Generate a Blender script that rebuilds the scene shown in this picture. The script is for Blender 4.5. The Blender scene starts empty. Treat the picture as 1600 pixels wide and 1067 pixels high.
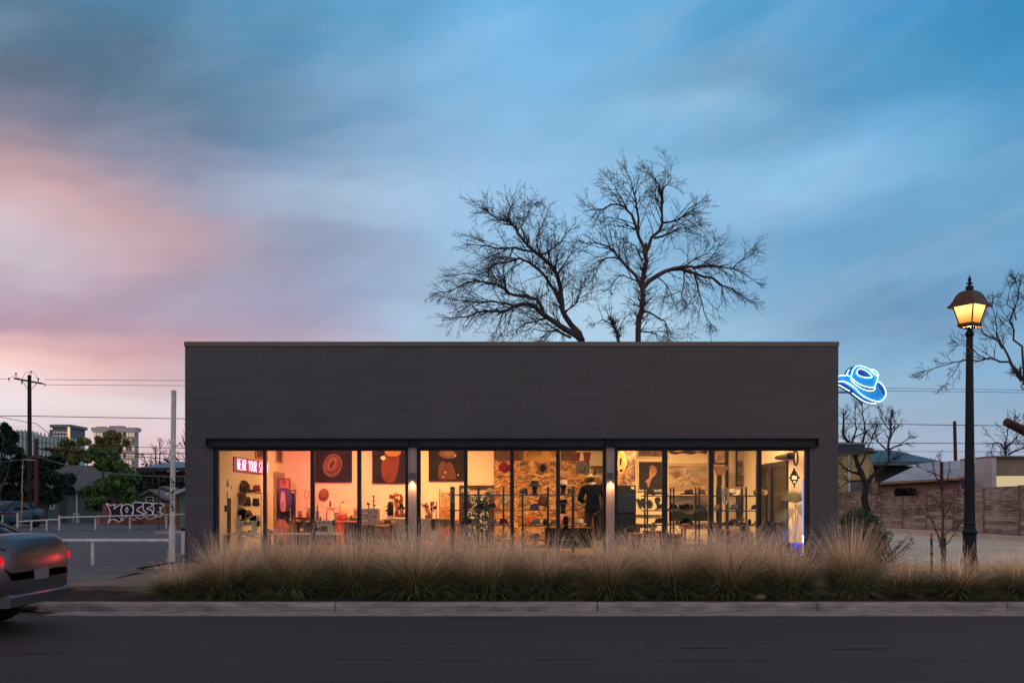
import bpy, math, random
import numpy as np
from mathutils import Vector, Matrix

SC = bpy.context.scene
COL = SC.collection
F, CX, HY, EYE = 1530.0, 800.0, 790.0, 1.35          # focal length in photo pixels, centre column, horizon row, eye height

# ------------------------------------------------------------------ camera
cam = bpy.data.cameras.new("camera")
camo = bpy.data.objects.new("camera", cam)
COL.objects.link(camo)
camo.location = (0, 0, EYE)
camo.rotation_euler = (math.radians(90), 0, 0)
cam.sensor_width = 36.0
cam.lens = F / 1600 * 36.0
cam.shift_y = (HY - 533.5) / 1600
cam.clip_start = 0.1
cam.clip_end = 3000
SC.camera = camo

SC.cycles.use_denoising = True
SC.cycles.max_bounces = 6
SC.cycles.diffuse_bounces = 3
SC.cycles.glossy_bounces = 3
SC.cycles.transmission_bounces = 4
SC.cycles.transparent_max_bounces = 12
SC.cycles.sample_clamp_indirect = 4.0
SC.cycles.caustics_reflective = False
SC.cycles.caustics_refractive = False
vs = SC.view_settings
vs.view_transform = 'Standard'
vs.look = 'None'
vs.exposure = 0.0
vs.gamma = 1.0

def lin(r, g, b):
    def f(c):
        c /= 255.0
        return c / 12.92 if c <= 0.04045 else ((c + 0.055) / 1.055) ** 2.4
    return (f(r), f(g), f(b), 1.0)

# ------------------------------------------------------------------ world: dusk sky, blue overhead, pink towards the sunset on the left
SKY = [
 (0,0,84,118,146),(200,0,84,130,162),(400,0,92,150,190),(600,0,102,165,208),(800,0,108,175,222),(1000,0,100,170,215),(1200,0,86,158,206),(1400,0,72,148,200),(1600,0,60,140,190),
 (0,110,98,114,136),(200,110,90,120,148),(400,110,98,142,176),(600,110,112,162,202),(800,110,124,180,222),(1000,110,118,175,215),(1200,110,94,156,198),(1400,110,84,155,200),(1600,110,72,150,198),
 (0,200,132,132,155),(200,200,108,124,150),(400,200,96,132,164),(600,200,118,160,198),(800,200,135,185,224),(1000,200,128,182,222),(1200,200,112,168,208),(1400,200,108,168,212),(1600,200,90,156,202),
 (0,275,195,160,168),(120,275,165,145,162),(300,275,135,140,168),(500,275,128,155,190),(700,275,142,182,218),(900,275,145,190,226),(1200,275,124,180,220),(1400,275,120,178,220),(1600,275,104,165,208),
 (0,320,205,185,198),(100,320,212,172,178),(250,320,180,158,175),(400,320,155,165,192),(600,320,155,182,212),(800,320,150,190,225),(1100,320,130,178,218),(1300,320,115,168,210),(1600,320,110,165,208),
 (0,370,206,190,204),(150,370,212,178,184),(280,370,194,162,172),(400,370,165,155,180),(560,370,140,158,188),(800,370,148,190,224),(1200,370,112,162,202),(1400,370,112,165,206),(1600,370,112,165,208),
 (0,410,208,190,200),(150,410,198,172,188),(300,410,180,156,172),(450,410,145,148,175),(560,410,132,148,178),(750,410,148,185,216),(1200,410,112,160,200),(1400,410,108,162,202),(1600,410,115,168,208),
 (0,455,182,158,178),(150,455,166,146,170),(300,455,160,144,168),(450,455,150,150,178),(600,455,145,168,200),(800,455,152,190,220),(1200,455,122,165,202),(1350,455,108,155,192),(1450,455,95,140,178),(1600,455,112,160,200),
 (0,510,165,138,158),(150,510,178,145,165),(300,510,168,150,172),(450,510,162,160,188),(700,510,165,190,218),(1000,510,165,200,228),(1200,510,145,188,220),(1400,510,112,150,185),(1600,510,120,168,205),
 (0,555,255,205,196),(100,555,240,185,182),(250,555,200,156,164),(400,555,180,160,180),(800,555,170,198,222),(1200,555,150,190,218),(1400,555,125,168,202),(1600,555,130,172,208),
 (0,600,246,226,226),(150,600,236,200,202),(270,600,205,178,188),(500,600,190,180,195),(800,600,180,200,220),(1350,600,145,182,210),(1600,600,138,175,205),
 (0,650,226,222,228),(150,650,236,226,226),(270,650,226,216,220),(600,650,200,200,215),(1000,650,175,195,215),(1350,650,155,182,206),(1500,650,150,175,202),(1600,650,145,175,202),
 (0,700,220,196,205),(150,700,225,192,200),(270,700,222,190,198),(600,700,205,190,205),(1000,700,185,190,210),(1350,700,165,182,204),(1500,700,170,178,202),(1600,700,160,180,205),
 (0,790,200,180,190),(270,790,205,180,188),(800,790,180,180,195),(1350,790,165,178,200),(1600,790,160,175,200)]
SKY += [(0,240,175,148,156),(0,262,202,160,158),(60,295,212,164,162),(150,318,208,164,166),(240,350,202,162,166),(310,385,210,166,168),(380,410,176,152,172),(0,300,206,186,196),(60,345,202,192,202),(130,375,204,184,194),(200,410,205,175,184),
 (0,400,200,194,200),(70,432,194,172,184),(0,432,178,158,174),(200,250,132,136,158),(300,300,138,150,176),(420,330,160,176,200),(560,310,172,194,216),(660,300,158,190,220),(540,235,120,152,184),(480,190,100,140,172),(700,240,140,180,216),(620,420,160,178,204),(520,390,132,144,172),
 (900,480,172,206,230),(980,520,176,210,234),(1100,520,160,200,226),(1080,430,136,184,218),(1000,330,140,190,228),(1150,300,140,190,226),(1300,280,138,188,224),(1220,380,118,168,206),(1330,360,108,160,200),(1250,440,136,180,212),(1450,410,124,174,212),(1300,500,118,156,192),(1500,470,88,136,176),(1420,465,98,146,182),(1100,110,118,166,200),(1200,100,98,154,196),(1050,160,150,196,228),(850,90,124,184,228),(940,60,112,174,218),(1560,330,112,170,210),(1500,250,120,178,214)]
SKYD = []
for (px, py, r, g, b) in SKY:
    u, v = (px - CX) / F, (HY - py) / F
    SKYD.append((math.atan(u), v / math.hypot(1, u), np.array(lin(r, g, b)[:3])))

def sky_at(az, t):
    """colour of the evening sky at azimuth az (0 = straight ahead) and tangent of elevation t"""
    base = {-180: (238, 228, 234), -110: (232, 208, 214), -60: (205, 168, 172), 60: (120, 155, 188), 110: (205, 208, 222)}  # sky out of view, made brighter to light the front wall and grass
    a = math.degrees(az)
    w, c = 0.0, np.zeros(3)
    for (sa, st, col) in SKYD:
        d2 = ((az - sa) / 0.038) ** 2 + ((t - st) / 0.015) ** 2
        k = math.exp(-min(d2, 60) * 0.5) + 0.03 / (1 + d2) ** 2
        w += k
        c += k * col
    c = c / w
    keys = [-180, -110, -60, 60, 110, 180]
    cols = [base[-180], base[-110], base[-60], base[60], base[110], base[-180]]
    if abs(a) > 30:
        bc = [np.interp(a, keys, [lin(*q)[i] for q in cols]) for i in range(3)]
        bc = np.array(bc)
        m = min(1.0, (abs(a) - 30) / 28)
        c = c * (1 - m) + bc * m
    return c

def build_world():
    w = bpy.data.worlds.new("World")
    SC.world = w
    w.use_nodes = True
    nt = w.node_tree
    N, L = nt.nodes, nt.links
    N.clear()
    out = N.new('ShaderNodeOutputWorld')
    bg = N.new('ShaderNodeBackground')
    L.new(bg.outputs[0], out.inputs[0])
    tc = N.new('ShaderNodeTexCoord')
    def vm(op, a, b=None):
        n = N.new('ShaderNodeVectorMath'); n.operation = op
        L.new(a, n.inputs[0]) if hasattr(a, 'is_linked') else setattr(n.inputs[0], 'default_value', a)
        if b is not None:
            L.new(b, n.inputs[1]) if hasattr(b, 'is_linked') else setattr(n.inputs[1], 'default_value', b)
        return n.outputs[0]
    def mt(op, a, b=None, c=None, clamp=False):
        n = N.new('ShaderNodeMath'); n.operation = op; n.use_clamp = clamp
        for i, q in enumerate((a, b, c)):
            if q is None: continue
            if hasattr(q, 'is_linked'): L.new(q, n.inputs[i])
            else: n.inputs[i].default_value = q
        return n.outputs[0]
    # gentle warp of the direction, stretched along the horizon like wind-drawn cloud
    st = vm('MULTIPLY', tc.outputs['Generated'], (1.0, 1.0, 2.2))
    nz = N.new('ShaderNodeTexNoise'); nz.inputs['Scale'].default_value = 3.5; nz.inputs['Detail'].default_value = 7; nz.inputs['Roughness'].default_value = 0.58
    L.new(st, nz.inputs['Vector'])
    wv = vm('MULTIPLY', vm('SUBTRACT', nz.outputs['Color'], (0.5, 0.5, 0.5)), (0.15, 0.15, 0.075))
    d = vm('ADD', tc.outputs['Generated'], wv)
    sp = N.new('ShaderNodeSeparateXYZ'); L.new(d, sp.inputs[0])
    x, y, z = sp.outputs
    az = mt('ARCTAN2', x, y)
    rad = mt('SQRT', mt('ADD', mt('MULTIPLY', x, x), mt('MULTIPLY', y, y)))
    te = mt('DIVIDE', z, mt('MAXIMUM', rad, 0.05))
    fac = mt('MULTIPLY_ADD', az, 1 / (2 * math.pi), 0.5)
    azs = [-180, -110, -70, -45] + [-33 + 3 * i for i in range(23)] + [45, 70, 110, 180]
    rows = [0.0, 0.045, 0.07, 0.09, 0.11, 0.13, 0.15, 0.17, 0.19, 0.21, 0.23, 0.25, 0.27, 0.29, 0.31, 0.335, 0.36, 0.40, 0.44, 0.48, 0.515]
    prev = None
    for ri, t in enumerate(rows):
        cr = N.new('ShaderNodeValToRGB')
        cr.color_ramp.interpolation = 'EASE' if False else 'LINEAR'
        els = cr.color_ramp.elements
        while len(els) > 1: els.remove(els[-1])
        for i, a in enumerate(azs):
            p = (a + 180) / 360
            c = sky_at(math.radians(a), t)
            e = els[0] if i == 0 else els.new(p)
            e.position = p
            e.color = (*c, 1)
        L.new(fac, cr.inputs[0])
        if prev is None:
            prev = cr.outputs[0]
        else:
            mr = N.new('ShaderNodeMapRange'); mr.interpolation_type = 'SMOOTHSTEP'
            mr.inputs['From Min'].default_value = rows[ri - 1]; mr.inputs['From Max'].default_value = t
            L.new(te, mr.inputs['Value'])
            mx = N.new('ShaderNodeMixRGB'); L.new(mr.outputs[0], mx.inputs[0]); L.new(prev, mx.inputs[1]); L.new(cr.outputs[0], mx.inputs[2])
            prev = mx.outputs[0]
    # overhead
    mr = N.new('ShaderNodeMapRange'); mr.interpolation_type = 'SMOOTHSTEP'
    mr.inputs['From Min'].default_value = 0.5; mr.inputs['From Max'].default_value = 2.0
    L.new(te, mr.inputs['Value'])
    mx = N.new('ShaderNodeMixRGB'); L.new(mr.outputs[0], mx.inputs[0]); L.new(prev, mx.inputs[1]); mx.inputs[2].default_value = lin(120, 132, 160)
    prev = mx.outputs[0]
    # cloud texture: soft streaks
    n2 = N.new('ShaderNodeTexNoise'); n2.inputs['Scale'].default_value = 5.0; n2.inputs['Detail'].default_value = 8; n2.inputs['Roughness'].default_value = 0.55
    rot = N.new('ShaderNodeVectorRotate'); rot.rotation_type = 'Y_AXIS'; rot.inputs['Angle'].default_value = 0.35
    L.new(tc.outputs['Generated'], rot.inputs['Vector'])
    L.new(vm('MULTIPLY', rot.outputs[0], (1.0, 1.0, 3.2)), n2.inputs['Vector'])
    n3 = N.new('ShaderNodeTexNoise'); n3.inputs['Scale'].default_value = 2.2; n3.inputs['Detail'].default_value = 4
    L.new(vm('MULTIPLY', tc.outputs['Generated'], (1.0, 1.0, 2.5)), n3.inputs['Vector'])
    k = mt('MULTIPLY_ADD', mt('SUBTRACT', n2.outputs['Fac'], 0.5), 0.46, 1.0)
    k = mt('MULTIPLY', k, mt('MULTIPLY_ADD', mt('SUBTRACT', n3.outputs['Fac'], 0.5), 0.30, 1.0))
    n4 = N.new('ShaderNodeTexNoise'); n4.inputs['Scale'].default_value = 3.4; n4.inputs['Detail'].default_value = 7; n4.inputs['Roughness'].default_value = 0.6; n4.inputs['Distortion'].default_value = 0.4
    L.new(vm('MULTIPLY', rot.outputs[0], (1.0, 1.3, 4.0)), n4.inputs['Vector'])
    m4 = N.new('ShaderNodeMapRange'); m4.inputs['From Min'].default_value = 0.5; m4.inputs['From Max'].default_value = 0.72; m4.inputs['To Max'].default_value = 0.20
    L.new(n4.outputs['Fac'], m4.inputs['Value'])
    wm = N.new('ShaderNodeMixRGB'); L.new(m4.outputs[0], wm.inputs[0]); L.new(prev, wm.inputs[1]); wm.inputs[2].default_value = lin(178, 196, 216)
    prev = wm.outputs[0]
    cl = N.new('ShaderNodeVectorMath'); cl.operation = 'SCALE'
    L.new(prev, cl.inputs[0]); L.new(k, cl.inputs['Scale'])
    # a thin share of clear-sky light
    sky = N.new('ShaderNodeTexSky'); sky.sky_type = 'NISHITA'; sky.sun_disc = False
    sky.sun_elevation = math.radians(2.0); sky.sun_rotation = math.radians(-55)
    sk = N.new('ShaderNodeVectorMath'); sk.operation = 'SCALE'; sk.inputs['Scale'].default_value = 0.004
    L.new(sky.outputs[0], sk.inputs[0])
    L.new(vm('ADD', cl.outputs[0], sk.outputs[0]), bg.inputs['Color'])
    bg.inputs['Strength'].default_value = 1.0
    w.cycles.sampling_method = 'MANUAL'
    w.cycles.sample_map_resolution = 512
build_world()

# the sun is already under the horizon: only a faint broad pink glow from the left behind the shop
sl = bpy.data.lights.new("sun", 'SUN')
sl.energy = 0.12
sl.angle = math.radians(25)
sl.color = (1.0, 0.62, 0.55)
so = bpy.data.objects.new("sun", sl)
COL.objects.link(so)
so.rotation_euler = (math.radians(80), 0, math.radians(55 + 180))
def aim(o, target):
    o.rotation_euler = (Vector(target) - o.location).to_track_quat('-Z', 'Y').to_euler()
so.location = (-60, 40, 12)
aim(so, (0, 0, 2))

# ------------------------------------------------------------------ helpers
def P(px, py, Y):
    """point of the real place seen at photo pixel px, py at distance Y"""
    return Vector(((px - CX) / F * Y, Y, EYE - (py - HY) / F * Y))
def PX(px, Y): return (px - CX) / F * Y
def PZ(py, Y): return EYE - (py - HY) / F * Y

MATS = {}
def mat(name, col, rough=0.6, metal=0.0, var=0.12, scale=4.0, bump=0.0, bscale=None, stretch=None, col2=None, island=0.0, spec=None):
    if name in MATS: return MATS[name]
    m = bpy.data.materials.new(name)
    m.use_nodes = True
    nt = m.node_tree; N, L = nt.nodes, nt.links
    b = N['Principled BSDF']
    b.inputs['Roughness'].default_value = rough
    b.inputs['Metallic'].default_value = metal
    if spec is None and rough >= 0.6: spec = 0.2
    if spec is not None: b.inputs['Specular IOR Level'].default_value = spec
    tc = N.new('ShaderNodeTexCoord')
    vec = tc.outputs['Object']
    if stretch:
        mp = N.new('ShaderNodeMapping'); mp.inputs['Scale'].default_value = stretch
        L.new(vec, mp.inputs[0]); vec = mp.outputs[0]
    nz = N.new('ShaderNodeTexNoise'); nz.inputs['Scale'].default_value = scale; nz.inputs['Detail'].default_value = 6
    L.new(vec, nz.inputs['Vector'])
    mr = N.new('ShaderNodeMapRange'); mr.inputs['From Min'].default_value = 0.3; mr.inputs['From Max'].default_value = 0.7
    L.new(nz.outputs['Fac'], mr.inputs['Value'])
    mx = N.new('ShaderNodeMixRGB')
    L.new(mr.outputs[0], mx.inputs[0])
    c = np.array(col[:3])
    c2 = np.array(col2[:3]) if col2 is not None else np.clip(c * (1 + var), 0, 1)
    c1 = c if col2 is not None else c * (1 - var)
    mx.inputs[1].default_value = (*c1, 1); mx.inputs[2].default_value = (*c2, 1)
    outc = mx.outputs[0]
    if island:
        g = N.new('ShaderNodeNewGeometry')
        m2 = N.new('ShaderNodeMapRange'); m2.inputs['To Min'].default_value = 1 - island; m2.inputs['To Max'].default_value = 1 + island
        L.new(g.outputs['Random Per Island'], m2.inputs['Value'])
        s = N.new('ShaderNodeVectorMath'); s.operation = 'SCALE'
        L.new(outc, s.inputs[0]); L.new(m2.outputs[0], s.inputs['Scale']); outc = s.outputs[0]
    L.new(outc, b.inputs['Base Color'])
    if bump:
        nb = N.new('ShaderNodeTexNoise'); nb.inputs['Scale'].default_value = bscale or scale * 6; nb.inputs['Detail'].default_value = 4
        L.new(vec, nb.inputs['Vector'])
        bp = N.new('ShaderNodeBump'); bp.inputs['Strength'].default_value = bump; bp.inputs['Distance'].default_value = 0.02
        L.new(nb.outputs['Fac'], bp.inputs['Height']); L.new(bp.outputs[0], b.inputs['Normal'])
    MATS[name] = m
    return m

def emit(name, col, strength):
    if name in MATS: return MATS[name]
    m = bpy.data.materials.new(name); m.use_nodes = True
    nt = m.node_tree; N, L = nt.nodes, nt.links
    N.clear()
    o = N.new('ShaderNodeOutputMaterial'); e = N.new('ShaderNodeEmission')
    e.inputs[0].default_value = (*col[:3], 1); e.inputs[1].default_value = strength
    L.new(e.outputs[0], o.inputs[0])
    MATS[name] = m
    return m

def glass(name, tint=(0.93, 0.95, 0.95), gloss=0.14, ior=1.5):
    """thin clear window glass: lets light through, mirrors at grazing angles"""
    if name in MATS: return MATS[name]
    m = bpy.data.materials.new(name); m.use_nodes = True
    nt = m.node_tree; N, L = nt.nodes, nt.links
    N.clear()
    o = N.new('ShaderNodeOutputMaterial')
    t = N.new('ShaderNodeBsdfTransparent'); t.inputs[0].default_value = (*tint, 1)
    g = N.new('ShaderNodeBsdfGlossy'); g.inputs['Roughness'].default_value = 0.02
    fr = N.new('ShaderNodeFresnel'); fr.inputs[0].default_value = ior
    mx = N.new('ShaderNodeMixShader')
    k = N.new('ShaderNodeMath'); k.operation = 'MULTIPLY'; k.inputs[1].default_value = gloss
    L.new(fr.outputs[0], k.inputs[0]); L.new(k.outputs[0], mx.inputs[0]); L.new(t.outputs[0], mx.inputs[1]); L.new(g.outputs[0], mx.inputs[2])
    L.new(mx.outputs[0], o.inputs[0])
    MATS[name] = m
    return m

class MB:
    def __init__(s): s.v = []; s.f = []; s.sm = []
    def add(s, verts, faces, smooth=False):
        o = len(s.v)
        s.v += [tuple(p) for p in verts]
        s.f += [tuple(i + o for i in f) for f in faces]
        s.sm += [smooth] * len(faces)
        return s
    def box(s, x0, x1, y0, y1, z0, z1):
        x0, x1 = min(x0, x1), max(x0, x1); y0, y1 = min(y0, y1), max(y0, y1); z0, z1 = min(z0, z1), max(z0, z1)
        v = [(x0,y0,z0),(x1,y0,z0),(x1,y1,z0),(x0,y1,z0),(x0,y0,z1),(x1,y0,z1),(x1,y1,z1),(x0,y1,z1)]
        return s.add(v, [(0,3,2,1),(4,5,6,7),(0,1,5,4),(1,2,6,5),(2,3,7,6),(3,0,4,7)])
    def bev(s, x0, x1, y0, y1, z0, z1, b=0.01):
        """box with chamfered vertical and top edges"""
        x0, x1 = min(x0, x1), max(x0, x1); y0, y1 = min(y0, y1), max(y0, y1); z0, z1 = min(z0, z1), max(z0, z1)
        def ring(d, z, e):
            return [(x0+e+d,y0+e,z),(x1-e-d,y0+e,z),(x1-e,y0+e+d,z),(x1-e,y1-e-d,z),(x1-e-d,y1-e,z),(x0+e+d,y1-e,z),(x0+e,y1-e-d,z),(x0+e,y0+e+d,z)]
        v = ring(b, z0, 0) + ring(b, z1 - b, 0) + ring(b, z1, b)
        f = [tuple(range(7, -1, -1)), tuple(range(16, 24))]
        for r in (0, 8):
            f += [(r+i, r+(i+1) % 8, r+8+(i+1) % 8, r+8+i) for i in range(8)]
        return s.add(v, f)
    def tube(s, pts, r, n=8, caps=True, smooth=True):
        pts = [Vector(p) for p in pts]
        if not isinstance(r, (list, tuple)): r = [r] * len(pts)
        rings = []
        ref = None
        for i, p in enumerate(pts):
            a = pts[max(i-1, 0)]; b = pts[min(i+1, len(pts)-1)]
            t = (b - a)
            if t.length < 1e-9: t = Vector((0, 0, 1))
            t.normalize()
            if ref is None: ref = Vector((0, 0, 1)) if abs(t.z) < 0.9 else Vector((1, 0, 0))
            u = (ref - t * ref.dot(t))
            if u.length < 1e-6: u = t.orthogonal()
            u.normalize(); w = t.cross(u); ref = u
            rings.append([p + (u * math.cos(2*math.pi*k/n) + w * math.sin(2*math.pi*k/n)) * r[i] for k in range(n)])
        v = [q for R_ in rings for q in R_]
        f = []
        for i in range(len(pts)-1):
            for k in range(n):
                k2 = (k+1) % n
                f.append((i*n+k, i*n+k2, (i+1)*n+k2, (i+1)*n+k))
        s.add(v, f, smooth)
        if caps:
            s.add(rings[0][::-1], [tuple(range(n))]); s.add(rings[-1], [tuple(range(n))])
        return s
    def lathe(s, prof, c=(0, 0, 0), n=20, smooth=True, sx=1.0, sy=1.0):
        v = []; f = []
        for (r, z) in prof:
            for k in range(n):
                a = 2*math.pi*k/n
                v.append((c[0]+math.cos(a)*r*sx, c[1]+math.sin(a)*r*sy, c[2]+z))
        for i in range(len(prof)-1):
            for k in range(n):
                k2 = (k+1) % n
                f.append((i*n+k, i*n+k2, (i+1)*n+k2, (i+1)*n+k))
        f2 = []
        if prof[0][0] > 1e-6: f2.append(tuple(range(n-1, -1, -1)))
        if prof[-1][0] > 1e-6: f2.append(tuple(range((len(prof)-1)*n, len(prof)*n)))
        s.add(v, f + f2, smooth)
        return s
    def prism(s, poly, y0, y1):
        """polygon of (x, z) points given a thickness from y0 to y1"""
        n = len(poly)
        v = [(x, y0, z) for x, z in poly] + [(x, y1, z) for x, z in poly]
        f = [tuple(range(n)), tuple(range(2*n-1, n-1, -1))] + [(i, i+n, (i+1) % n+n, (i+1) % n) for i in range(n)]
        return s.add(v, f)
    def prism_x(s, poly, x0, x1):
        """polygon of (y, z) points given a thickness from x0 to x1"""
        n = len(poly)
        v = [(x0, y, z) for y, z in poly] + [(x1, y, z) for y, z in poly]
        f = [tuple(range(n-1, -1, -1)), tuple(range(n, 2*n))] + [(i, (i+1) % n, (i+1) % n+n, i+n) for i in range(n)]
        return s.add(v, f)
    def ball(s, c, r, n=12, m=8):
        prof = [(math.sin(math.pi*i/m), -math.cos(math.pi*i/m)) for i in range(m+1)]
        rx, ry, rz = r if isinstance(r, (tuple, list)) else (r, r, r)
        v = []; f = []
        for (q, z) in prof:
            for k in range(n):
                a = 2*math.pi*k/n
                v.append((c[0]+math.cos(a)*q*rx, c[1]+math.sin(a)*q*ry, c[2]+z*rz))
        for i in range(m):
            for k in range(n):
                k2 = (k+1) % n
                f.append((i*n+k, i*n+k2, (i+1)*n+k2, (i+1)*n+k))
        return s.add(v, f, True)
    def xf(s, M_):
        s.v = [tuple(M_ @ Vector(p)) for p in s.v]
        return s
    def mesh(s, name, off=(0, 0, 0)):
        me = bpy.data.meshes.new(name)
        ox, oy, oz = off
        me.from_pydata([(x-ox, y-oy, z-oz) for x, y, z in s.v], [], s.f)
        me.polygons.foreach_set('use_smooth', s.sm)
        me.update()
        return me

def tag(o, label=None, cat=None, group=None, kind=None):
    if label: o['label'] = label
    if cat: o['category'] = cat
    if group: o['group'] = group
    if kind: o['kind'] = kind
    return o

def single(name, mb, m, label, cat, group=None, loc=None, kind=None):
    """a thing that is one mesh"""
    if loc is None:
        a = np.array(mb.v); lo, hi = a.min(0), a.max(0)
        loc = ((lo[0]+hi[0])/2, (lo[1]+hi[1])/2, lo[2])
    o = bpy.data.objects.new(name, mb.mesh(name, loc))
    o.location = loc
    o.data.materials.append(m)
    COL.objects.link(o)
    return tag(o, label, cat, group, kind)

def struct(name, mb, m, kind='structure'):
    o = bpy.data.objects.new(name, mb.mesh(name))
    o.data.materials.append(m)
    COL.objects.link(o)
    o['kind'] = kind
    return o

class Thing:
    def __init__(s, name, label, cat, loc, group=None, rz=0):
        s.o = bpy.data.objects.new(name, None)
        s.loc = Vector(loc); s.o.location = loc; s.o.rotation_euler = (0, 0, rz)
        s.o.empty_display_size = 0.1
        COL.objects.link(s.o)
        tag(s.o, label, cat, group)
        s.rz = rz
    def part(s, name, mb, m, parent=None, local=False, label=None):
        """mb holds world points (or local ones); parent may be a part, making this a sub-part"""
        o = bpy.data.objects.new(name, mb.mesh(name, (0, 0, 0) if local else s.loc))
        o.data.materials.append(m)
        COL.objects.link(o)
        o.parent = parent or s.o
        if label: o['label'] = label
        return o

def copy_tree(o, parent=None):
    c = o.copy(); COL.objects.link(c)
    if parent is not None: c.parent = parent
    for ch in list(o.children): copy_tree(ch, c)
    return c

def text_mesh(body, size, extrude=0.004, offset=0.0, align='CENTER', spacing=1.0):
    cu = bpy.data.curves.new('txt', 'FONT')
    cu.body = body; cu.size = size; cu.extrude = extrude; cu.offset = offset
    cu.align_x = align; cu.align_y = 'CENTER'; cu.space_character = spacing
    ob = bpy.data.objects.new('txt', cu); COL.objects.link(ob)
    dg = bpy.context.evaluated_depsgraph_get()
    me = bpy.data.meshes.new_from_object(ob.evaluated_get(dg))
    mb = MB()
    mb.v = [tuple(v.co) for v in me.vertices]; mb.f = [tuple(p.vertices) for p in me.polygons]; mb.sm = [False]*len(mb.f)
    bpy.data.objects.remove(ob); bpy.data.meshes.remove(me)
    return mb

# common materials
M_steel = mat('dark_steel_paint', (0.008, 0.017, 0.030), 0.5, 0.0, 0.15, 3, spec=0.25)
M_black = mat('black_satin', (0.009, 0.010, 0.013), 0.5, 0.0, 0.2, 6, spec=0.2)
M_wood = mat('plain_wood', (0.36, 0.20, 0.10), 0.6, 0, 0.25, 3, stretch=(1, 1, 9))
M_darkwood = mat('dark_wood', (0.05, 0.028, 0.018), 0.55, 0, 0.3, 3, stretch=(1, 1, 9))
M_white = mat('white_paint', (0.62, 0.62, 0.62), 0.5, 0, 0.1, 5)
M_felt = {}
def felt(name, col): return mat('felt_' + name, col, 0.95, 0, 0.12, 25, bump=0.2, bscale=180)
# ------------------------------------------------------------------ ground, road, kerb, beds, lots
def asphalt(name, base, lo, rough=0.85, tracks=False):
    m = bpy.data.materials.new(name); m.use_nodes = True
    nt = m.node_tree; N, L = nt.nodes, nt.links
    b = N['Principled BSDF']; b.inputs['Roughness'].default_value = rough
    tc = N.new('ShaderNodeTexCoord')
    def noise(sc, det, st=(1, 1, 1)):
        mp = N.new('ShaderNodeMapping'); mp.inputs['Scale'].default_value = st
        L.new(tc.outputs['Object'], mp.inputs[0])
        n = N.new('ShaderNodeTexNoise'); n.inputs['Scale'].default_value = sc; n.inputs['Detail'].default_value = det
        L.new(mp.outputs[0], n.inputs['Vector']); return n.outputs['Fac']
    def mr(v, a, b_, c, d):
        n = N.new('ShaderNodeMapRange'); n.inputs['From Min'].default_value = a; n.inputs['From Max'].default_value = b_
        n.inputs['To Min'].default_value = c; n.inputs['To Max'].default_value = d
        L.new(v, n.inputs['Value']); return n.outputs[0]
    big = noise(0.5, 5, (0.25, 2.2, 1)); fine = noise(38, 5); mid = noise(5, 6, (0.3, 1.6, 1)); spot = noise(1.2, 2, (0.5, 3.5, 1))
    mx = N.new('ShaderNodeMixRGB'); L.new(mr(big, 0.3, 0.7, 0, 1), mx.inputs[0]); mx.inputs[1].default_value = (*lo, 1); mx.inputs[2].default_value = (*base, 1)
    k = N.new('ShaderNodeMath'); k.operation = 'MULTIPLY'
    L.new(mr(fine, 0.3, 0.7, 0.45, 1.7), k.inputs[0]); L.new(mr(mid, 0.3, 0.7, 0.68, 1.32), k.inputs[1])
    k2 = N.new('ShaderNodeMath'); k2.operation = 'MULTIPLY'
    L.new(k.outputs[0], k2.inputs[0]); L.new(mr(spot, 0.62, 0.70, 1.0, 0.5), k2.inputs[1])
    s = N.new('ShaderNodeVectorMath'); s.operation = 'SCALE'; L.new(mx.outputs[0], s.inputs[0]); L.new(k2.outputs[0], s.inputs['Scale'])
    L.new(s.outputs[0], b.inputs['Base Color'])
    bp = N.new('ShaderNodeBump'); bp.inputs['Strength'].default_value = 0.5; bp.inputs['Distance'].default_value = 0.01
    L.new(fine, bp.inputs['Height']); L.new(bp.outputs[0], b.inputs['Normal'])
    return m
M_road = asphalt('road_asphalt', (0.024, 0.015, 0.0125), (0.0125, 0.0085, 0.0075))
M_lot = asphalt('lot_asphalt', (0.085, 0.09, 0.098), (0.055, 0.06, 0.066))
M_conc = mat('kerb_concrete', (0.15, 0.13, 0.125), 0.85, 0, 0.30, 3.4, bump=0.3, bscale=60, stretch=(1, 3, 3), col2=(0.34, 0.30, 0.28))
M_lotc = mat('pale_concrete', (0.72, 0.56, 0.38), 0.8, 0, 0.16, 0.6, bump=0.2, bscale=40)
M_walk = mat('sidewalk_concrete', (0.15, 0.12, 0.10), 0.85, 0, 0.2, 1.2, bump=0.3, bscale=50)
M_soil = mat('mulch', (0.030, 0.020, 0.014), 0.95, 0, 0.5, 9, bump=1.0, bscale=60)

def sheet(x0, x1, y0, y1, z): return MB().add([(x0,y0,z),(x1,y0,z),(x1,y1,z),(x0,y1,z)], [(0,1,2,3)])
# the ground in one sheet to the horizon
struct('ground', sheet(-1500, 1500, -200, 2500, -0.03), mat('earth', (0.05, 0.048, 0.04), 0.95, 0, 0.3, 0.05))
struct('road', sheet(-90, 90, -8, 12.0, 0.0), M_road)
# gutter pan (slightly dished) and kerb, with a rounded return into the driveway on the west end
kx = -5.75
g = MB()
g.box(kx, 90, 12.0, 12.5, -0.02, 0.006)
struct('gutter', g, M_conc)
k = MB()
xs = [kx + 0.02]
segs = [-2.26, 1.09, 3.90, 6.33, 9.4, 12.4, 16, 22, 30, 45, 90]
prev = kx + 0.25
for xe in segs:
    a, b_ = prev + 0.006, xe - 0.006
    # rounded nose profile in y, z
    prof = [(12.5,-0.02),(12.5,0.075),(12.512,0.098),(12.535,0.112),(12.65,0.115),(12.65,-0.02)]
    k.prism_x(prof, a, b_)
    prev = xe
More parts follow.
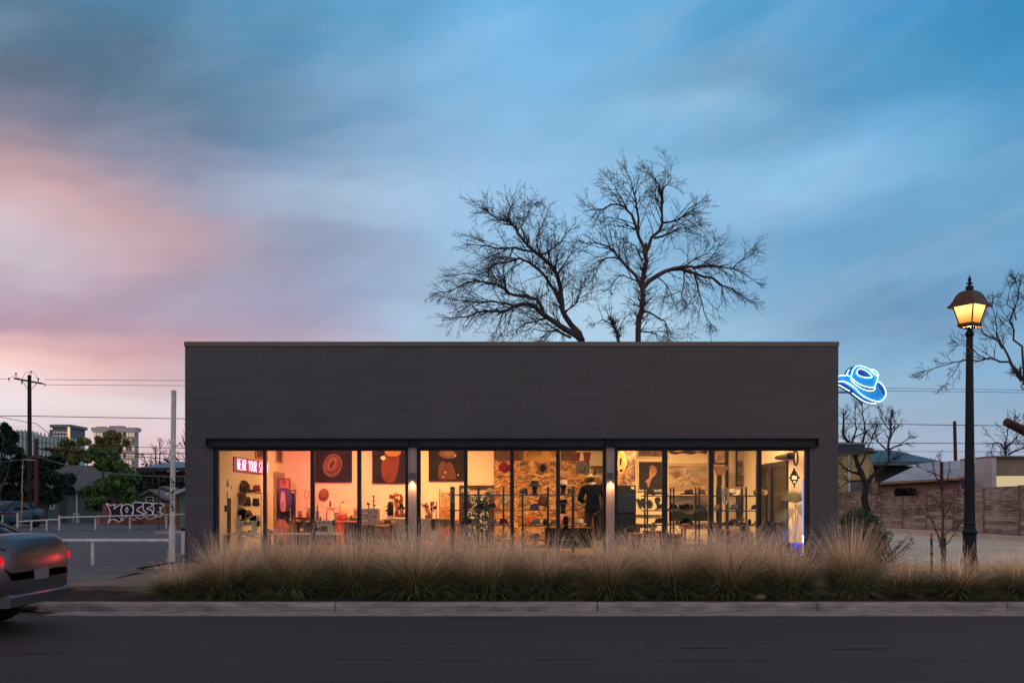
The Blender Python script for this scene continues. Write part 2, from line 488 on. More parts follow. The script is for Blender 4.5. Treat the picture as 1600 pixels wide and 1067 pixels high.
# return: sweep the profile round a quarter circle
R0 = 1.3
cx0, cy0 = kx + 0.25, 12.5 + R0
ring = []
for i in range(11):
    a = math.radians(-90 - 9 * i)
    drop = 0.09 * (i / 10) ** 1.5
    row = []
    for (rr, zz) in [(R0, -0.02), (R0, 0.075 - drop*0.8), (R0-0.02, 0.104 - drop), (R0-0.05, 0.115 - drop), (R0-0.16, 0.115 - drop), (R0-0.16, -0.02)]:
        row.append((cx0 + rr*math.cos(a), cy0 + rr*math.sin(a), zz))
    ring += row
fs = []
for i in range(10):
    for j in range(5):
        fs.append((i*6+j, (i+1)*6+j, (i+1)*6+j+1, i*6+j+1))
k.add(ring, fs, True)
struct('kerb', k, M_conc)
# driveway apron left of the bed
struct('driveway', MB().add([(-40,12.0,0.004),(-6.75,12.0,0.004),(-6.75,18.05,0.163),(-40,18.05,0.163)], [(0,1,2,3)]), asphalt('apron', (0.10, 0.095, 0.095), (0.06, 0.058, 0.06)))
# planting bed with a lumpy surface
rnd = random.Random(3)
bed = MB(); nx, ny = 220, 16
vv = []
for j in range(ny+1):
    for i in range(nx+1):
        x = -6.75 + (40 + 6.75) * i / nx; y = 12.655 + 2.4 * j / ny
        z = 0.095 + (0.0 if j in (0, ny) else rnd.uniform(0, 0.045))
        if x < -5.3: z -= 0.06
        vv.append((x, y, z))
bed.add(vv, [(j*(nx+1)+i, j*(nx+1)+i+1, (j+1)*(nx+1)+i+1, (j+1)*(nx+1)+i) for j in range(ny) for i in range(nx)], True)
struct('planting_bed', bed, M_soil)
struct('sidewalk', MB().box(-7.0, 60, 15.06, 18.6, -0.02, 0.118), M_walk)
struct('pavement_strip', MB().box(-7.2, 6.95, 18.6, 20.52, -0.02, 0.16), mat('gravel_strip', (0.20, 0.16, 0.12), 0.95, 0, 0.4, 14, bump=0.6, bscale=50))
struct('parking_lot', sheet(-90, -7.0, 18.0, 62, 0.16), M_lot)
struct('side_yard', MB().box(6.95, 16.68, 18.6, 75, -0.02, 0.24), M_lotc)
struct('far_street', sheet(-120, -19.0, 46.5, 68, 0.172), asphalt('far_asphalt', (0.09, 0.09, 0.10), (0.06, 0.06, 0.07)))
# faint worn lane line and seam in the road
lm = MB()
x = -30
while x < 40:
    Lg = rnd.uniform(0.05, 0.35)
    y = 9.38 + 0.012*math.sin(x*1.7)
    if rnd.random() < 0.75:
        lm.add([(x, y+rnd.uniform(0,.006), 0.004), (x+Lg, y, 0.004), (x+Lg*0.95, y+0.028, 0.004), (x+0.02, y+0.022, 0.004)], [(0,1,2,3)])
    x += Lg + rnd.uniform(0.01, 0.09)
struct('lane_line', lm, mat('worn_paint', (0.13, 0.12, 0.12), 0.9, 0, 0.3, 8))
# tar-filled cracks wandering along the road
ck = MB(); rc = random.Random(5)
for (xa, xb, yy) in [(-9, -1.5, 11.3), (0.5, 9, 11.2), (-4, 0.5, 10.55), (2.6, 4.1, 10.6), (5, 12, 10.9), (-2, 6, 8.6), (-8, -3, 8.9), (3, 3.6, 9.25), (1.6, 2.1, 9.3)]:
    x = xa; y = yy; pv_ = None
    while x < xb:
        w = rc.uniform(0.002, 0.012) if xb-xa > 1 else 0.03
        q = [(x, y-w, 0.003), (x, y+w, 0.003)]
        if pv_: ck.add(pv_ + q, [(0, 2, 3, 1)])
        pv_ = q; x += rc.uniform(0.05, 0.2); y += rc.gauss(0, 0.012)
struct('road_cracks', ck, mat('crack_tar', (0.008, 0.007, 0.007), 0.7))
# worn bay lines on the west lot
wl = MB()
for i in range(6):
    x = -13.0 - 2.7*i
    for j in range(5):
        if (i+j) % 3: wl.add([(x, 24+j*1.0, 0.164), (x+0.09, 24+j*1.0, 0.164), (x+0.09, 24.8+j*1.0, 0.164), (x, 24.8+j*1.0, 0.164)], [(0,1,2,3)])
struct('worn_bay_lines', wl, mat('worn_bay_paint', (0.17, 0.17, 0.175), 0.9, 0, 0.35, 5))
# thin yellow strips on the concrete side yard
bl = MB()
for (a, b_) in [((13.2, 32.0), (16.6, 33.5)), ((9.5, 36.0), (16.6, 37.2)), ((9.2, 22.5), (16.6, 26.0))]:
    bl.add([(a[0], a[1], 0.244), (b_[0], b_[1], 0.244), (b_[0], b_[1]+0.1, 0.244), (a[0], a[1]+0.1, 0.244)], [(0,1,2,3)])
struct('yellow_strips', bl, mat('yellow_strip_colour', (0.60, 0.50, 0.30), 0.8, 0, 0.2, 6))
# low kerb along the board fence and wheel stops
single('yard_kerb', MB().box(16.3, 16.62, 30.0, 62, 0.24, 0.38), mat('white_kerb', (0.5, 0.45, 0.38), 0.8), 'long low pale concrete kerb at the foot of the board fence', 'kerb')
single('wheel_stop', MB().bev(-14.9, -12.9, 40.8, 41.05, 0.16, 0.29, 0.03), mat('stop_concrete', (0.28, 0.26, 0.24), 0.85), 'low pale concrete wheel stop on the asphalt behind the white post', 'wheel stop')

# ------------------------------------------------------------------ the shop
YF = 20.5; S = F / YF
ox0, ox1 = PX(333, YF), PX(1265, YF)
wx0, wx1 = PX(289, YF), PX(1310, YF)
ztop = PZ(541, YF); zopen = PZ(700, YF); zc = PZ(534, YF)
YB = 32.5
FL = 0.30
shop = Thing('shop_building', 'low charcoal painted block shop with a long lit window front', 'shop', (0, YF, 0.16))

def block_mat():
    m = bpy.data.materials.new('painted_block'); m.use_nodes = True
    nt = m.node_tree; N, L = nt.nodes, nt.links
    b = N['Principled BSDF']; b.inputs['Roughness'].default_value = 0.55
    tc = N.new('ShaderNodeTexCoord')
    sp = N.new('ShaderNodeSeparateXYZ'); L.new(tc.outputs['Object'], sp.inputs[0])
    ad = N.new('ShaderNodeMath'); ad.operation = 'ADD'; L.new(sp.outputs[0], ad.inputs[0]); L.new(sp.outputs[1], ad.inputs[1])
    cb = N.new('ShaderNodeCombineXYZ'); L.new(ad.outputs[0], cb.inputs[0]); L.new(sp.outputs[2], cb.inputs[1])
    br = N.new('ShaderNodeTexBrick')
    br.inputs['Scale'].default_value = 1.0; br.inputs['Brick Width'].default_value = 0.4; br.inputs['Row Height'].default_value = 0.2
    br.inputs['Mortar Size'].default_value = 0.0045; br.inputs['Mortar Smooth'].default_value = 0.5; br.offset = 0.5
    br.inputs['Color1'].default_value = (0.95, 0.95, 0.95, 1); br.inputs['Color2'].default_value = (1.05, 1.05, 1.05, 1); br.inputs['Mortar'].default_value = (0.9, 0.9, 0.9, 1)
    L.new(cb.outputs[0], br.inputs['Vector'])
    # joints are filled by paint in places: break the lines up
    nz = N.new('ShaderNodeTexNoise'); nz.inputs['Scale'].default_value = 0.9; nz.inputs['Detail'].default_value = 4
    mp = N.new('ShaderNodeMapping'); mp.inputs['Scale'].default_value = (0.6, 0.6, 5)
    L.new(tc.outputs['Object'], mp.inputs[0]); L.new(mp.outputs[0], nz.inputs['Vector'])
    br2 = N.new('ShaderNodeMapRange'); br2.inputs['From Min'].default_value = 0.42; br2.inputs['From Max'].default_value = 0.6
    L.new(nz.outputs['Fac'], br2.inputs['Value'])
    n2 = N.new('ShaderNodeTexNoise'); n2.inputs['Scale'].default_value = 0.55; n2.inputs['Detail'].default_value = 6
    L.new(tc.outputs['Object'], n2.inputs['Vector'])
    mx = N.new('ShaderNodeMixRGB'); L.new(n2.outputs['Fac'], mx.inputs[0])
    mx.inputs[1].default_value = (0.036, 0.036, 0.044, 1); mx.inputs[2].default_value = (0.062, 0.060, 0.070, 1)
    ml = N.new('ShaderNodeMixRGB'); ml.blend_type = 'MULTIPLY'; ml.inputs[0].default_value = 1.0
    L.new(mx.outputs[0], ml.inputs[1]); L.new(br.outputs['Color'], ml.inputs[2])
    L.new(ml.outputs[0], b.inputs['Base Color'])
    inv = N.new('ShaderNodeMath'); inv.operation = 'MULTIPLY'; L.new(br.outputs['Fac'], inv.inputs[0]); L.new(br2.outputs[0], inv.inputs[1])
    n3 = N.new('ShaderNodeTexNoise'); n3.inputs['Scale'].default_value = 45; n3.inputs['Detail'].default_value = 4
    L.new(tc.outputs['Object'], n3.inputs['Vector'])
    sb = N.new('ShaderNodeMath'); sb.operation = 'MULTIPLY_ADD'; L.new(n3.outputs['Fac'], sb.inputs[0]); sb.inputs[1].default_value = 0.25
    ng = N.new('ShaderNodeMath'); ng.operation = 'MULTIPLY'; L.new(inv.outputs[0], ng.inputs[0]); ng.inputs[1].default_value = -1
    L.new(ng.outputs[0], sb.inputs[2])
    bp = N.new('ShaderNodeBump'); bp.inputs['Strength'].default_value = 0.7; bp.inputs['Distance'].default_value = 0.012
    L.new(sb.outputs[0], bp.inputs['Height']); L.new(bp.outputs[0], b.inputs['Normal'])
    return m
M_block = block_mat()
fw = MB()
fw.box(wx0, wx1, YF, YF+0.3, zopen, ztop)
fw.box(wx0, ox0, YF, YF+0.3, 0.14, zopen)
fw.box(ox1, wx1, YF, YF+0.3, 0.14, zopen)
shop.part('front_wall', fw, M_block)
shop.part('side_wall', MB().box(wx0, wx0+0.25, YF+0.3, YB, 0.14, ztop), M_block)
shop.part('side_wall', MB().box(wx1-0.25, wx1, YF+0.3, YB, 0.14, ztop), M_block)
shop.part('rear_wall', MB().box(wx0+0.25, wx1-0.25, YB-0.25, YB, 0.14, ztop), M_block)
cp = MB()
xx = wx0 - 0.012
joints = [wx0+0.83, wx0+3.67, wx0+6.5, wx0+9.3, wx0+12.1, wx1+0.012]
for j in joints:
    cp.box(xx, j-0.002, YF-0.025, YF+0.33, ztop, zc)
    xx = j+0.002
cp.box(wx0-0.012, wx0+0.28, YF+0.33, YB+0.02, ztop, zc); cp.box(wx1-0.28, wx1+0.012, YF+0.33, YB+0.02, ztop, zc)
shop.part('coping', cp, mat('coping_metal', (0.10, 0.085, 0.075), 0.42, 0.3, 0.2, 0.6, stretch=(1, 1, 0.1)))
shop.part('roof', MB().box(wx0+0.25, wx1-0.25, YF+0.3, YB-0.25, 3.9, 4.0), mat('roof_membrane', (0.2, 0.2, 0.2), 0.9))
M_floor = mat('shop_floor', (0.16, 0.12, 0.09), 0.45, 0, 0.2, 2)
shop.part('floor_slab', MB().box(wx0+0.25, wx1-0.25, YF+0.3, YB-0.25, 0.14, FL), M_floor)
M_cream = mat('cream_plaster', (0.80, 0.70, 0.54), 0.85, 0, 0.04, 1.5)
shop.part('ceiling_lining', MB().box(wx0+0.25, wx1-0.25, YF+0.3, YB-0.25, 3.42, 3.5), M_cream)
YL, YM, YR = 27.0, 31.0, 27.5
XE = wx1-0.34
shop.part('inner_side_wall', MB().box(wx0+0.26, ox0-0.02, YF+0.31, YM, FL, 3.415), M_cream)
shop.part('inner_side_wall', MB().box(XE, wx1-0.26, YF+0.31, YR, FL, 3.415), M_cream)
bw = MB()
bw.box(ox0-0.02, PX(718, YL), YL, YL+0.12, FL, 3.415)
bw.box(PX(718, YL), PX(772, YL), YL, YL+0.12, PZ(758, YL), 3.415)
bw.box(PX(772, YL)-0.02, PX(772, YL)+0.1, YL+0.125, YM, FL, 3.415)
bw.box(-0.5, PX(965, YR)-0.1, YM, YM+0.12, FL, 3.415)
bw.box(PX(965, YR)-0.12, PX(965, YR)-0.001, YR, YM, FL, 3.415)
bw.box(PX(965, YR), XE-0.002, YR, YR+0.12, FL, 3.415)
shop.part('inner_back_wall', bw, M_cream)

# channel beam over the glazing
beam = MB()
bx0, bx1 = PX(322, YF-0.1), PX(1279, YF-0.1)
zb1, zb0 = PZ(684.5, YF-0.1), PZ(698, YF-0.1)
beam.box(bx0, bx1, YF-0.03, YF-0.003, zb0+0.014, zb1-0.014)
beam.box(bx0, bx1, YF-0.13, YF-0.003, zb1-0.014, zb1)
beam.box(bx0, bx1, YF-0.13, YF-0.003, zb0, zb0+0.014)
for xe in (bx0, bx1-0.012): beam.box(xe+0.001, xe+0.011, YF-0.125, YF-0.031, zb0+0.015, zb1-0.015)
shop.part('steel_beam', beam, M_steel)
for cxp in (644.5, 953.5):
    x = PX(cxp, YF-0.1)
    st = MB()
    for dx in (-0.088, 0.079): shop.part('beam_stiffener', MB().box(x+dx, x+dx+0.009, YF-0.125, YF-0.031, zb0+0.015, zb1-0.015), M_steel)
# two steel columns, web outward
M_col = mat('column_steel', (0.30, 0.22, 0.19), 0.38, 0.15, 0.22, 2.0, stretch=(3, 3, 0.4))
for cxp in (644.5, 953.5):
    x = PX(cxp, YF)
    c_ = MB()
    c_.box(x-0.075, x+0.075, YF-0.012, YF+0.0, 0.16, zb0-0.001)
    c_.box(x-0.088, x-0.0765, YF-0.03, YF+0.14, 0.16, zb0-0.001)
    c_.box(x+0.0765, x+0.088, YF-0.03, YF+0.14, 0.16, zb0-0.001)
    shop.part('steel_column', c_, M_col)
# window frames: three bays, four panes each
M_frame = mat('window_frame_paint', (0.009, 0.014, 0.024), 0.45, 0, 0.15, 4, spec=0.25)
M_glass = glass('shop_glass')
YW0, YW1 = YF+0.04, YF+0.14
bays = [(334, 341, [(411,415.5),(485,491),(558,564)], 633, 638.5),
        (650.5, 657, [(725,730.5),(797,803),(869,875)], 942, 947.5),
        (959.5, 965, [(1035,1043),(1108,1115),(1183,1190)], 1258, 1265)]
zs = FL + 0.005
for (j0, g0, mul, g1, j1) in bays:
    q = [PX(v, YW0) for v in (j0, g0, g1, j1)]
    fr = MB()
    fr.box(q[0], q[1], YW0, YW1, 0.16, zopen-0.002)
    fr.box(q[2], q[3], YW0, YW1, 0.16, zopen-0.002)
    fr.box(q[1], q[2], YW0, YW1, PZ(704, YW0), zopen-0.002)
    fr.box(q[1], q[2], YW0, YW1, 0.16, zs)
    edges = [g0]
    for (a, b_) in mul:
        fr.box(PX(a, YW0), PX(b_, YW0), YW0-0.01, YW1, zs, PZ(704, YW0))
        edges += [a, b_]
    edges.append(g1)
    fo = shop.part('window_frame', fr, M_frame)
    for i in range(0, len(edges), 2):
        shop.part('window_pane', MB().box(PX(edges[i], YW0), PX(edges[i+1], YW0), YF+0.085, YF+0.091, zs, PZ(704, YW0)), M_glass, parent=fo)
shop.part('sill', MB().box(ox0, ox1, YF-0.03, YF+0.035, 0.155, 0.28), mat('timber_sill', (0.26, 0.15, 0.09), 0.7, 0, 0.3, 3, stretch=(0.4, 1, 4)))

# wall lamps on the columns: shielded boxes throwing light straight down
for i, (cxp, who) in enumerate([(644.5, 'first'), (953.5, 'second')]):
    x = PX(cxp, YF)
    t = Thing('wall_lamp', 'small square downlight lit on the steel column beside %s' % ('the brush workbench bay' if i == 0 else 'the person in the dark jacket'), 'wall lamp', (x, YF-0.03, PZ(747, YF)), 'square downlights on the steel columns')
    h = MB(); z0, z1 = PZ(747.5, YF-.1), PZ(738.5, YF-.1)
    h.box(x-0.055, x-0.049, YF-0.14, YF-0.031, z0, z1); h.box(x+0.049, x+0.055, YF-0.14, YF-0.031, z0, z1)
    h.box(x-0.049, x+0.049, YF-0.14, YF-0.134, z0, z1); h.box(x-0.049, x+0.049, YF-0.037, YF-0.031, z0, z1)
    h.box(x-0.049, x+0.049, YF-0.134, YF-0.037, z1-0.02, z1)
    t.part('housing', h, mat('lamp_housing', (0.05, 0.06, 0.09), 0.4))
    t.part('bulb', MB().ball((x, YF-0.085, z0+0.035), 0.028, 10, 6), emit('warm_bulb', (1.0, 0.62, 0.28), 6))
    ld = bpy.data.lights.new('downlight', 'SPOT'); ld.energy = 62; ld.color = (1.0, 0.56, 0.26); ld.spot_size = math.radians(78); ld.spot_blend = 0.4; ld.shadow_soft_size = 0.03
    lo = bpy.data.objects.new('downlight', ld); COL.objects.link(lo); lo.location = (x, YF-0.075, z0+0.005); lo.rotation_euler = (math.radians(-3), 0, 0)

# shop ceiling lights (above the heads of the windows)
def ceiling_light(x, y, power, col, over='', sx=1.3, sy=0.5):
    t = Thing('ceiling_light', 'warm flat ceiling light over ' + over, 'ceiling light', (x, y, 3.36), 'warm flat ceiling lights inside the shop')
    t.part('housing', MB().box(x-sx/2-.03, x+sx/2+.03, y-sy/2-.03, y+sy/2+.03, 3.37, 3.418), M_white)
    t.part('diffuser', MB().box(x-sx/2, x+sx/2, y-sy/2, y+sy/2, 3.362, 3.3695), emit('warm_diffuser', (1.0, 0.62, 0.30), 1.5))
    ld = bpy.data.lights.new('shop_light', 'AREA'); ld.shape = 'RECTANGLE'; ld.size = sx; ld.size_y = sy; ld.energy = power; ld.color = col
    lo = bpy.data.objects.new('shop_light', ld); COL.objects.link(lo); lo.location = (x, y, 3.355)
WARM = (1.0, 0.485, 0.15); WARM2 = (1.0, 0.57, 0.235)
ceiling_light(-4.2, 25.4, 72, WARM, 'the west end of the work counter')
ceiling_light(-2.0, 25.4, 128, WARM, 'the steamer table')
ceiling_light(0.9, 24.6, 84, WARM, 'the floor before the strand board partition')
ceiling_light(1.6, 29.3, 60, WARM2, 'the space behind the strand board partition')
ceiling_light(3.6, 25.2, 205, WARM2, 'the horse picture wall')
ceiling_light(5.2, 23.6, 78, WARM2, 'the glazed east door')
ceiling_light(-4.6, 22.4, 20, WARM, 'the sewing tables')
ceiling_light(-1.2, 21.6, 44, WARM2, 'the rack by the dark doorway')
ceiling_light(1.6, 21.6, 48, WARM2, 'the rack by the partition')
ceiling_light(3.4, 21.6, 56, WARM2, 'the rack by the horse picture')
ceiling_light(5.3, 21.6, 38, WARM2, 'the easternmost rack')
# ------------------------------------------------------------------ bare trees
def grow(mb, rng, p, d, length, r, lvl, maxl, trop, bend, dens, rmin, spread=1.0):
    """a wandering twig with side twigs; trop is the pull along z (down when negative)"""
    n = max(3, int(length / (0.30 if lvl < 2 else 0.14)))
    seg = length / n
    pts = [p.copy()]; rad = [r]
    d = d.normalized()
    for i in range(n):
        j = Vector((rng.gauss(0, 1), rng.gauss(0, 1), rng.gauss(0, 1))) * bend
        d = (d + j + Vector((0, 0, trop * seg))).normalized()
        p = p + d * seg
        pts.append(p.copy()); rad.append(max(rmin, r * (1 - 0.75 * (i + 1) / n)))
    mb.tube(pts, rad, 3 if lvl >= 2 else 4, caps=False)
    if lvl >= maxl: return
    k = max(2, int(length * dens[min(lvl, len(dens)-1)] * rng.uniform(0.8, 1.2)))
    for c in range(k):
        t = rng.uniform(0.15, 1.0)
        i = min(int(t * n), n - 1)
        q = pts[i].lerp(pts[i+1], t * n - i) if i + 1 < len(pts) else pts[-1]
        td = (pts[i+1] - pts[i]).normalized()
        ax = td.orthogonal().normalized(); ax.rotate(Matrix.Rotation(rng.uniform(0, 2*math.pi), 3, td))
        ang = rng.uniform(0.35, 0.85) * spread
        cd = td * math.cos(ang) + ax * math.sin(ang)
        cl = length * rng.uniform(0.35, 0.62) * (1.1 - 0.45 * t)
        grow(mb, rng, q, cd, max(cl, 0.14), max(rmin, rad[i] * 0.6), lvl + 1, maxl, trop, bend * 1.12, dens, rmin, spread)

def limb_tree(name, label, m, Y, base, limbs, seed, trop=0.15, dens=(2.6, 4.0, 6), first=3.2, blen=(1.0, 2.3), rmin=0.006, maxl=3, group=None, bend=0.10, depth=0.5, cat='bare tree'):
    """limbs: list of (photo points of the limb, start radius m, end radius m, depth lean m). base = (px, py of ground, radius)"""
    rng = random.Random(seed)
    loc = P(base[0], base[1], Y)
    t = Thing(name, label, cat, loc, group)
    tr = MB(); br = MB()
    for li, (pts, r0, r1, dy) in enumerate(limbs):
        w = [P(x, y, Y + dy * (i / max(1, len(pts)-1)) ** 1.3) for i, (x, y) in enumerate(pts)]
        # smooth and roughen
        fine = []
        for i in range(len(w)-1):
            a, b_ = w[i], w[i+1]
            p0 = w[i-1] if i else a*2 - b_; p3 = w[i+2] if i+2 < len(w) else b_*2 - a
            m_ = max(2, int((b_-a).length / 0.35))
            for s_ in range(m_):
                u = s_/m_
                fine.append(0.5*((2*a) + (b_-p0)*u + (2*p0-5*a+4*b_-p3)*u*u + (3*a-p0-3*b_+p3)*u*u*u))
        fine.append(w[-1])
        n = len(fine)
        k = 0.02 + 0.02*min(1, r0/0.1)
        fine = [fine[0]] + [q + Vector((rng.gauss(0, k), rng.gauss(0, k*2), rng.gauss(0, k))) for q in fine[1:]]
        rad = [(r0 + (r1 - r0) * i/(n-1)) * (0.82 if Y == 38 else 0.7 if Y == 27 else 1.0) for i in range(n)]
        (tr if li == 0 else br).tube(fine, rad, 9 if r0 > 0.08 else 6, caps=True)
        # twigs
        L_ = sum((fine[i+1]-fine[i]).length for i in range(n-1))
        if li == 0 and base[2]: lo_t = base[2]
        else: lo_t = 0.12
        for c in range(int(L_ * first)):
            tt = rng.uniform(lo_t, 1.0) ** 0.8
            i = min(int(tt*(n-1)), n-2)
            q = fine[i].lerp(fine[i+1], tt*(n-1)-i)
            td = (fine[i+1]-fine[i]).normalized()
            ax = td.orthogonal().normalized(); ax.rotate(Matrix.Rotation(rng.uniform(0, 2*math.pi), 3, td))
            ang = rng.uniform(0.45, 0.95)
            cd = td*math.cos(ang) + ax*math.sin(ang)
            cd.z += 0.25 if trop > 0 else 0.0
            grow(br, rng, q, cd, rng.uniform(*blen) * (1.2 - 0.85*tt), min(rad[i]*0.5, 0.022), 1, maxl, trop, bend, dens, rmin)
        # end spray
        for c in range(5):
            td = (fine[-1]-fine[-3]).normalized()
            cd = (td + Vector((rng.gauss(0, .35), rng.gauss(0, .35), rng.gauss(0, .35)))).normalized()
            grow(br, rng, fine[-1], cd, rng.uniform(*blen)*0.32, max(r1*.7, rmin), 1, maxl, trop, bend, dens, rmin)
    t.part('trunk', tr, m); t.part('branches', br, m)
    return t

M_bark = mat('grey_bark', (0.062, 0.054, 0.054), 0.95, 0, 0.35, 3, bump=0.6, bscale=25, stretch=(1, 1, 0.3))
M_bark2 = mat('brown_bark', (0.085, 0.062, 0.054), 0.95, 0, 0.35, 3, bump=0.6, bscale=25, stretch=(1, 1, 0.3))
def Zm(*pts): return [(660+.34375*(850+(x-850)*.965), 230+.34375*(880-(880-y)*.94)) for x, y in pts]
gl = 834
limb_tree('bare_tree', 'leaning bare tree with a drooping fan of twigs behind the flat roof', M_bark, 38, (918, gl, 0.55), [
    ([(918, gl), (915, 640), (909, 545)] + Zm((705,850),(640,760),(620,680),(600,560),(520,470),(450,400),(400,330),(330,290),(270,262)), 0.30, 0.02, 0.8),
    (Zm((722,880),(690,860),(620,810),(560,770),(490,720),(400,710),(350,745),(270,740),(180,760),(100,770)), 0.17, 0.02, -1.2),
    (Zm((545,765),(500,680),(400,655),(340,620),(230,600),(130,620),(60,640)), 0.09, 0.015, 1.4),
    (Zm((615,690),(590,640),(550,570),(470,510),(380,490),(300,520),(230,560),(120,560)), 0.09, 0.015, -1.6),
    (Zm((490,450),(400,430),(330,440),(280,420),(200,410)), 0.06, 0.012, 1.0),
    (Zm((602,570),(640,500),(690,450)), 0.05, 0.012, 1.2),
    (Zm((560,510),(510,430),(520,350),(560,285)), 0.05, 0.012, 0.6),
    (Zm((450,400),(440,320),(480,230)), 0.05, 0.012, -0.9),
    (Zm((400,330),(370,270),(390,225)), 0.035, 0.01, 0.7),
    (Zm((640,740),(700,690),(720,620)), 0.05, 0.012, -1.2),
    (Zm((670,865),(600,830),(550,850),(528,880)), 0.06, 0.015, 0.8),
    (Zm((520,470),(600,420),(650,360)), 0.05, 0.012, -1.3),
    (Zm((350,745),(330,800),(340,850)), 0.04, 0.01, 0.5),
    (Zm((400,712),(300,690),(200,690),(110,680)), 0.05, 0.012, 0.9),
    (Zm((560,570),(560,640),(500,680)), 0.04, 0.01, 1.6),
    (Zm((560,770),(450,800),(400,850)), 0.04, 0.01, 1.0),
], 11, trop=-0.10, first=7.0, blen=(0.9, 2.2), dens=(4.6, 4.6, 6), rmin=0.005)
limb_tree('bare_tree', 'tallest bare tree with straight trunk and wide crown behind the flat roof', M_bark2, 38, (1003, gl, 0.62), [
    ([(1003, gl), (1002, 640)] + Zm((993,880),(998,780),(1000,700),(1005,600),(1010,540),(1015,460)), 0.21, 0.10, 0.2),
    (Zm((1015,460),(990,370),(950,280),(920,232),(860,222),(790,250),(742,225)), 0.085, 0.015, 1.3),
    (Zm((985,350),(978,230),(960,150),(930,60)), 0.06, 0.012, -1.2),
    (Zm((1015,470),(1060,380),(1100,310),(1095,220),(1090,160),(1060,100),(1030,55)), 0.09, 0.012, -0.8),
    (Zm((1060,385),(1130,365),(1190,340),(1270,330)), 0.06, 0.012, 1.4),
    (Zm((1100,310),(1160,300),(1230,240),(1282,205)), 0.055, 0.012, -1.5),
    (Zm((1005,630),(1080,570),(1150,530),(1220,545),(1290,570),(1380,610),(1450,650),(1510,690)), 0.12, 0.015, 0.8),
    (Zm((1150,530),(1230,520),(1320,522),(1430,535),(1540,590)), 0.08, 0.012, -1.0),
    (Zm((1430,535),(1480,490),(1520,460)), 0.035, 0.01, -0.8),
    (Zm((1180,525),(1240,490),(1310,455),(1350,400)), 0.045, 0.01, 1.3),
    (Zm((998,610),(940,520),(870,450),(820,412),(740,400)), 0.085, 0.012, -1.2),
    (Zm((910,490),(830,480),(780,540),(765,590)), 0.045, 0.01, 1.0),
    (Zm((995,605),(940,570),(905,562),(860,610)), 0.04, 0.01, 1.4),
    (Zm((1008,495),(975,430),(925,405)), 0.04, 0.01, -1.4),
    (Zm((1010,735),(1080,762),(1120,820),(1135,870)), 0.05, 0.012, -1.0),
    (Zm((1008,835),(1060,848),(1090,880)), 0.035, 0.01, 0.9),
    (Zm((1090,160),(1130,110),(1125,70)), 0.035, 0.01, 0.9),
    (Zm((940,260),(900,180),(860,120)), 0.04, 0.01, -1.0),
    (Zm((1200,545),(1200,620),(1180,680)), 0.04, 0.01, -1.2),
    (Zm((1250,560),(1270,650),(1300,740),(1330,800)), 0.045, 0.01, 1.0),
    (Zm((1080,575),(1130,620),(1150,700)), 0.035, 0.01, 1.3),
], 23, trop=-0.10, first=7.0, blen=(0.8, 1.9), dens=(4.6, 4.6, 6), rmin=0.005)
limb_tree('bare_tree', 'small pollarded bare tree just showing over the roof between the two big ones', M_bark, 37, (975, gl, 0.8), [
    ([(975, gl), (972, 640), (968, 540)] + Zm((885,830),(862,800)), 0.13, 0.05, 0.1),
    (Zm((885,835),(910,800),(925,770)), 0.03, 0.01, 0.5),
    (Zm((862,805),(820,780),(780,800)), 0.03, 0.01, 0.5),
    (Zm((862,802),(850,770),(840,745)), 0.03, 0.01, -0.5),
], 31, trop=0.05, first=3.0, blen=(0.6, 1.2), dens=(3.0, 3.5, 4), rmin=0.005)
# trees beyond the east wall
limb_tree('bare_tree', 'dark bare tree with a forked trunk beside the yellow house', mat('dark_bark', (0.03, 0.024, 0.024), 0.95, 0, 0.3, 3), 43, (1354, 828, 0.5), [
    ([(1354, 828), (1353, 790), (1352, 762), (1346, 740), (1336, 715), (1322, 680), (1316, 650)], 0.19, 0.035, -0.5),
    ([(1352, 762), (1364, 745), (1385, 728), (1402, 712)], 0.12, 0.02, 1.0),
    ([(1346, 742), (1330, 738), (1314, 722)], 0.08, 0.02, -0.6),
    ([(1336, 715), (1348, 690), (1350, 660), (1345, 635)], 0.07, 0.012, 0.8),
    ([(1328, 698), (1338, 670), (1336, 640)], 0.05, 0.012, -0.8),
    ([(1350, 752), (1330, 752), (1312, 762)], 0.05, 0.012, 0.5),
    ([(1370, 740), (1374, 760), (1372, 780)], 0.04, 0.01, 0.5),
    ([(1342, 730), (1356, 700), (1368, 670)], 0.05, 0.012, 1.0),
], 41, trop=0.10, first=5, blen=(0.6, 1.5), dens=(3, 4, 5))
limb_tree('bare_tree', 'thin bare tree rising behind the dark roofed house', M_bark, 60, (1388, 818, 0.7), [
    ([(1388, 818), (1388, 740), (1390, 690), (1392, 650)], 0.16, 0.04, 0.2),
    ([(1388, 705), (1372, 690), (1366, 668)], 0.06, 0.015, 0.6),
    ([(1390, 702), (1405, 695), (1420, 684)], 0.06, 0.015, -0.6),
    ([(1389, 690), (1398, 672), (1396, 648)], 0.05, 0.012, 0.6),
    ([(1390, 672), (1378, 655), (1374, 640)], 0.04, 0.012, 0.6),
], 43, trop=0.06, first=4, blen=(0.8, 1.7), dens=(2.6, 3.4, 4.5), rmin=0.009)
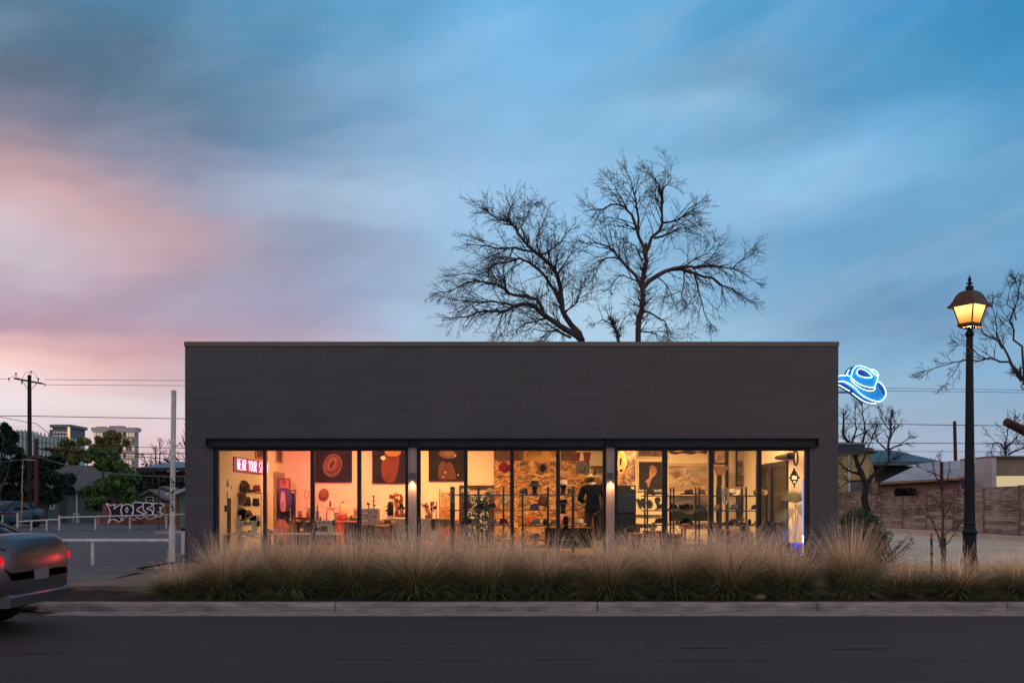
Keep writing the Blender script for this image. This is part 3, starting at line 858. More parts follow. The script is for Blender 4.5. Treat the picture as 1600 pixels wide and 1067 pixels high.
limb_tree('bare_tree', 'large bare tree reaching in from the east edge behind the street lamp', M_bark, 27, (1720, 852, 0.8), [
    ([(1720, 852), (1700, 760), (1660, 680), (1620, 625), (1592, 590)], 0.22, 0.05, -0.6),
    ([(1596, 596), (1575, 568), (1556, 562), (1530, 562), (1505, 561), (1475, 570), (1448, 578)], 0.05, 0.01, -0.5),
    ([(1592, 590), (1575, 555), (1555, 532), (1535, 515), (1522, 500)], 0.06, 0.01, 0.6),
    ([(1600, 600), (1598, 560), (1590, 530), (1580, 500), (1588, 470), (1592, 445)], 0.06, 0.01, -0.8),
    ([(1566, 545), (1556, 510), (1552, 480)], 0.035, 0.01, -0.5),
    ([(1620, 625), (1625, 560), (1615, 490), (1600, 440)], 0.08, 0.012, 0.6),
    ([(1505, 561), (1490, 580), (1478, 600)], 0.02, 0.008, 0.3),
    ([(1545, 562), (1520, 545), (1500, 540)], 0.025, 0.008, 0.5),
    ([(1588, 500), (1575, 475), (1580, 450)], 0.03, 0.008, 0.5),
], 47, trop=0.05, first=5.0, blen=(0.5, 1.1), dens=(3.6, 5, 6), rmin=0.0045)
limb_tree('bare_tree', 'twiggy bare trees crown low over the tan building roof', M_bark, 75, (1575, 812, 0.8), [
    ([(1575, 812), (1575, 740), (1570, 700)], 0.2, 0.08, 0.2),
    ([(1570, 702), (1555, 690), (1550, 705)], 0.07, 0.02, 0.6),
    ([(1570, 700), (1592, 680), (1600, 660)], 0.08, 0.02, 0.6),
    ([(1575, 710), (1600, 700), (1618, 690)], 0.08, 0.02, -0.6),
    ([(1570, 700), (1572, 680), (1585, 655)], 0.06, 0.02, -0.6),
], 53, trop=-0.05, first=4, blen=(1.0, 2.2), dens=(2.4, 3.2, 4), rmin=0.012)
# sawn-off limb of a lopped tree whose trunk stands just out of the picture
lt = Thing('lopped_tree', 'lopped tree with a thick sawn-off limb jutting in at the east edge', 'tree', P(1660, 840, 33))
tm = MB(); tm.tube([P(1660, 842, 33), P(1652, 760, 33), P(1640, 700, 33), P(1636, 640, 33.3)], [0.3, 0.26, 0.24, 0.2], 12)
lt.part('trunk', tm, M_bark2)
sm_ = MB(); sm_.tube([P(1640, 695, 33), P(1618, 682, 32.7), P(1598, 672, 32.4), P(1572, 659, 32.2)], [0.2, 0.17, 0.15, 0.14], 12)
lt.part('sawn_limb', sm_, mat('reddish_bark', (0.07, 0.032, 0.024), 0.9, 0, 0.4, 4, bump=0.6))
# thin distant trees
for (px, py, Y, h, lb, sd) in [(1465, 815, 110, 100, 'far grey twiggy tree on the skyline behind the shed roof', 61), (1535, 815, 115, 95, 'far grey twiggy tree on the skyline behind the white block building', 62),
                      (245, 812, 95, 118, 'far bare round-crowned tree on the skyline over the carport roof', 63), (292, 815, 70, 135, 'bare tree partly hidden by the corner of the shop, behind the white post', 64)]:
    k = Y/F
    limb_tree('bare_tree', lb, M_bark, Y, (px, py, 0.5), [
        ([(px, py), (px+1, py-h*0.45), (px-2, py-h*0.85)], 0.22, 0.05, 0.2),
        ([(px, py-h*0.5), (px-14, py-h*0.7), (px-22, py-h*0.85)], 0.09, 0.03, 1),
        ([(px, py-h*0.5), (px+13, py-h*0.68), (px+20, py-h*0.88)], 0.09, 0.03, -1),
        ([(px-1, py-h*0.6), (px+5, py-h*0.8), (px+4, py-h)], 0.07, 0.03, -1),
    ], sd, trop=0.05, first=2.2, blen=(1.2, 2.6), dens=(2.0, 2.2, 3), rmin=0.018, maxl=2)

# ------------------------------------------------------------------ leafy trees
def leaf_mesh(rng, blobs, n, size, squash=0.7):
    """small leaf faces spread through overlapping clumps; blobs: (centre, radius)"""
    mb = MB(); v = []; f = []
    tot = sum(b[1]**2 for b in blobs)
    for (c, R) in blobs:
        k = int(n * R * R / tot)
        for i in range(k):
            d = Vector((rng.gauss(0, 1), rng.gauss(0, 1), rng.gauss(0, 1))).normalized()
            rr = R * (rng.random() ** 0.45) * (1 + 0.25*math.sin(d.x*7+c.x) * math.cos(d.z*6+c.z))
            p = c + Vector((d.x*rr, d.y*rr, d.z*rr*squash))
            a = Vector((rng.gauss(0, 1), rng.gauss(0, 1), rng.gauss(0, 1))).normalized()
            b_ = a.orthogonal().normalized(); b_.rotate(Matrix.Rotation(rng.uniform(0, 6.28), 3, a))
            s_ = size * rng.uniform(0.6, 1.4)
            o = len(v)
            v += [tuple(p - b_*s_), tuple(p + a.cross(b_)*s_*0.45), tuple(p + b_*s_), tuple(p - a.cross(b_)*s_*0.45)]
            f.append((o, o+1, o+2, o+3))
    mb.v = v; mb.f = f; mb.sm = [False]*len(f)
    return mb
def leafmat(name, c1, c2):
    m = mat(name, c1, 0.6, 0, 0.3, 0.8, col2=c2, island=0.45)
    return m
def leafy_tree(name, label, m, Y, px, gy, clumps, seed, n, size, trunk_r=0.25, group=None, squash=0.75):
    """clumps: (px, py, radius in px)"""
    rng = random.Random(seed)
    base = P(px, gy, Y)
    t = Thing(name, label, 'tree', base, group)
    tr = MB()
    blobs = []
    for (cx_, cy_, r) in clumps:
        R = r/F*Y
        c = P(cx_, cy_, Y + rng.uniform(-0.6, 0.6)*R)
        # break each clump into smaller ones
        for j in range(7):
            d = Vector((rng.gauss(0, 1), rng.gauss(0, 1), rng.gauss(0, 1))).normalized()*R*0.72
            blobs.append((c + Vector((d.x, d.y, d.z*squash)), R*rng.uniform(0.28, 0.52)))
        tr.tube([base + Vector((0, 0, (c.z-base.z)*0.35)), base.lerp(c, 0.6) + Vector((rng.uniform(-.2, .2), 0, 0.2)), c], [trunk_r*0.5, trunk_r*0.25, 0.03], 6)
    top = max(b[0].z for b in blobs)
    tr.tube([base, base + Vector((0.1, 0, (top-base.z)*0.25)), base + Vector((-0.1, 0.1, (top-base.z)*0.5))], [trunk_r, trunk_r*0.8, trunk_r*0.5], 9)
    t.part('trunk', tr, M_bark)
    t.part('crown', leaf_mesh(rng, blobs, n, size, squash), m)
    return t
M_oak = leafmat('oak_leaves', (0.014, 0.030, 0.026), (0.032, 0.055, 0.042))
M_green = leafmat('spring_leaves', (0.06, 0.13, 0.04), (0.12, 0.20, 0.06))
M_olive = leafmat('olive_leaves', (0.13, 0.14, 0.05), (0.22, 0.20, 0.08))
leafy_tree('oak_tree', 'dark evergreen oak at the west edge in front of the glass office block', M_oak, 62, -6, 818, [(-12,700,28),(14,686,16),(20,705,14),(0,725,18),(8,668,9)], 5, 9000, 0.16, 0.3)
leafy_tree('oak_tree', 'broad dark evergreen oak behind the two wooden poles', M_oak, 64, 66, 818, [(20,745,22),(40,730,24),(70,728,26),(92,745,22),(60,760,26),(30,775,22),(100,765,14),(85,775,12),(5,770,18)], 6, 26000, 0.19, 0.32)
leafy_tree('leafy_tree', 'big bright green tree beside the graffiti fence in front of the hotel tower', M_green, 66, 175, 818, [(170,740,30),(195,745,22),(150,760,24),(175,770,30),(200,775,20),(160,715,22),(185,720,18),(150,790,18),(195,798,16)], 7, 34000, 0.17, 0.28)
leafy_tree('leafy_tree', 'thin olive yellow tree between the two towers', M_olive, 82, 115, 812, [(105,700,22),(120,712,20),(95,720,18),(130,690,10),(110,735,18),(140,712,14)], 8, 12000, 0.16, 0.2)
leafy_tree('leafy_tree', 'thin olive yellow tree top in front of the hotel tower', M_olive, 84, 170, 812, [(160,690,14),(176,684,13),(190,694,12),(150,700,10),(172,702,16)], 9, 8000, 0.15, 0.2)

# dark scrub behind the small gabled houses
rng = random.Random(77)
bl_ = [(P(rng.uniform(205, 300), rng.uniform(745, 800), 92 + rng.uniform(0, 10)), rng.uniform(1.0, 2.2)) for i in range(34)]
o_ = leaf_mesh(rng, bl_, 12000, 0.22)
single('scrub', o_, leafmat('scrub_leaves', (0.016, 0.02, 0.02), (0.035, 0.038, 0.035)), 'dark mass of scrub behind the small gabled houses', 'scrub', kind='stuff')
# far wooded horizon
bl_ = []
for i in range(260):
    a = rng.uniform(-1.0, 1.0); Y = 300 + rng.uniform(0, 60)
    bl_.append((Vector((a*Y, Y, rng.uniform(0.5, 5.0))), rng.uniform(4, 9)))
single('far_woods', leaf_mesh(rng, bl_, 30000, 1.0), leafmat('far_leaves', (0.045, 0.05, 0.05), (0.07, 0.072, 0.066)), 'low line of far trees along the horizon', 'woods', kind='stuff')
# ------------------------------------------------------------------ street lamp
YLp = 14.6; lx = PX(1515, YLp); sL = YLp/F
def LZ(py): return PZ(py, YLp)
M_iron = mat('dark_green_iron', (0.005, 0.011, 0.016), 0.5, 0.0, 0.2, 6, bump=0.1, spec=0.2)
lp = Thing('street_lamp', 'tall black iron street lamp with a lit amber four-sided lantern', 'street lamp', (lx, YLp, 0.10))
base_px = PX(1522, YLp)
pole = MB()
tw = 0.010
pr = [(0.135,0.10),(0.135,LZ(872)),(0.10,LZ(866)),(0.095,LZ(842)),(0.105,LZ(836)),(0.108,LZ(832)),(0.095,LZ(829)),(0.083,LZ(826)),(0.088,LZ(822)),(0.080,LZ(820))]
def lean(z): return lx + (base_px-lx)*(1-(z-0.1)/4.0)*0.55 if z < 4.1 else lx
v = []
prof = [(0.125, 0.10), (0.125, LZ(880)), (0.098, LZ(866)), (0.094, LZ(836)), (0.112, LZ(831)), (0.104, LZ(828)), (0.082, LZ(826)), (0.080, LZ(820)), (0.090, LZ(818)), (0.078, LZ(815)), (0.048, LZ(530)), (0.045, LZ(527)), (0.060, LZ(524)), (0.064, LZ(521)), (0.048, LZ(518)), (0.036, LZ(516)), (0.034, LZ(512))]
n = 24; vv = []; ff = []
for i, (r, z) in enumerate(prof):
    flute = 0.92 if 9 <= i <= 10 else 1.0
    for k in range(n):
        a = 2*math.pi*k/n
        rr = r*(flute if k % 2 else 1.0)
        vv.append((lx+math.cos(a)*rr, YLp+math.sin(a)*rr, z))
for i in range(len(prof)-1):
    for k in range(n):
        ff.append((i*n+k, i*n+(k+1) % n, (i+1)*n+(k+1) % n, (i+1)*n+k))
pole.add(vv, ff, False)
lp.part('pole', pole, M_iron)
# small metal number plate low on the pole
lp.part('plate', MB().box(lx+0.028, lx+0.046, YLp-0.078, YLp-0.068, LZ(724), LZ(704)), mat('tag_metal', (0.35, 0.36, 0.38), 0.4, 0.5))
def sqring(r, z, rot): return [(lx+math.cos(rot+math.pi/2*k)*r*1.4142, YLp+math.sin(rot+math.pi/2*k)*r*1.4142, z) for k in range(4)]
ROT = math.radians(77)
zt, zb = LZ(476), LZ(505)
rt, rb = 0.168, 0.106
M_lantern = mat('lantern_copper', (0.075, 0.028, 0.014), 0.5, 0.2, 0.2, 8)
bz = MB()
bz.add(sqring(0.055, LZ(514), ROT)+sqring(rb+0.012, LZ(511), ROT)+sqring(rb+0.018, LZ(506), ROT)+sqring(rb, zb, ROT), [(3,2,1,0)]+[(a*4+k, a*4+(k+1) % 4, a*4+4+(k+1) % 4, a*4+4+k) for a in range(3) for k in range(4)]+[(12,13,14,15)])
lp.part('lantern_base', bz, M_lantern)
cg = MB(); A, B = sqring(rb, zb, ROT), sqring(rt, zt, ROT)
for k in range(4): cg.tube([A[k], B[k]], 0.011, 6)
for k in range(4): cg.tube([B[k], B[(k+1) % 4]], 0.012, 6)
lp.part('lantern_cage', cg, M_lantern)
pn = MB(); A, B = sqring(rb-0.006, zb+0.004, ROT), sqring(rt-0.008, zt-0.006, ROT)
def lantern_glass():
    m = bpy.data.materials.new('lit_amber_glass'); m.use_nodes = True
    nt = m.node_tree; N, L = nt.nodes, nt.links; N.clear()
    o = N.new('ShaderNodeOutputMaterial'); e = N.new('ShaderNodeEmission')
    tc = N.new('ShaderNodeTexCoord'); sp = N.new('ShaderNodeSeparateXYZ'); L.new(tc.outputs['Generated'], sp.inputs[0])
    cr = N.new('ShaderNodeValToRGB'); cr.color_ramp.elements[0].color = (1.0, 0.36, 0.06, 1); cr.color_ramp.elements[1].color = (1.0, 0.50, 0.15, 1)
    cr.color_ramp.elements[1].position = 0.6
    L.new(sp.outputs[2], cr.inputs[0]); L.new(cr.outputs[0], e.inputs[0])
    mr = N.new('ShaderNodeMapRange'); mr.inputs['To Min'].default_value = 0.9; mr.inputs['To Max'].default_value = 2.5; mr.inputs['From Max'].default_value = 0.75
    L.new(sp.outputs[2], mr.inputs['Value']); L.new(mr.outputs[0], e.inputs[1])
    L.new(e.outputs[0], o.inputs[0]); return m
for k in range(4): pn.add([A[k], A[(k+1) % 4], B[(k+1) % 4], B[k]], [(0,1,2,3)])
lp.part('lantern_glass', pn, lantern_glass())
rf = MB()
prof = [(rt+0.054, LZ(480.5)), (rt+0.056, LZ(479)), (rt+0.02, LZ(474)), (rt-0.008, LZ(468)), (rt-0.028, LZ(462)), (rt-0.062, LZ(457)), (0.07, LZ(454.5)), (0.055, LZ(454))]
vv = [q for (r, z) in prof for q in sqring(r, z, ROT)]
rf.add(vv, [(a*4+k, a*4+(k+1) % 4, a*4+4+(k+1) % 4, a*4+4+k) for a in range(len(prof)-1) for k in range(4)]+[tuple(range(len(vv)-4, len(vv)))], False)
lp.part('lantern_roof', rf, M_lantern)
fn = MB().lathe([(0.056, LZ(457)), (0.056, LZ(448)), (0.045, LZ(447)), (0.018, LZ(446)), (0.018, LZ(444.5)), (0.052, LZ(443.5)), (0.04, LZ(442)), (0.016, LZ(440.5)), (0.03, LZ(437)), (0.018, LZ(434.5)), (0.012, LZ(433.5)), (0.016, LZ(432)), (0.0, LZ(430.5))], (lx, YLp, 0), 14)
lp.part('finial', fn, M_iron)
ld = bpy.data.lights.new('lantern_bulb', 'POINT'); ld.energy = 620; ld.color = (1.0, 0.44, 0.17); ld.shadow_soft_size = 0.06
lo = bpy.data.objects.new('lantern_bulb', ld); COL.objects.link(lo); lo.location = (lx, YLp, (zt+zb)/2 - 0.35)

# ------------------------------------------------------------------ neon hat sign on the east wall
YS = 22.0
def hz(x, y): return (PX(1290 + x/10.667, YS), PZ(550 + y/10.667, YS))
ns = Thing('neon_hat_sign', 'blue cowboy hat sign outlined in glowing neon on the east wall of the shop', 'neon sign', (wx1, YS, PZ(600, YS)))
def smooth(pts, closed=False, k=5):
    out = []; n = len(pts)
    rng_ = range(n if closed else n-1)
    for i in rng_:
        p0 = pts[(i-1) % n] if (closed or i) else pts[0]; p1 = pts[i]; p2 = pts[(i+1) % n]; p3 = pts[(i+2) % n] if (closed or i+2 < n) else p2
        for s_ in range(k):
            u = s_/k
            out.append(tuple(0.5*((2*p1[j]) + (p2[j]-p0[j])*u + (2*p0[j]-5*p1[j]+4*p2[j]-p3[j])*u*u + (3*p1[j]-p0[j]-3*p2[j]+p3[j])*u**3) for j in range(2)))
    if not closed: out.append(pts[-1])
    return out
brim_out = [(120,440),(215,392),(330,388),(400,405),(600,500),(845,490),(900,512),(960,572),(995,640),(1000,705),(970,780),(920,822),(850,862),(780,864),(700,850),(600,808),(500,745),(430,690),(380,655),(300,605),(215,560),(130,520)]
crown_out = [(400,460),(350,385),(365,310),(410,255),(470,232),(560,230),(650,255),(720,290),(790,300),(848,350),(864,400),(850,480),(810,600),(760,645),(640,640),(520,580)]
bp_ = MB().prism([hz(*p) for p in smooth(brim_out, True, 3)], YS, YS+0.13)
M_blue = mat('sign_blue', (0.010, 0.40, 1.0), 0.35, 0, 0.1, 6)
M_dblue = mat('sign_deep_blue', (0.006, 0.05, 0.32), 0.4, 0, 0.25, 9)
ns.part('brim_panel', bp_, M_blue)
ns.part('crown_panel', MB().prism([hz(*p) for p in smooth(crown_out, True, 3)], YS-0.03, YS+0.15), M_blue)
dk = MB()
dk.prism([hz(*p) for p in smooth([(505,350),(525,300),(570,288),(640,312),(710,362),(748,410),(735,430),(640,428),(550,403)], True, 3)], YS-0.034, YS-0.031)
dk.prism([hz(*p) for p in smooth([(408,440),(470,495),(560,555),(660,590),(795,603),(778,640),(720,648),(640,632),(540,588),(450,520)], True, 3)], YS-0.034, YS-0.031)
dk.prism([hz(*p) for p in [(850,500),(900,520),(950,575),(985,645),(985,700),(960,720),(930,640),(880,570)]], YS-0.004, YS-0.001)
dk.prism([hz(*p) for p in [(215,505),(300,510),(420,590),(520,690),(640,775),(760,820),(870,845),(780,858),(700,845),(600,800),(500,735),(430,680),(300,600),(215,545)]], YS-0.004, YS-0.001)
dk.prism([hz(*p) for p in [(385,300),(430,258),(470,240),(430,300),(415,370),(400,420),(380,380)]], YS-0.034, YS-0.031)
ns.part('dark_panel', dk, M_dblue)
tubes = [
 [(410,430),(415,370),(440,300),(490,248),(545,238),(610,250),(680,280),(740,310),(800,370),(850,410)],
 [(852,410),(840,480),(800,580)],
 [(500,350),(520,300),(570,287),(640,310),(710,360),(748,408),(735,432),(640,430),(550,405),(508,372),(500,350)],
 [(730,300),(790,305),(840,345),(862,395),(845,405),(790,370),(735,318)],
 [(410,428),(470,490),(560,550),(660,585),(740,598),(800,598),(798,625),(775,645),(720,652),(640,637),(540,590),(450,520),(400,462),(410,428)],
 [(340,388),(352,350),(380,300)],
 [(140,428),(215,403),(300,392),(400,405)],
 [(150,500),(215,494),(300,495),(400,540),(480,600),(560,690),(660,760),(780,812),(880,827),(950,790),(995,712),(985,640),(950,570),(900,515),(845,492)],
 [(300,502),(420,560),(510,630)],
 [(430,685),(520,752),(620,818),(720,853),(830,860)],
 [(140,525),(235,565),(310,610),(390,652)]]
M_neonb = emit('neon_blue', (0.42, 0.76, 1.0), 5)
for i, t_ in enumerate(tubes):
    front = i in (0, 1, 2, 3, 4)
    y = YS - (0.075 if front else 0.045)
    ns.part('neon_tube', MB().tube([(a, y, b) for a, b in [hz(*p) for p in smooth(t_, False, 4)]], 0.0085, 6), M_neonb)
bk = MB(); z = PZ(612, YS)
bk.box(wx1, hz(430, 660)[0], YS+0.03, YS+0.09, z-0.025, z+0.012)
ns.part('wall_plate', MB().box(wx1, wx1+0.02, YS-0.05, YS+0.17, z-0.12, z+0.12), M_dblue)
ns.part('upper_bracket', MB().box(wx1, wx1+0.25, YS+0.04, YS+0.09, z+0.5, z+0.54), M_dblue)
ns.part('bracket', bk, M_dblue)
# canopy over the east door
cn = Thing('canopy', 'flat dark blue metal canopy on the east wall of the shop', 'canopy', (wx1, 21.2, PZ(708, 21)))
cn.part('fascia', MB().bev(wx1, PX(1352, 21), 21.0, 25.5, PZ(707, 21), PZ(694, 21), 0.012), mat('canopy_blue', (0.008, 0.018, 0.045), 0.5))
cn.part('cap_flashing', MB().box(wx1, PX(1353.5, 21), 20.975, 25.52, PZ(694, 21), PZ(692, 21)), mat('flashing', (0.16, 0.2, 0.24), 0.35, 0.5))

# ------------------------------------------------------------------ board fence running away along the east boundary
fx = 16.7
bf = Thing('board_fence', 'long weathered horizontal board fence around the concrete yard', 'fence', (fx, 32, 0.24))
def board_mat():
    m = bpy.data.materials.new('weathered_boards'); m.use_nodes = True
    nt = m.node_tree; N, L = nt.nodes, nt.links
    b = N['Principled BSDF']; b.inputs['Roughness'].default_value = 0.85
    tc = N.new('ShaderNodeTexCoord')
    g = N.new('ShaderNodeNewGeometry')
    mp = N.new('ShaderNodeMapping'); mp.inputs['Scale'].default_value = (1, 0.7, 7); L.new(tc.outputs['Object'], mp.inputs[0])
    nz = N.new('ShaderNodeTexNoise'); nz.inputs['Scale'].default_value = 2.2; nz.inputs['Detail'].default_value = 7; L.new(mp.outputs[0], nz.inputs['Vector'])
    n2 = N.new('ShaderNodeTexNoise'); n2.inputs['Scale'].default_value = 0.45; n2.inputs['Detail'].default_value = 4; L.new(tc.outputs['Object'], n2.inputs['Vector'])
    cr = N.new('ShaderNodeValToRGB'); e = cr.color_ramp.elements
    e[0].position = 0.3; e[0].color = (0.055, 0.042, 0.038, 1); e[1].position = 0.74; e[1].color = (0.42, 0.33, 0.27, 1)
    ad = N.new('ShaderNodeMath'); ad.operation = 'MULTIPLY_ADD'; L.new(g.outputs['Random Per Island'], ad.inputs[0]); ad.inputs[1].default_value = 0.30
    s2 = N.new('ShaderNodeMath'); s2.operation = 'MULTIPLY_ADD'; L.new(n2.outputs['Fac'], s2.inputs[0]); s2.inputs[1].default_value = 0.5; s2.inputs[2].default_value = -0.36
    a2 = N.new('ShaderNodeMath'); a2.operation = 'ADD'; L.new(nz.outputs['Fac'], a2.inputs[0]); L.new(s2.outputs[0], a2.inputs[1])
    L.new(a2.outputs[0], ad.inputs[2]); L.new(ad.outputs[0], cr.inputs[0]); L.new(cr.outputs[0], b.inputs['Base Color'])
    return m
M_board = board_mat()
rng = random.Random(9)
y = 25.0; top0 = PZ(757, 32)
i = 0
while y < 62:
    y1 = y + 2.4
    pm = MB(); zt_ = top0 - 0.012*i*(i < 9) + rng.uniform(-.02, .02); nb = 12
    for j in range(nb):
        za = 0.26 + (zt_-0.26)*j/nb; zb_ = 0.26 + (zt_-0.26)*(j+1)/nb - 0.008
        w = rng.uniform(-0.006, 0.006)
        ysp = y + 2.4*rng.choice([0.5, 1.0, 1.0])
        pm.box(fx-0.02+w, fx+w, y+0.005, min(ysp, y1-0.005), za, zb_)
        if ysp < y1-0.1: pm.box(fx-0.02-w, fx-w, ysp+0.004, y1-0.005, za, zb_)
    bf.part('board_panel', pm, M_board)
    bf.part('post', MB().box(fx-0.055, fx-0.024, y-0.04, y+0.04, 0.24, zt_+0.02), mat('fence_post_wood', (0.22, 0.15, 0.11), 0.85, 0, 0.3, 5))
    y = y1; i += 1
# cross piece closing the yard
pm = MB()
for j in range(12):
    pm.box(8.0, fx-0.06, 62.1+rng.uniform(-.01, .01), 62.13, 0.26+0.14*j, 0.26+0.14*(j+1)-0.01)
bf.part('end_panel', pm, M_board)
# black bundle hung over the top boards
cb = leaf_mesh(rng, [(P(1424+dx, 766+dy, 40.3) + Vector((-0.25, 0, 0)), 0.16) for dx in range(-12, 13, 4) for dy in (0, 5)], 1600, 0.05)
single('vine_tangle', cb, mat('dry_vine', (0.015, 0.01, 0.01), 0.9, 0, 0.3), 'dark tangle of dry vine hanging over the top of the board fence', 'vine')

# ------------------------------------------------------------------ muhly grass clumps
def grass_mats():
    def gm(name, stops, isl, rough=0.75):
        m = bpy.data.materials.new(name); m.use_nodes = True
        nt = m.node_tree; N, L = nt.nodes, nt.links
        b = N['Principled BSDF']; b.inputs['Roughness'].default_value = rough
        tc = N.new('ShaderNodeTexCoord'); sp = N.new('ShaderNodeSeparateXYZ'); L.new(tc.outputs['Object'], sp.inputs[0])
        g = N.new('ShaderNodeNewGeometry')
        a = N.new('ShaderNodeMath'); a.operation = 'MULTIPLY_ADD'; L.new(g.outputs['Random Per Island'], a.inputs[0]); a.inputs[1].default_value = 0.5; L.new(sp.outputs[2], a.inputs[2])
        cr = N.new('ShaderNodeValToRGB'); e = cr.color_ramp.elements
        e[0].position, e[0].color = stops[0][0], (*stops[0][1], 1); e[1].position, e[1].color = stops[1][0], (*stops[1][1], 1)
        for p, c in stops[2:]:
            q = e.new(p); q.color = (*c, 1)
        L.new(a.outputs[0], cr.inputs[0])
        m2 = N.new('ShaderNodeMapRange'); m2.inputs['To Min'].default_value = 1-isl; m2.inputs['To Max'].default_value = 1+isl
        wn = N.new('ShaderNodeMath'); wn.operation = 'FRACT'
        mm = N.new('ShaderNodeMath'); mm.operation = 'MULTIPLY'; L.new(g.outputs['Random Per Island'], mm.inputs[0]); mm.inputs[1].default_value = 17.3
        L.new(mm.outputs[0], wn.inputs[0]); L.new(wn.outputs[0], m2.inputs['Value'])
        s = N.new('ShaderNodeVectorMath'); s.operation = 'SCALE'; L.new(cr.outputs[0], s.inputs[0]); L.new(m2.outputs[0], s.inputs['Scale'])
        L.new(s.outputs[0], b.inputs['Base Color'])
        return m
    leaf = gm('grass_leaves', [(0.0, (0.10, 0.13, 0.05)), (0.95, (0.60, 0.44, 0.25)), (0.45, (0.17, 0.18, 0.075)), (0.70, (0.36, 0.29, 0.15))], 0.6)
    stalk = gm('grass_stalks', [(0.2, (0.46, 0.31, 0.17)), (1.2, (0.86, 0.62, 0.41))], 0.45)
    return leaf, stalk
M_leaf, M_stalk = grass_mats()
def blade(v, f, rng, p, az, lean0, length, width, curve, segs):
    """a narrow strip that leans over as it rises"""
    ang = lean0
    side = (-math.sin(az), math.cos(az))
    tw = rng.uniform(-0.8, 0.8)
    sx_, sy_ = side[0]*math.cos(tw) - side[1]*math.sin(tw), side[0]*math.sin(tw) + side[1]*math.cos(tw)
    x, y, z = p
    o = len(v); n = 0
    st = length/segs
    path = []
    for i in range(segs+1):
        w = width*(1 - (i/segs)**1.6)*0.5
        path.append((x, y, z))
        if i == segs: v.append((x, y, z))
        else:
            v.append((x - sx_*w, y - sy_*w, z)); v.append((x + sx_*w, y + sy_*w, z))
        x += math.cos(az)*math.sin(ang)*st; y += math.sin(az)*math.sin(ang)*st; z += math.cos(ang)*st
        ang += curve/segs
        az += rng.uniform(-0.06, 0.06)
    for i in range(segs-1): f.append((o+2*i, o+2*i+1, o+2*i+3, o+2*i+2))
    f.append((o+2*(segs-1), o+2*(segs-1)+1, o+2*segs))
    return path
def clump_parts(seed, nleaf, nstalk, tall):
    rng = random.Random(seed)
    L_ = MB(); S_ = MB()
    lean_bias = (rng.uniform(-.12, .12), rng.uniform(-.12, .12))
    for i in range(nleaf):
        r = 0.17*math.sqrt(rng.random()); a = rng.uniform(0, 6.283)
        az = a + rng.gauss(0, 0.5)
        low = rng.random() < 0.42
        ln = (rng.uniform(0.4, 0.8) if low else rng.uniform(0.45, 0.95))*tall
        blade(L_.v, L_.f, rng, (math.cos(a)*r, math.sin(a)*r, 0), az, rng.uniform(0.6, 1.15) if low else rng.uniform(0.05, 0.75), ln, rng.uniform(0.0045, 0.008), rng.uniform(0.5, 1.7), 5)
    L_.sm = [False]*len(L_.f)
    for i in range(nstalk):
        r = 0.14*math.sqrt(rng.random()); a = rng.uniform(0, 6.283)
        az = a + rng.gauss(0, 0.5)
        ln = rng.uniform(0.55, 1.12)*tall
        path = blade(S_.v, S_.f, rng, (math.cos(a)*r, math.sin(a)*r, 0.08), az, abs(rng.gauss(0.25, 0.26)), ln, rng.uniform(0.0040, 0.0066), rng.uniform(-0.05, 0.65), 6)
        # airy plume: hair-fine side branches along the upper part
        for q in range(5):
            k = rng.uniform(2.6, 5.8); i0 = int(k); u = k-i0
            p0 = path[i0]; p1 = path[min(i0+1, 6)]
            b = [p0[j]+(p1[j]-p0[j])*u for j in range(3)]
            d = [p1[j]-p0[j] for j in range(3)]; m_ = math.sqrt(sum(t*t for t in d)) or 1
            hl = rng.uniform(0.05, 0.13)
            e = [b[j] + d[j]/m_*hl + rng.gauss(0, 0.022) for j in range(3)]
            o = len(S_.v)
            S_.v += [tuple(b), (b[0]+0.0022, b[1], b[2]+0.001), tuple(e)]
            S_.f.append((o, o+1, o+2))
    S_.sm = [False]*len(S_.f)
    return L_.mesh('leaves'), S_.mesh('flower_stalks')
variants = [clump_parts(100+i, 3200, 600, 1.0) for i in range(4)] + [clump_parts(110+i, 2400, 230, 0.92) for i in range(2)]
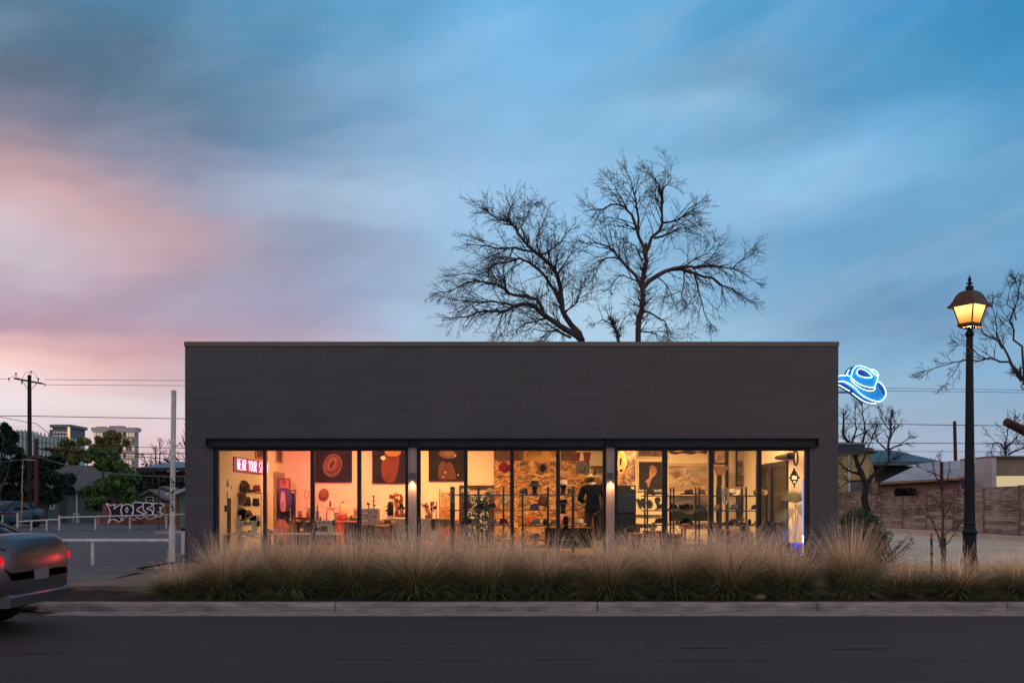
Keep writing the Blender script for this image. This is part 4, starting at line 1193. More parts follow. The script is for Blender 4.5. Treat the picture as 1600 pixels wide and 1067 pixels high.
# (photo column, distance, scale, height factor, variant, what it stands beside)
spots = [
 (280, 13.5, 0.95, 0.62, 4, 'first from the west end of the kerb, low and dark, half hidden in shade'),
 (352, 13.4, 1.05, 0.98, 0, 'in front of the pink neon lettering'),
 (462, 13.3, 1.10, 1.00, 1, 'in front of the denim clothes rack'),
 (556, 13.6, 0.95, 0.95, 2, 'in front of the tan hat painting'),
 (652, 13.3, 1.18, 1.02, 3, 'in front of the column with the first downlight'),
 (760, 13.4, 1.12, 1.00, 0, 'in front of the dark framed doorway'),
 (852, 13.5, 1.08, 1.00, 1, 'in front of the rack with the black head'),
 (950, 13.3, 1.10, 0.97, 2, 'in front of the column with the second downlight'),
 (1045, 13.5, 1.12, 1.02, 3, 'in front of the horse painting'),
 (1140, 13.3, 1.15, 1.04, 0, 'in front of the pale cowboy hat on the east rack'),
 (1232, 13.4, 1.0, 0.93, 1, 'in front of the fan palm'),
 (1328, 13.3, 1.00, 1.06, 2, 'in front of the green shrub at the shop corner'),
 (1412, 13.4, 0.95, 0.82, 4, 'between the green shrub and the sapling'),
 (1498, 13.2, 1.15, 0.82, 5, 'at the foot of the street lamp'),
 (1590, 13.3, 1.02, 0.88, 4, 'last one, at the east edge past the street lamp'),
 (408, 14.4, 1.0, 0.95, 2, 'second row, under the desk lamp'),
 (606, 14.4, 1.0, 0.95, 0, 'second row, under the black dome'),
 (706, 14.4, 1.0, 0.96, 1, 'second row, under the jar of brushes'),
 (1094, 14.4, 1.02, 1.0, 1, 'second row, under the dark hat on the rack'),
 (510, 14.5, 0.95, 0.9, 3, 'second row, under the brown felt hat on the wall'),
 (806, 14.4, 0.95, 0.9, 2, 'second row, under the strand board wall'),
 (1000, 14.4, 0.95, 0.92, 0, 'second row, under the black cabinet'),
 (1188, 14.4, 0.95, 0.92, 2, 'second row, under the long framed picture'),
 (1556, 14.3, 0.9, 0.7, 5, 'second row, just past the lamp pole'),
]
for i, (px, Y, sc, hf, vr, where) in enumerate(spots):
    e = bpy.data.objects.new('grass_clump', None); COL.objects.link(e)
    e.location = (PX(px, Y), Y, 0.11); q_ = random.Random(i*7+1).uniform(-.10, .08); e.scale = (sc*(1-q_), sc*(1-q_), hf*(0.93+q_)); e.rotation_euler = (0, 0, i*2.4)
    tag(e, 'straw topped grass clump ' + where.replace('second row', 'rear row').replace(', low and dark, half hidden in shade', ', half hidden in shade'), 'grass clump', 'clumps of tall ornamental grass along the kerb')
    for nm, me, m in (('leaves', variants[vr][0], M_leaf), ('flower_stalks', variants[vr][1], M_stalk)):
        if not me.materials: me.materials.append(m)
        o = bpy.data.objects.new(nm, me); COL.objects.link(o); o.parent = e

# fallen straw and stones on the mulch
rng = random.Random(4); li = MB()
for i in range(900):
    x = rng.uniform(-5.3, 8); y = 12.68 + abs(rng.gauss(0, 0.25)); a = rng.uniform(0, 3.14); l_ = rng.uniform(0.02, 0.09)
    li.add([(x, y, 0.145), (x+math.cos(a)*l_, y+math.sin(a)*l_, 0.150), (x+math.cos(a)*l_, y+math.sin(a)*l_+0.005, 0.150)], [(0,1,2)])
struct('straw_litter', li, mat('straw', (0.30, 0.19, 0.11), 0.9, 0, 0.3), 'stuff')

# shrub, sapling, stakes
rng = random.Random(15)
sh = Thing('shrub', 'rounded green grey shrub at the east corner of the shop', 'shrub', (PX(1345, 17.0), 17.0, 0.12))
bls = [(P(px, py, 17.0+dy), r) for px, py, dy, r in [(1338,822,0,.26),(1355,818,.1,.24),(1328,838,-.1,.26),(1350,842,.1,.3),(1366,838,0,.22),(1340,860,0,.3),(1362,862,.1,.28),(1326,812,0,.15),(1345,806,0,.16)]]
sh.part('foliage', leaf_mesh(rng, bls, 14000, 0.026, 0.9), leafmat('shrub_leaves', (0.03, 0.07, 0.048), (0.07, 0.12, 0.08)))
st = MB()
for (c, r) in bls: st.tube([(PX(1345, 17), 17, 0.12), Vector((PX(1345, 17), 17, 0.12)).lerp(c, 0.6)+Vector((0, 0.03, 0)), c], [0.02, 0.012, 0.005], 5)
for i in range(70):
    a = rng.uniform(-0.2, 1.3); l_ = rng.uniform(0.5, 0.95)
    b0 = Vector((PX(1368, 16.9), 16.9+rng.uniform(-.1, .2), 0.12)); d = Vector((math.sin(a), rng.uniform(-.3, .3), math.cos(a)))
    st.tube([b0, b0+d*l_*0.6, b0+d*l_+Vector((0.05, 0, -0.03))], [0.005, 0.004, 0.003], 4)
sh.part('stems', st, M_bark2)
sf = Thing('shrub', 'loose tan seed-headed shrub leaning beside the green one', 'shrub', (PX(1370, 16.6), 16.6, 0.12))
ss = MB(); hd = []
for i in range(55):
    a = rng.uniform(-0.35, 0.75); l_ = rng.uniform(0.45, 0.9)
    b0 = Vector((PX(1366, 16.6)+rng.uniform(-.1, .1), 16.6+rng.uniform(-.1, .1), 0.12)); d = Vector((math.sin(a), rng.uniform(-.3, .3), math.cos(a)))
    ss.tube([b0, b0+d*l_*0.6, b0+d*l_], [0.004, 0.003, 0.002], 3)
    hd.append((b0+d*l_, 0.05)); hd.append((b0+d*l_*0.85, 0.04))
sf.part('stems', ss, M_bark2)
sf.part('foliage', leaf_mesh(rng, hd, 3000, 0.014, 1.0), leafmat('sage_leaves', (0.12, 0.11, 0.08), (0.2, 0.18, 0.13)))
rb = Thing('sapling', 'thin budding redbud sapling staked in the bed near the street lamp', 'sapling', (PX(1473, 15.3), 15.3, 0.12))
tk = MB(); br = MB(); bd = []
YSp = 15.3
spts = [P(1474, 905, YSp), P(1472, 850, YSp), P(1474, 800, YSp+.02), P(1471, 760, YSp), P(1470, 725, YSp-.05)]
tk.tube(spts, [0.030, 0.024, 0.018, 0.012, 0.006], 8)
for (pts) in [[(1472,860),(1490,835),(1505,810),(1514,780)],[(1473,850),(1460,825),(1450,800),(1446,775)],[(1474,810),(1485,790),(1498,768),(1502,745)],[(1472,800),(1462,778),(1440,768),(1425,760)],
              [(1472,770),(1480,750),(1484,730)],[(1471,760),(1460,740),(1456,718)],[(1471,745),(1450,735),(1432,728)],[(1473,865),(1466,840),(1458,812)],[(1474,780),(1500,775),(1520,758)],[(1472,790),(1455,790),(1430,800)],[(1474,835),(1495,822),(1508,825)]]:
    dy = rng.uniform(-.3, .3); w = [P(x, y, YSp + dy*i/len(pts)) for i, (x, y) in enumerate(pts)]
    br.tube(w, [0.010, 0.007, 0.005, 0.003][:len(w)], 5)
    for i in range(len(w)-1):
        for q in range(6):
            u = rng.random(); p = w[i].lerp(w[i+1], u); d = (w[i+1]-w[i]).normalized() + Vector((rng.gauss(0, .5), rng.gauss(0, .5), rng.gauss(0, .5)))
            e_ = p + d.normalized()*rng.uniform(.05, .16); br.tube([p, e_], [0.003, 0.0018], 3, caps=False)
            bd += [(p.lerp(e_, k_), 0.012) for k_ in (0.4, 0.75, 1.0)]
rb.part('trunk', tk, M_bark2); rb.part('branches', br, M_bark2)
bdm = MB()
for (c, r) in bd:
    if rng.random() < 0.8: bdm.ball(c, rng.uniform(0.004, 0.010), 5, 4)
rb.part('buds', bdm, mat('redbud_buds', (0.20, 0.045, 0.11), 0.8))['kind'] = 'stuff'
for (px, Y, lb) in [(1455.5, 15.1, 'thin green stake with a bare top on the street side of the sapling'), (1476.5, 15.6, 'thin green stake with an orange top tight behind the sapling trunk')]:
    t = Thing('plant_stake', lb, 'stake', (PX(px, Y), Y, 0.1), 'stakes beside the sapling')
    x = PX(px, Y)
    t.part('shaft', MB().box(x-0.014, x+0.014, Y-0.014, Y+0.014, 0.1, PZ(841, Y)), mat('stake_green', (0.012, 0.035, 0.03), 0.6))
    t.part('tip', MB().box(x-0.014, x+0.014, Y-0.014, Y+0.014, PZ(841, Y), PZ(832, Y)), mat('stake_orange', (0.4, 0.16, 0.06), 0.7))
# boulders between clumps
for (px, Y, r, lb) in [(1392, 15.5, 0.16, 'small tan rock beside the tan shrub'), (1188, 12.95, 0.06, 'pebble on the mulch under the east windows')]:
    b_ = MB().ball((PX(px, Y), Y, 0.12+r*0.4), (r*1.2, r, r*0.75), 10, 7)
    b_.v = [(x+rng.uniform(-.1, .1)*r, y+rng.uniform(-.1, .1)*r, z+rng.uniform(-.1, .1)*r) for x, y, z in b_.v]
    single('rock', b_, mat('tan_rock', (0.25, 0.19, 0.13), 0.9, 0, 0.3, 8, bump=0.5), lb, 'rock')
# ------------------------------------------------------------------ west side: rails, post, poles, wires
M_pipe = mat('white_pipe_paint', (0.50, 0.49, 0.50), 0.55, 0, 0.2, 8)
# tall white post
YP = 19.6
wp = Thing('white_post', 'tall scuffed white steel post standing by the west corner of the shop', 'post', (PX(268, YP), YP, 0.12))
pm = MB(); pm.tube([P(268.5, 877, YP), P(269, 820, YP)], 0.062, 14); wp.part('lower_post', pm, M_pipe)
pm = MB(); pm.tube([P(269.2, 820, YP), P(271.6, 610, YP)], 0.050, 14); wp.part('upper_post', pm, M_pipe)
rng = random.Random(8)
sc_ = MB()
for i in range(60):
    zz = PZ(rng.uniform(748, 800), YP); x = PX(270.3, YP) + rng.uniform(-0.036, 0.038)
    w = rng.uniform(0.003, 0.010); h = rng.uniform(0.006, 0.025)
    dx = (x-PX(270.0, YP)); yy = YP - math.sqrt(max(0, 0.0515**2-dx*dx)) - 0.002
    sc_.box(x-w, x+w, yy-0.001, yy+0.004, zz-h, zz+h)
wp.part('sticker_scraps', sc_, mat('sticker_scrap', (0.06, 0.055, 0.07), 0.7))
cm = MB()
for i in range(9):
    zz = PZ(858, YP) - i*0.028; x = PX(265.5, YP) - 0.012 + 0.006*(i % 2); 
    pts = [(x+0.010*math.cos(a), YP-0.066+(0.01 if i % 2 else 0)*math.cos(a), zz+0.02*math.sin(a)) for a in [j*math.pi/4 for j in range(9)]]
    cm.tube(pts, 0.0035, 4, caps=False)
wp.part('chain', cm, M_pipe)
# near rail, parallel with the street
def rail_thing(name, label, pts_top, r, posts, zg, group=None, rp=None):
    t = Thing(name, label, 'rail', (pts_top[0][0], pts_top[0][1], zg), group)
    m = MB(); m.tube(pts_top, r, 10); t.part('rail', m, M_pipe)
    for (x, y, zt_) in posts:
        q = MB(); q.tube([(x, y, zg), (x, y, zt_)], rp or r*0.95, 10); t.part('post', q, M_pipe)
    return t
YN = 19.7; zn = PZ(844.5, YN)
rail_thing('pipe_rail', 'near white pipe rail running along the kerbside edge of the parking lot', [(-14, YN, zn), (PX(264, YN), YN, zn)], 0.040, [(PX(c, YN), YN, zn) for c in (-230, -105, 22, 145)], 0.12)
# short white post with dark cap in front of the shop corner
bp2 = Thing('bollard', 'short white pipe bollard with a dark cap against the west corner of the shop', 'bollard', (PX(286, 19.9), 19.9, 0.14))
bp2.part('pipe', MB().tube([P(285.5, 866, 19.9), P(286, 829, 19.9)], 0.034, 10), M_pipe)
bp2.part('cap', MB().tube([P(286, 829, 19.9), P(286, 824.5, 19.9)], 0.046, 10), M_black)
bp2.part('cross_rail', MB().tube([P(272, 830.5, 19.9), P(284, 830.5, 19.9)], 0.02, 8), M_pipe)
# far rail, running away north
A0, A1, A2, A3 = P(108, 813.5, 46), P(172, 808, 51), P(290, 803, 60), P(300, 803, 62)
fr_ = Thing('pipe_rail', 'far white pipe rail in front of the graffiti fence', 'rail', (A0.x, A0.y, 0.17))
m = MB(); m.tube([P(118, 814.5, 46.5), P(150, 812.5, 47.7), P(178, 811.5, 48.5)], 0.045, 8); fr_.part('rail', m, M_pipe)
m = MB(); m.tube([P(94, 813, 46.5), P(94.5, 812.5, 46.5)], 0.04, 6)
m = MB(); m.tube([P(93, 809.5, 46.5), P(300, 803, 50)], 0.045, 8); fr_.o.children[0]
bpy.data.objects.remove(fr_.o.children[0])
m = MB(); m.tube([P(28, 814.8, 46.2), P(92, 811.2, 47.2)], 0.042, 8); fr_.part('rail', m, M_pipe)
m = MB(); m.tube([P(92, 808.5, 47.2), P(300, 803, 50.5)], 0.045, 8); fr_.part('rail', m, M_pipe)
for (px, pt, Y, r) in [(27.5, 801, 46.2, 0.055), (49, 813.5, 46.5, 0.045), (73, 812.2, 46.8, 0.045), (92.7, 804.5, 47.2, 0.05), (149, 806.8, 48.2, 0.045), (203, 805.5, 49.1, 0.045), (260, 804, 49.9, 0.045)]:
    q = MB(); q.tube([(PX(px, Y), Y, 0.16), (PX(px, Y), Y, PZ(pt, Y))], r, 8); fr_.part('post', q, M_pipe)
m = MB(); m.tube([P(-40, 801.5, 46.2), P(27, 801.5, 46.2)], 0.035, 8)
fr_.part('red_rail', m, mat('dark_red_paint', (0.10, 0.02, 0.04), 0.6))

M_pole = mat('creosote_pole', (0.030, 0.022, 0.020), 0.9, 0, 0.4, 3, bump=0.4, stretch=(4, 4, 0.5))
M_poler = mat('red_brown_pole', (0.085, 0.035, 0.032), 0.9, 0, 0.3, 3, bump=0.4, stretch=(4, 4, 0.5))
YU = 60.0
up = Thing('utility_pole', 'tall dark wooden utility pole with a crossarm and insulators', 'utility pole', P(46, 819, YU))
up.part('pole', MB().tube([P(46.5, 819, YU), P(46, 586, YU)], [0.15, 0.11], 12), M_pole)
ca = MB(); a, b = P(22, 591, YU-.8), P(67, 599.5, YU+.8); 
ca.tube([a, b], 0.055, 6); ca.tube([P(33, 592, YU-.5), P(46, 612, YU), P(58, 598, YU+.5)], 0.02, 5)
up.part('crossarm', ca, M_pole)
for (px, py, dy) in [(14, 592, -.9), (25, 584, -.7), (48.5, 581, 0), (60, 592, .5), (70, 600.5, .85), (34, 597, -.4)]:
    i_ = MB(); c = P(px, py, YU+dy)
    i_.lathe([(0.02, -0.16), (0.02, -0.04), (0.07, -0.03), (0.035, 0.0), (0.06, 0.02), (0.03, 0.06), (0.0, 0.09)], c, 8); up.part('insulator', i_, mat('porcelain', (0.10, 0.07, 0.08), 0.3))
jm = MB()
for (x0, y0, x1, y1, h) in [(14, 592, 32, 594, 9), (34, 594, 47, 584, 12), (49, 582, 60, 597, 10)]:
    jm.tube([P(x0+(x1-x0)*u, y0+(y1-y0)*u - h*math.sin(math.pi*u)*0.6, YU) for u in [i/8 for i in range(9)]], 0.012, 4)
up.part('jumper_wire', jm, M_black)
bp3 = Thing('utility_pole', 'shorter reddish brown wooden pole beside the tall dark one', 'utility pole', P(56.5, 822, 55))
bp3.part('pole', MB().tube([P(56.5, 822, 55), P(57, 685, 55)], [0.13, 0.10], 12), M_poler)
bx = MB(); c = P(77, 702, 56)
bx.tube([c+Vector((-.28, 0, .03)), c+Vector((.25, 0, -.03))], 0.1, 8); bp3.part('cable_splice', bx, M_black)
sg = Thing('traffic_signal', 'small dark cable box hanging on the wires between the poles and the towers', 'signal', P(98, 694, 62))
sg.part('housing', MB().box(PX(92, 62), PX(104.5, 62), 61.8, 62.1, PZ(696.5, 62), PZ(691, 62)), M_black)
sg.part('lamp_lens', MB().box(PX(94, 62), PX(96, 62), 61.77, 61.8, PZ(695, 62), PZ(692, 62)).box(PX(99, 62), PX(101, 62), 61.77, 61.8, PZ(695, 62), PZ(692, 62)), mat('signal_lens', (0.3, 0.3, 0.32), 0.3))
ys = Thing('marker_stake', 'thin orange marker post beside the parked cars', 'marker', P(34, 824, 47))
ys.part('shaft', MB().tube([P(32.5, 823, 47), P(35, 772, 47)], 0.035, 8), mat('orange_marker', (0.42, 0.19, 0.05), 0.7))
ys.part('cap', MB().ball(P(35, 771.5, 47), 0.05, 8, 6), mat('orange_marker', (0.4, 0.2, 0.1)))
# chain-link style corner post and thin cable stay
single('cable_stay', MB().tube([P(34, 770, 57), P(36, 718, 57), P(56, 719, 56)], 0.025, 5), M_pipe, 'thin pale guard rod bracketed off the red brown pole', 'cable')

def wire(label, pts, r=0.014, sag=0.0, col=M_black):
    """pts = (px, py, Y)"""
    out = []
    for i in range(len(pts)-1):
        a, b = P(*pts[i]), P(*pts[i+1]); n_ = 14
        for k_ in range(n_ + (i == len(pts)-2)):
            u = k_/n_; p = a.lerp(b, u); p.z -= sag*4*u*(1-u); out.append(p)
    return single('power_line', MB().tube(out, r, 5), col, label, 'power line', 'overhead power lines', loc=out[0])
wire('highest overhead wire leaving the insulators of the tall pole toward the shop', [(70, 593, 60), (700, 594, 60)], 0.014, 0.05)
wire('second overhead wire just under the highest one', [(70, 601, 60.6), (700, 602, 60.6)], 0.014, 0.05)
wire('overhead wire reaching west from the crossarm', [(-120, 592, 60), (14, 592, 59)], 0.013)
wire('thick overhead cable crossing behind the top half of the white post', [(-60, 648, 58), (46, 650, 60), (700, 660, 60)], 0.024, 0.02)
wire('overhead cable running down from the west edge to the cable box', [(-60, 637, 58), (57, 662, 58), (98, 691, 62)], 0.018, 0.05)
wire('overhead cable dropping from the west edge to the red brown pole', [(-60, 655, 54), (56, 690, 55)], 0.016, 0.1)
wire('overhead cable from the cable box passing behind the carport roof', [(56, 690, 55), (98, 694, 62), (290, 700, 62), (700, 704, 62)], 0.02, 0.03)
wire('drooping overhead cable across the green tree', [(57, 697, 55), (77, 702, 55), (290, 708, 56), (700, 712, 56)], 0.028, 0.12)
wire('lowest dark overhead cable across the carport roof', [(57, 700, 55), (290, 718, 56), (700, 722, 56)], 0.02, 0.06)
wire('pale drop cable sagging from the poles down to the shop corner', [(-60, 711, 54), (56, 712, 55), (300, 744, 40)], 0.018, 0.35, mat('pale_cable', (0.12, 0.13, 0.15), 0.6))
wire('thin wire high behind the blue hat sign', [(900, 600, 70), (1800, 612, 70)], 0.014)
wire('second thin wire just under it behind the blue hat sign', [(900, 604, 70), (1800, 616, 70)], 0.016)
wire('thick wire at half height behind the street lamp', [(900, 656, 62), (1490, 664, 62), (1800, 668, 62)], 0.024)
wire('wire passing just above the dark metal roof', [(900, 689, 62), (1490, 692.5, 62), (1800, 695, 62)], 0.024)
wire('lowest thin wire above the dark metal roof', [(900, 704, 80), (1800, 706, 80)], 0.018)
single('wooden_pole', MB().tube([P(1494, 815, 62), P(1493, 719, 62), P(1491.5, 658, 62)], [0.12, 0.11, 0.10], 10), M_poler, 'plain brown pole behind the pale shed roof, west of the street lamp', 'pole')

# ------------------------------------------------------------------ buildings west
def window_part(t, x0, x1, z0, z1, y, fm, gm, fw=0.06, name='window', cross=True):
    f = MB(); 
    f.box(x0, x1, y-0.05, y-0.002, z1-fw, z1); f.box(x0, x1, y-0.05, y-0.002, z0, z0+fw)
    f.box(x0, x0+fw, y-0.05, y-0.002, z0+fw, z1-fw); f.box(x1-fw, x1, y-0.05, y-0.002, z0+fw, z1-fw)
    if cross: f.box(x0+fw, x1-fw, y-0.045, y-0.006, (z0+z1)/2-fw*0.3, (z0+z1)/2+fw*0.3)
    o = t.part(name, f, fm)
    t.part('pane', MB().box(x0+fw, x1-fw, y-0.02, y-0.005, z0+fw, z1-fw), gm, parent=o)
M_dkglass = mat('dark_window', (0.012, 0.016, 0.02), 0.12, 0, 0.1, 1)
M_teal = mat('teal_siding', (0.085, 0.15, 0.155), 0.75, 0, 0.12, 0.8)
M_shingle = mat('grey_shingle', (0.10, 0.105, 0.11), 0.9, 0, 0.25, 3, bump=0.4)
YH = 70
th = Thing('teal_house', 'single storey teal sided house under a grey roof behind the trees', 'house', P(110, 816, YH))
xh0, xh1, zh0, zh1 = PX(-30, YH), PX(162, YH), 0.0, PZ(763, YH)
wb = MB(); wb.box(xh0, xh1, YH, YH+3, -0.1, zh1)
nb = int((zh1)/0.16)
for j in range(nb): wb.box(xh0, xh1, YH-0.02, YH-0.002, j*0.16, j*0.16+0.145)
th.part('wall', wb, M_teal)
rz0, rz1 = zh1, PZ(728, YH+4)
th.part('roof', MB().prism_x([(YH-0.5, rz0-0.1), (YH+2.6, rz1), (YH+3.5, rz0-0.1), (YH+3.5, rz0-0.2), (YH-0.5, rz0-0.2)], xh0-0.4, xh1+0.4), M_shingle)
for (a, b, c, d) in [(79, 86, 795, 776), (134, 143, 795, 768), (68, 72, 795, 776)]:
    window_part(th, PX(a, YH), PX(b, YH), PZ(c, YH), PZ(d, YH), YH-0.02, M_white, M_dkglass)
th.part('door', MB().box(PX(93, YH), PX(104, YH), YH-0.06, YH-0.021, 0.2, PZ(768, YH)), mat('dark_door', (0.02, 0.025, 0.03), 0.5))
th.part('corner_board', MB().box(PX(120, YH), PX(122, YH), YH-0.12, YH-0.03, 0, zh1-0.2), M_white)
th.part('porch_rail', MB().box(PX(123, YH), PX(132, YH), YH-0.9, YH-0.85, 0.75, 0.85).box(PX(123, YH), PX(124, YH), YH-0.9, YH-0.85, 0, 0.75).box(PX(131, YH), PX(132, YH), YH-0.9, YH-0.85, 0, 0.75), M_white)
wh = Thing('sided_house', 'white sided house half hidden by the oak at the west edge', 'house', P(5, 816, 76))
wh.part('wall', MB().box(PX(-60, 76), PX(22, 76), 76, 84, -0.1, PZ(745, 76)), mat('pale_siding', (0.20, 0.27, 0.29), 0.7, 0, 0.1, 1))
wh.part('roof', MB().prism_x([(75.5, PZ(745, 76)), (80, PZ(722, 80)), (84.5, PZ(745, 76))], PX(-62, 76), PX(23, 76)), M_shingle)
window_part(wh, PX(2, 76), PX(11, 76), PZ(795, 76), PZ(772, 76), 76, M_white, M_dkglass)

# glass office block
YG = 250
gb = Thing('office_block', 'low pale green glass office block behind the utility pole', 'office building', P(60, 795, YG))
gx0, gx1 = PX(-60, YG), PX(120, YG); gz = PZ(681, YG)
gb.part('core', MB().prism([(gx0, -1), (gx1, -1), (gx1, PZ(688, YG)), (PX(57, YG), PZ(680, YG)), (PX(40, YG), PZ(673, YG)), (PX(0, YG), PZ(672, YG)), (gx0, PZ(672, YG))], YG+0.5, YG+5), mat('green_glass', (0.22, 0.33, 0.34), 0.25, 0.2, 0.15, 0.3))
fn_ = MB(); x = gx0
while x < gx1:
    zt_ = PZ(673, YG) if x < PX(40, YG) else PZ(673 + (CX + x/YG*F - 40)*0.19, YG)
    fn_.box(x, x+0.22, YG, YG+0.5, 0, zt_+0.3); x += 1.0
gb.part('fins', fn_, mat('pale_fins', (0.42, 0.50, 0.50), 0.6))
fl = MB()
for j in range(1, 6): fl.box(gx0, gx1, YG+0.35, YG+0.49, j*3.6-0.3, j*3.6)
gb.part('floor_band', fl, mat('pale_band', (0.30, 0.37, 0.38), 0.6))
# towers
def tower(name, label, Y, px0, px1, py_top, depth, wallc, boxes, cols, rows, side_px=None, lit=0.25, seed=1, litc=(1.0, 0.75, 0.35)):
    t = Thing(name, label, 'tower', P((px0+px1)/2, 798, Y))
    x0, x1, z1 = PX(px0, Y), PX(px1, Y), PZ(py_top, Y)
    wm = mat(name+'_wall', wallc, 0.8, 0, 0.12, 0.08)
    t.part('wall', MB().box(x0, x1, Y, Y+depth, -5, z1), wm)
    t.part('parapet', MB().box(x0-1, x1+1, Y-1, Y+depth+1, z1, z1+1.6), wm)
    bxm = MB()
    for (a, b, c, d) in boxes: bxm.box(PX(a, Y), PX(b, Y), Y+1, Y+4.5, PZ(d, Y), PZ(c, Y))
    if boxes: t.part('plant_room', bxm, mat(name+'_plant', tuple(c*0.75 for c in wallc), 0.8))
    rr = random.Random(seed)
    cw = (x1-x0)/cols; rh = 3.4
    for r in range(rows):
        for c in range(cols):
            xa = x0+cw*(c+0.16); za = z1-rh*(r+1)+0.5
            t.part('window', MB().box(xa, xa+cw*0.68, Y-0.12, Y-0.02, za, za+rh*0.62), emit(name+'_lit', litc, 0.6) if rr.random() < lit else mat('tower_glass', (0.10, 0.11, 0.13), 0.15, 0.1, 0.3, 0.1))
    return t, x0, x1, z1
t, x0, x1, z1 = tower('office_tower', 'dark blue grey tower with one bright vertical strip of light', 520, 82, 109, 668, 18.7, (0.17, 0.17, 0.21), [(92, 104, 666, 668)], 6, 10, lit=0.0, seed=2)
t.part('lit_strip', MB().box(PX(107, 520), PX(109.8, 520), 518.9, 519.8, PZ(706, 520), PZ(667, 520)), emit('strip_light', (1.0, 0.72, 0.30), 0.9))
t.part('wing', MB().box(PX(82, 520), PX(106, 520), 516.5, 519.9, 0, PZ(672, 520)), mat('wing_wall', (0.17, 0.15, 0.15), 0.7))
for r in range(6):
    for c in range(5): t.part('window', MB().box(PX(83+c*4.6, 516), PX(86.3+c*4.6, 516), 516.0, 516.3, PZ(677+r*5.6, 516), PZ(674+r*5.6, 516)), mat('wing_glass', (0.55, 0.50, 0.50), 0.2, 0.4, 0.4, 0.05))
t, x0, x1, z1 = tower('hotel_tower', 'tan hotel tower with rows of lit windows and two roof boxes', 480, 147, 210.5, 673, 5, (0.46, 0.38, 0.36), [(149, 163, 666, 673), (169, 191, 665, 673)], 14, 7, lit=0.8, seed=5, litc=(0.95, 0.72, 0.50))
t.part('cornice', MB().box(PX(146, 478), PX(217, 478), 476.5, 479.5, PZ(675, 478), PZ(672.8, 478)), mat('cornice', (0.5, 0.48, 0.48), 0.6))

# carport, gabled houses
YC = 48
cpt = Thing('carport', 'open carport with a corrugated metal roof behind the graffiti fence', 'carport', P(262, 825, YC))
rf_ = MB()
xa, xb = PX(216, YC), PX(330, YC)
nC = 60
for i in range(nC):
    a = xa+(xb-xa)*i/nC; w = (xb-xa)/nC
    z0, z1_ = PZ(731, YC), PZ(722, YC+5)
    rf_.add([(a, YC, z0), (a+w*0.7, YC, z0), (a+w*0.7, YC+5, z1_), (a, YC+5, z1_), (a+w*0.85, YC, z0+0.035), (a+w*0.85, YC+5, z1_+0.035), (a+w, YC, z0), (a+w, YC+5, z1_)], [(0,1,2,3), (1,4,5,2), (4,6,7,5)])
cpt.part('roof', rf_, mat('roof_metal', (0.22, 0.26, 0.28), 0.35, 0.4, 0.2, 1))
cpt.part('fascia', MB().box(xa-0.05, xb, YC-0.06, YC-0.01, PZ(735.5, YC), PZ(730.5, YC)).box(PX(238, YC), xb, YC+0.5, YC+0.6, PZ(743, YC), PZ(736, YC)), mat('carport_fascia', (0.035, 0.028, 0.035), 0.7))
cpt.part('post', MB().box(PX(240, YC), PX(241, YC), YC+0.6, YC+0.7, 0.1, PZ(743, YC)), M_darkwood)
def gable_house(label, Y, pxl, pxa, pxr, py_eave, py_apex, wallm, trimm, win=None):
    t = Thing('gabled_house', label, 'house', P(pxa, 818, Y))
    xl, xr, xa_ = PX(pxl, Y), PX(pxr, Y), PX(pxa, Y); ze, zp = PZ(py_eave, Y), PZ(py_apex, Y)
    t.part('wall', MB().prism([(xl, 0), (xr, 0), (xr, ze), (xa_, zp), (xl, ze)], Y, Y+2.5), wallm)
    tr = MB(); th_ = 0.16
    tr.prism([(xl-0.35, ze-0.2), (xa_, zp+0.0), (xa_, zp+th_), (xl-0.35, ze-0.2+th_)], Y-0.4, Y+2.7)
    tr.prism([(xa_, zp), (xr+0.35, ze-0.2), (xr+0.35, ze-0.2+th_), (xa_, zp+th_)], Y-0.4, Y+2.7)
    t.part('roof', tr, trimm)
    if win:
        window_part(t, PX(win[0], Y), PX(win[1], Y), PZ(win[3], Y), PZ(win[2], Y), Y, M_white, M_dkglass)
    return t
M_gw = mat('grey_gable', (0.13, 0.12, 0.13), 0.8); M_gt = mat('gable_trim', (0.16, 0.13, 0.13), 0.8)
gable_house('small grey gabled house, the nearer of two behind the scrub', 78, 217, 236, 254, 778, 767, M_gw, M_gt, (228, 240, 776, 786))
gable_house('second small gabled house just behind, its peak to the east', 84, 238, 256, 276, 771, 762, mat('mauve_gable', (0.15, 0.11, 0.12), 0.8), M_gt)
gh = Thing('white_trim_house', 'green grey house with a bright white raking eave, cut by the shop corner', 'house', P(280, 818, 52))
gh.part('wall', MB().prism([(PX(272, 52), 0.1), (PX(330, 52), 0.1), (PX(330, 52), PZ(756, 52)), (PX(272, 52), PZ(771, 52))], 52, 58), mat('sage_wall', (0.16, 0.20, 0.18), 0.7))
gh.part('brick_strip', MB().box(PX(272, 52)-0.02, PX(278, 52), 51.9, 51.98, 0.1, PZ(771, 52)), mat('brick_tan', (0.25, 0.12, 0.08), 0.8))
gh.part('eave', MB().prism([(PX(260, 51.6), PZ(773, 51.6)), (PX(276, 51.6), PZ(772, 51.6)), (PX(330, 51.6), PZ(749, 51.6)), (PX(330, 51.6), PZ(745, 51.6)), (PX(275, 51.6), PZ(768, 51.6)), (PX(260, 51.6), PZ(770, 51.6))], 51.4, 58.2), mat('bright_trim', (0.75, 0.78, 0.85), 0.6))

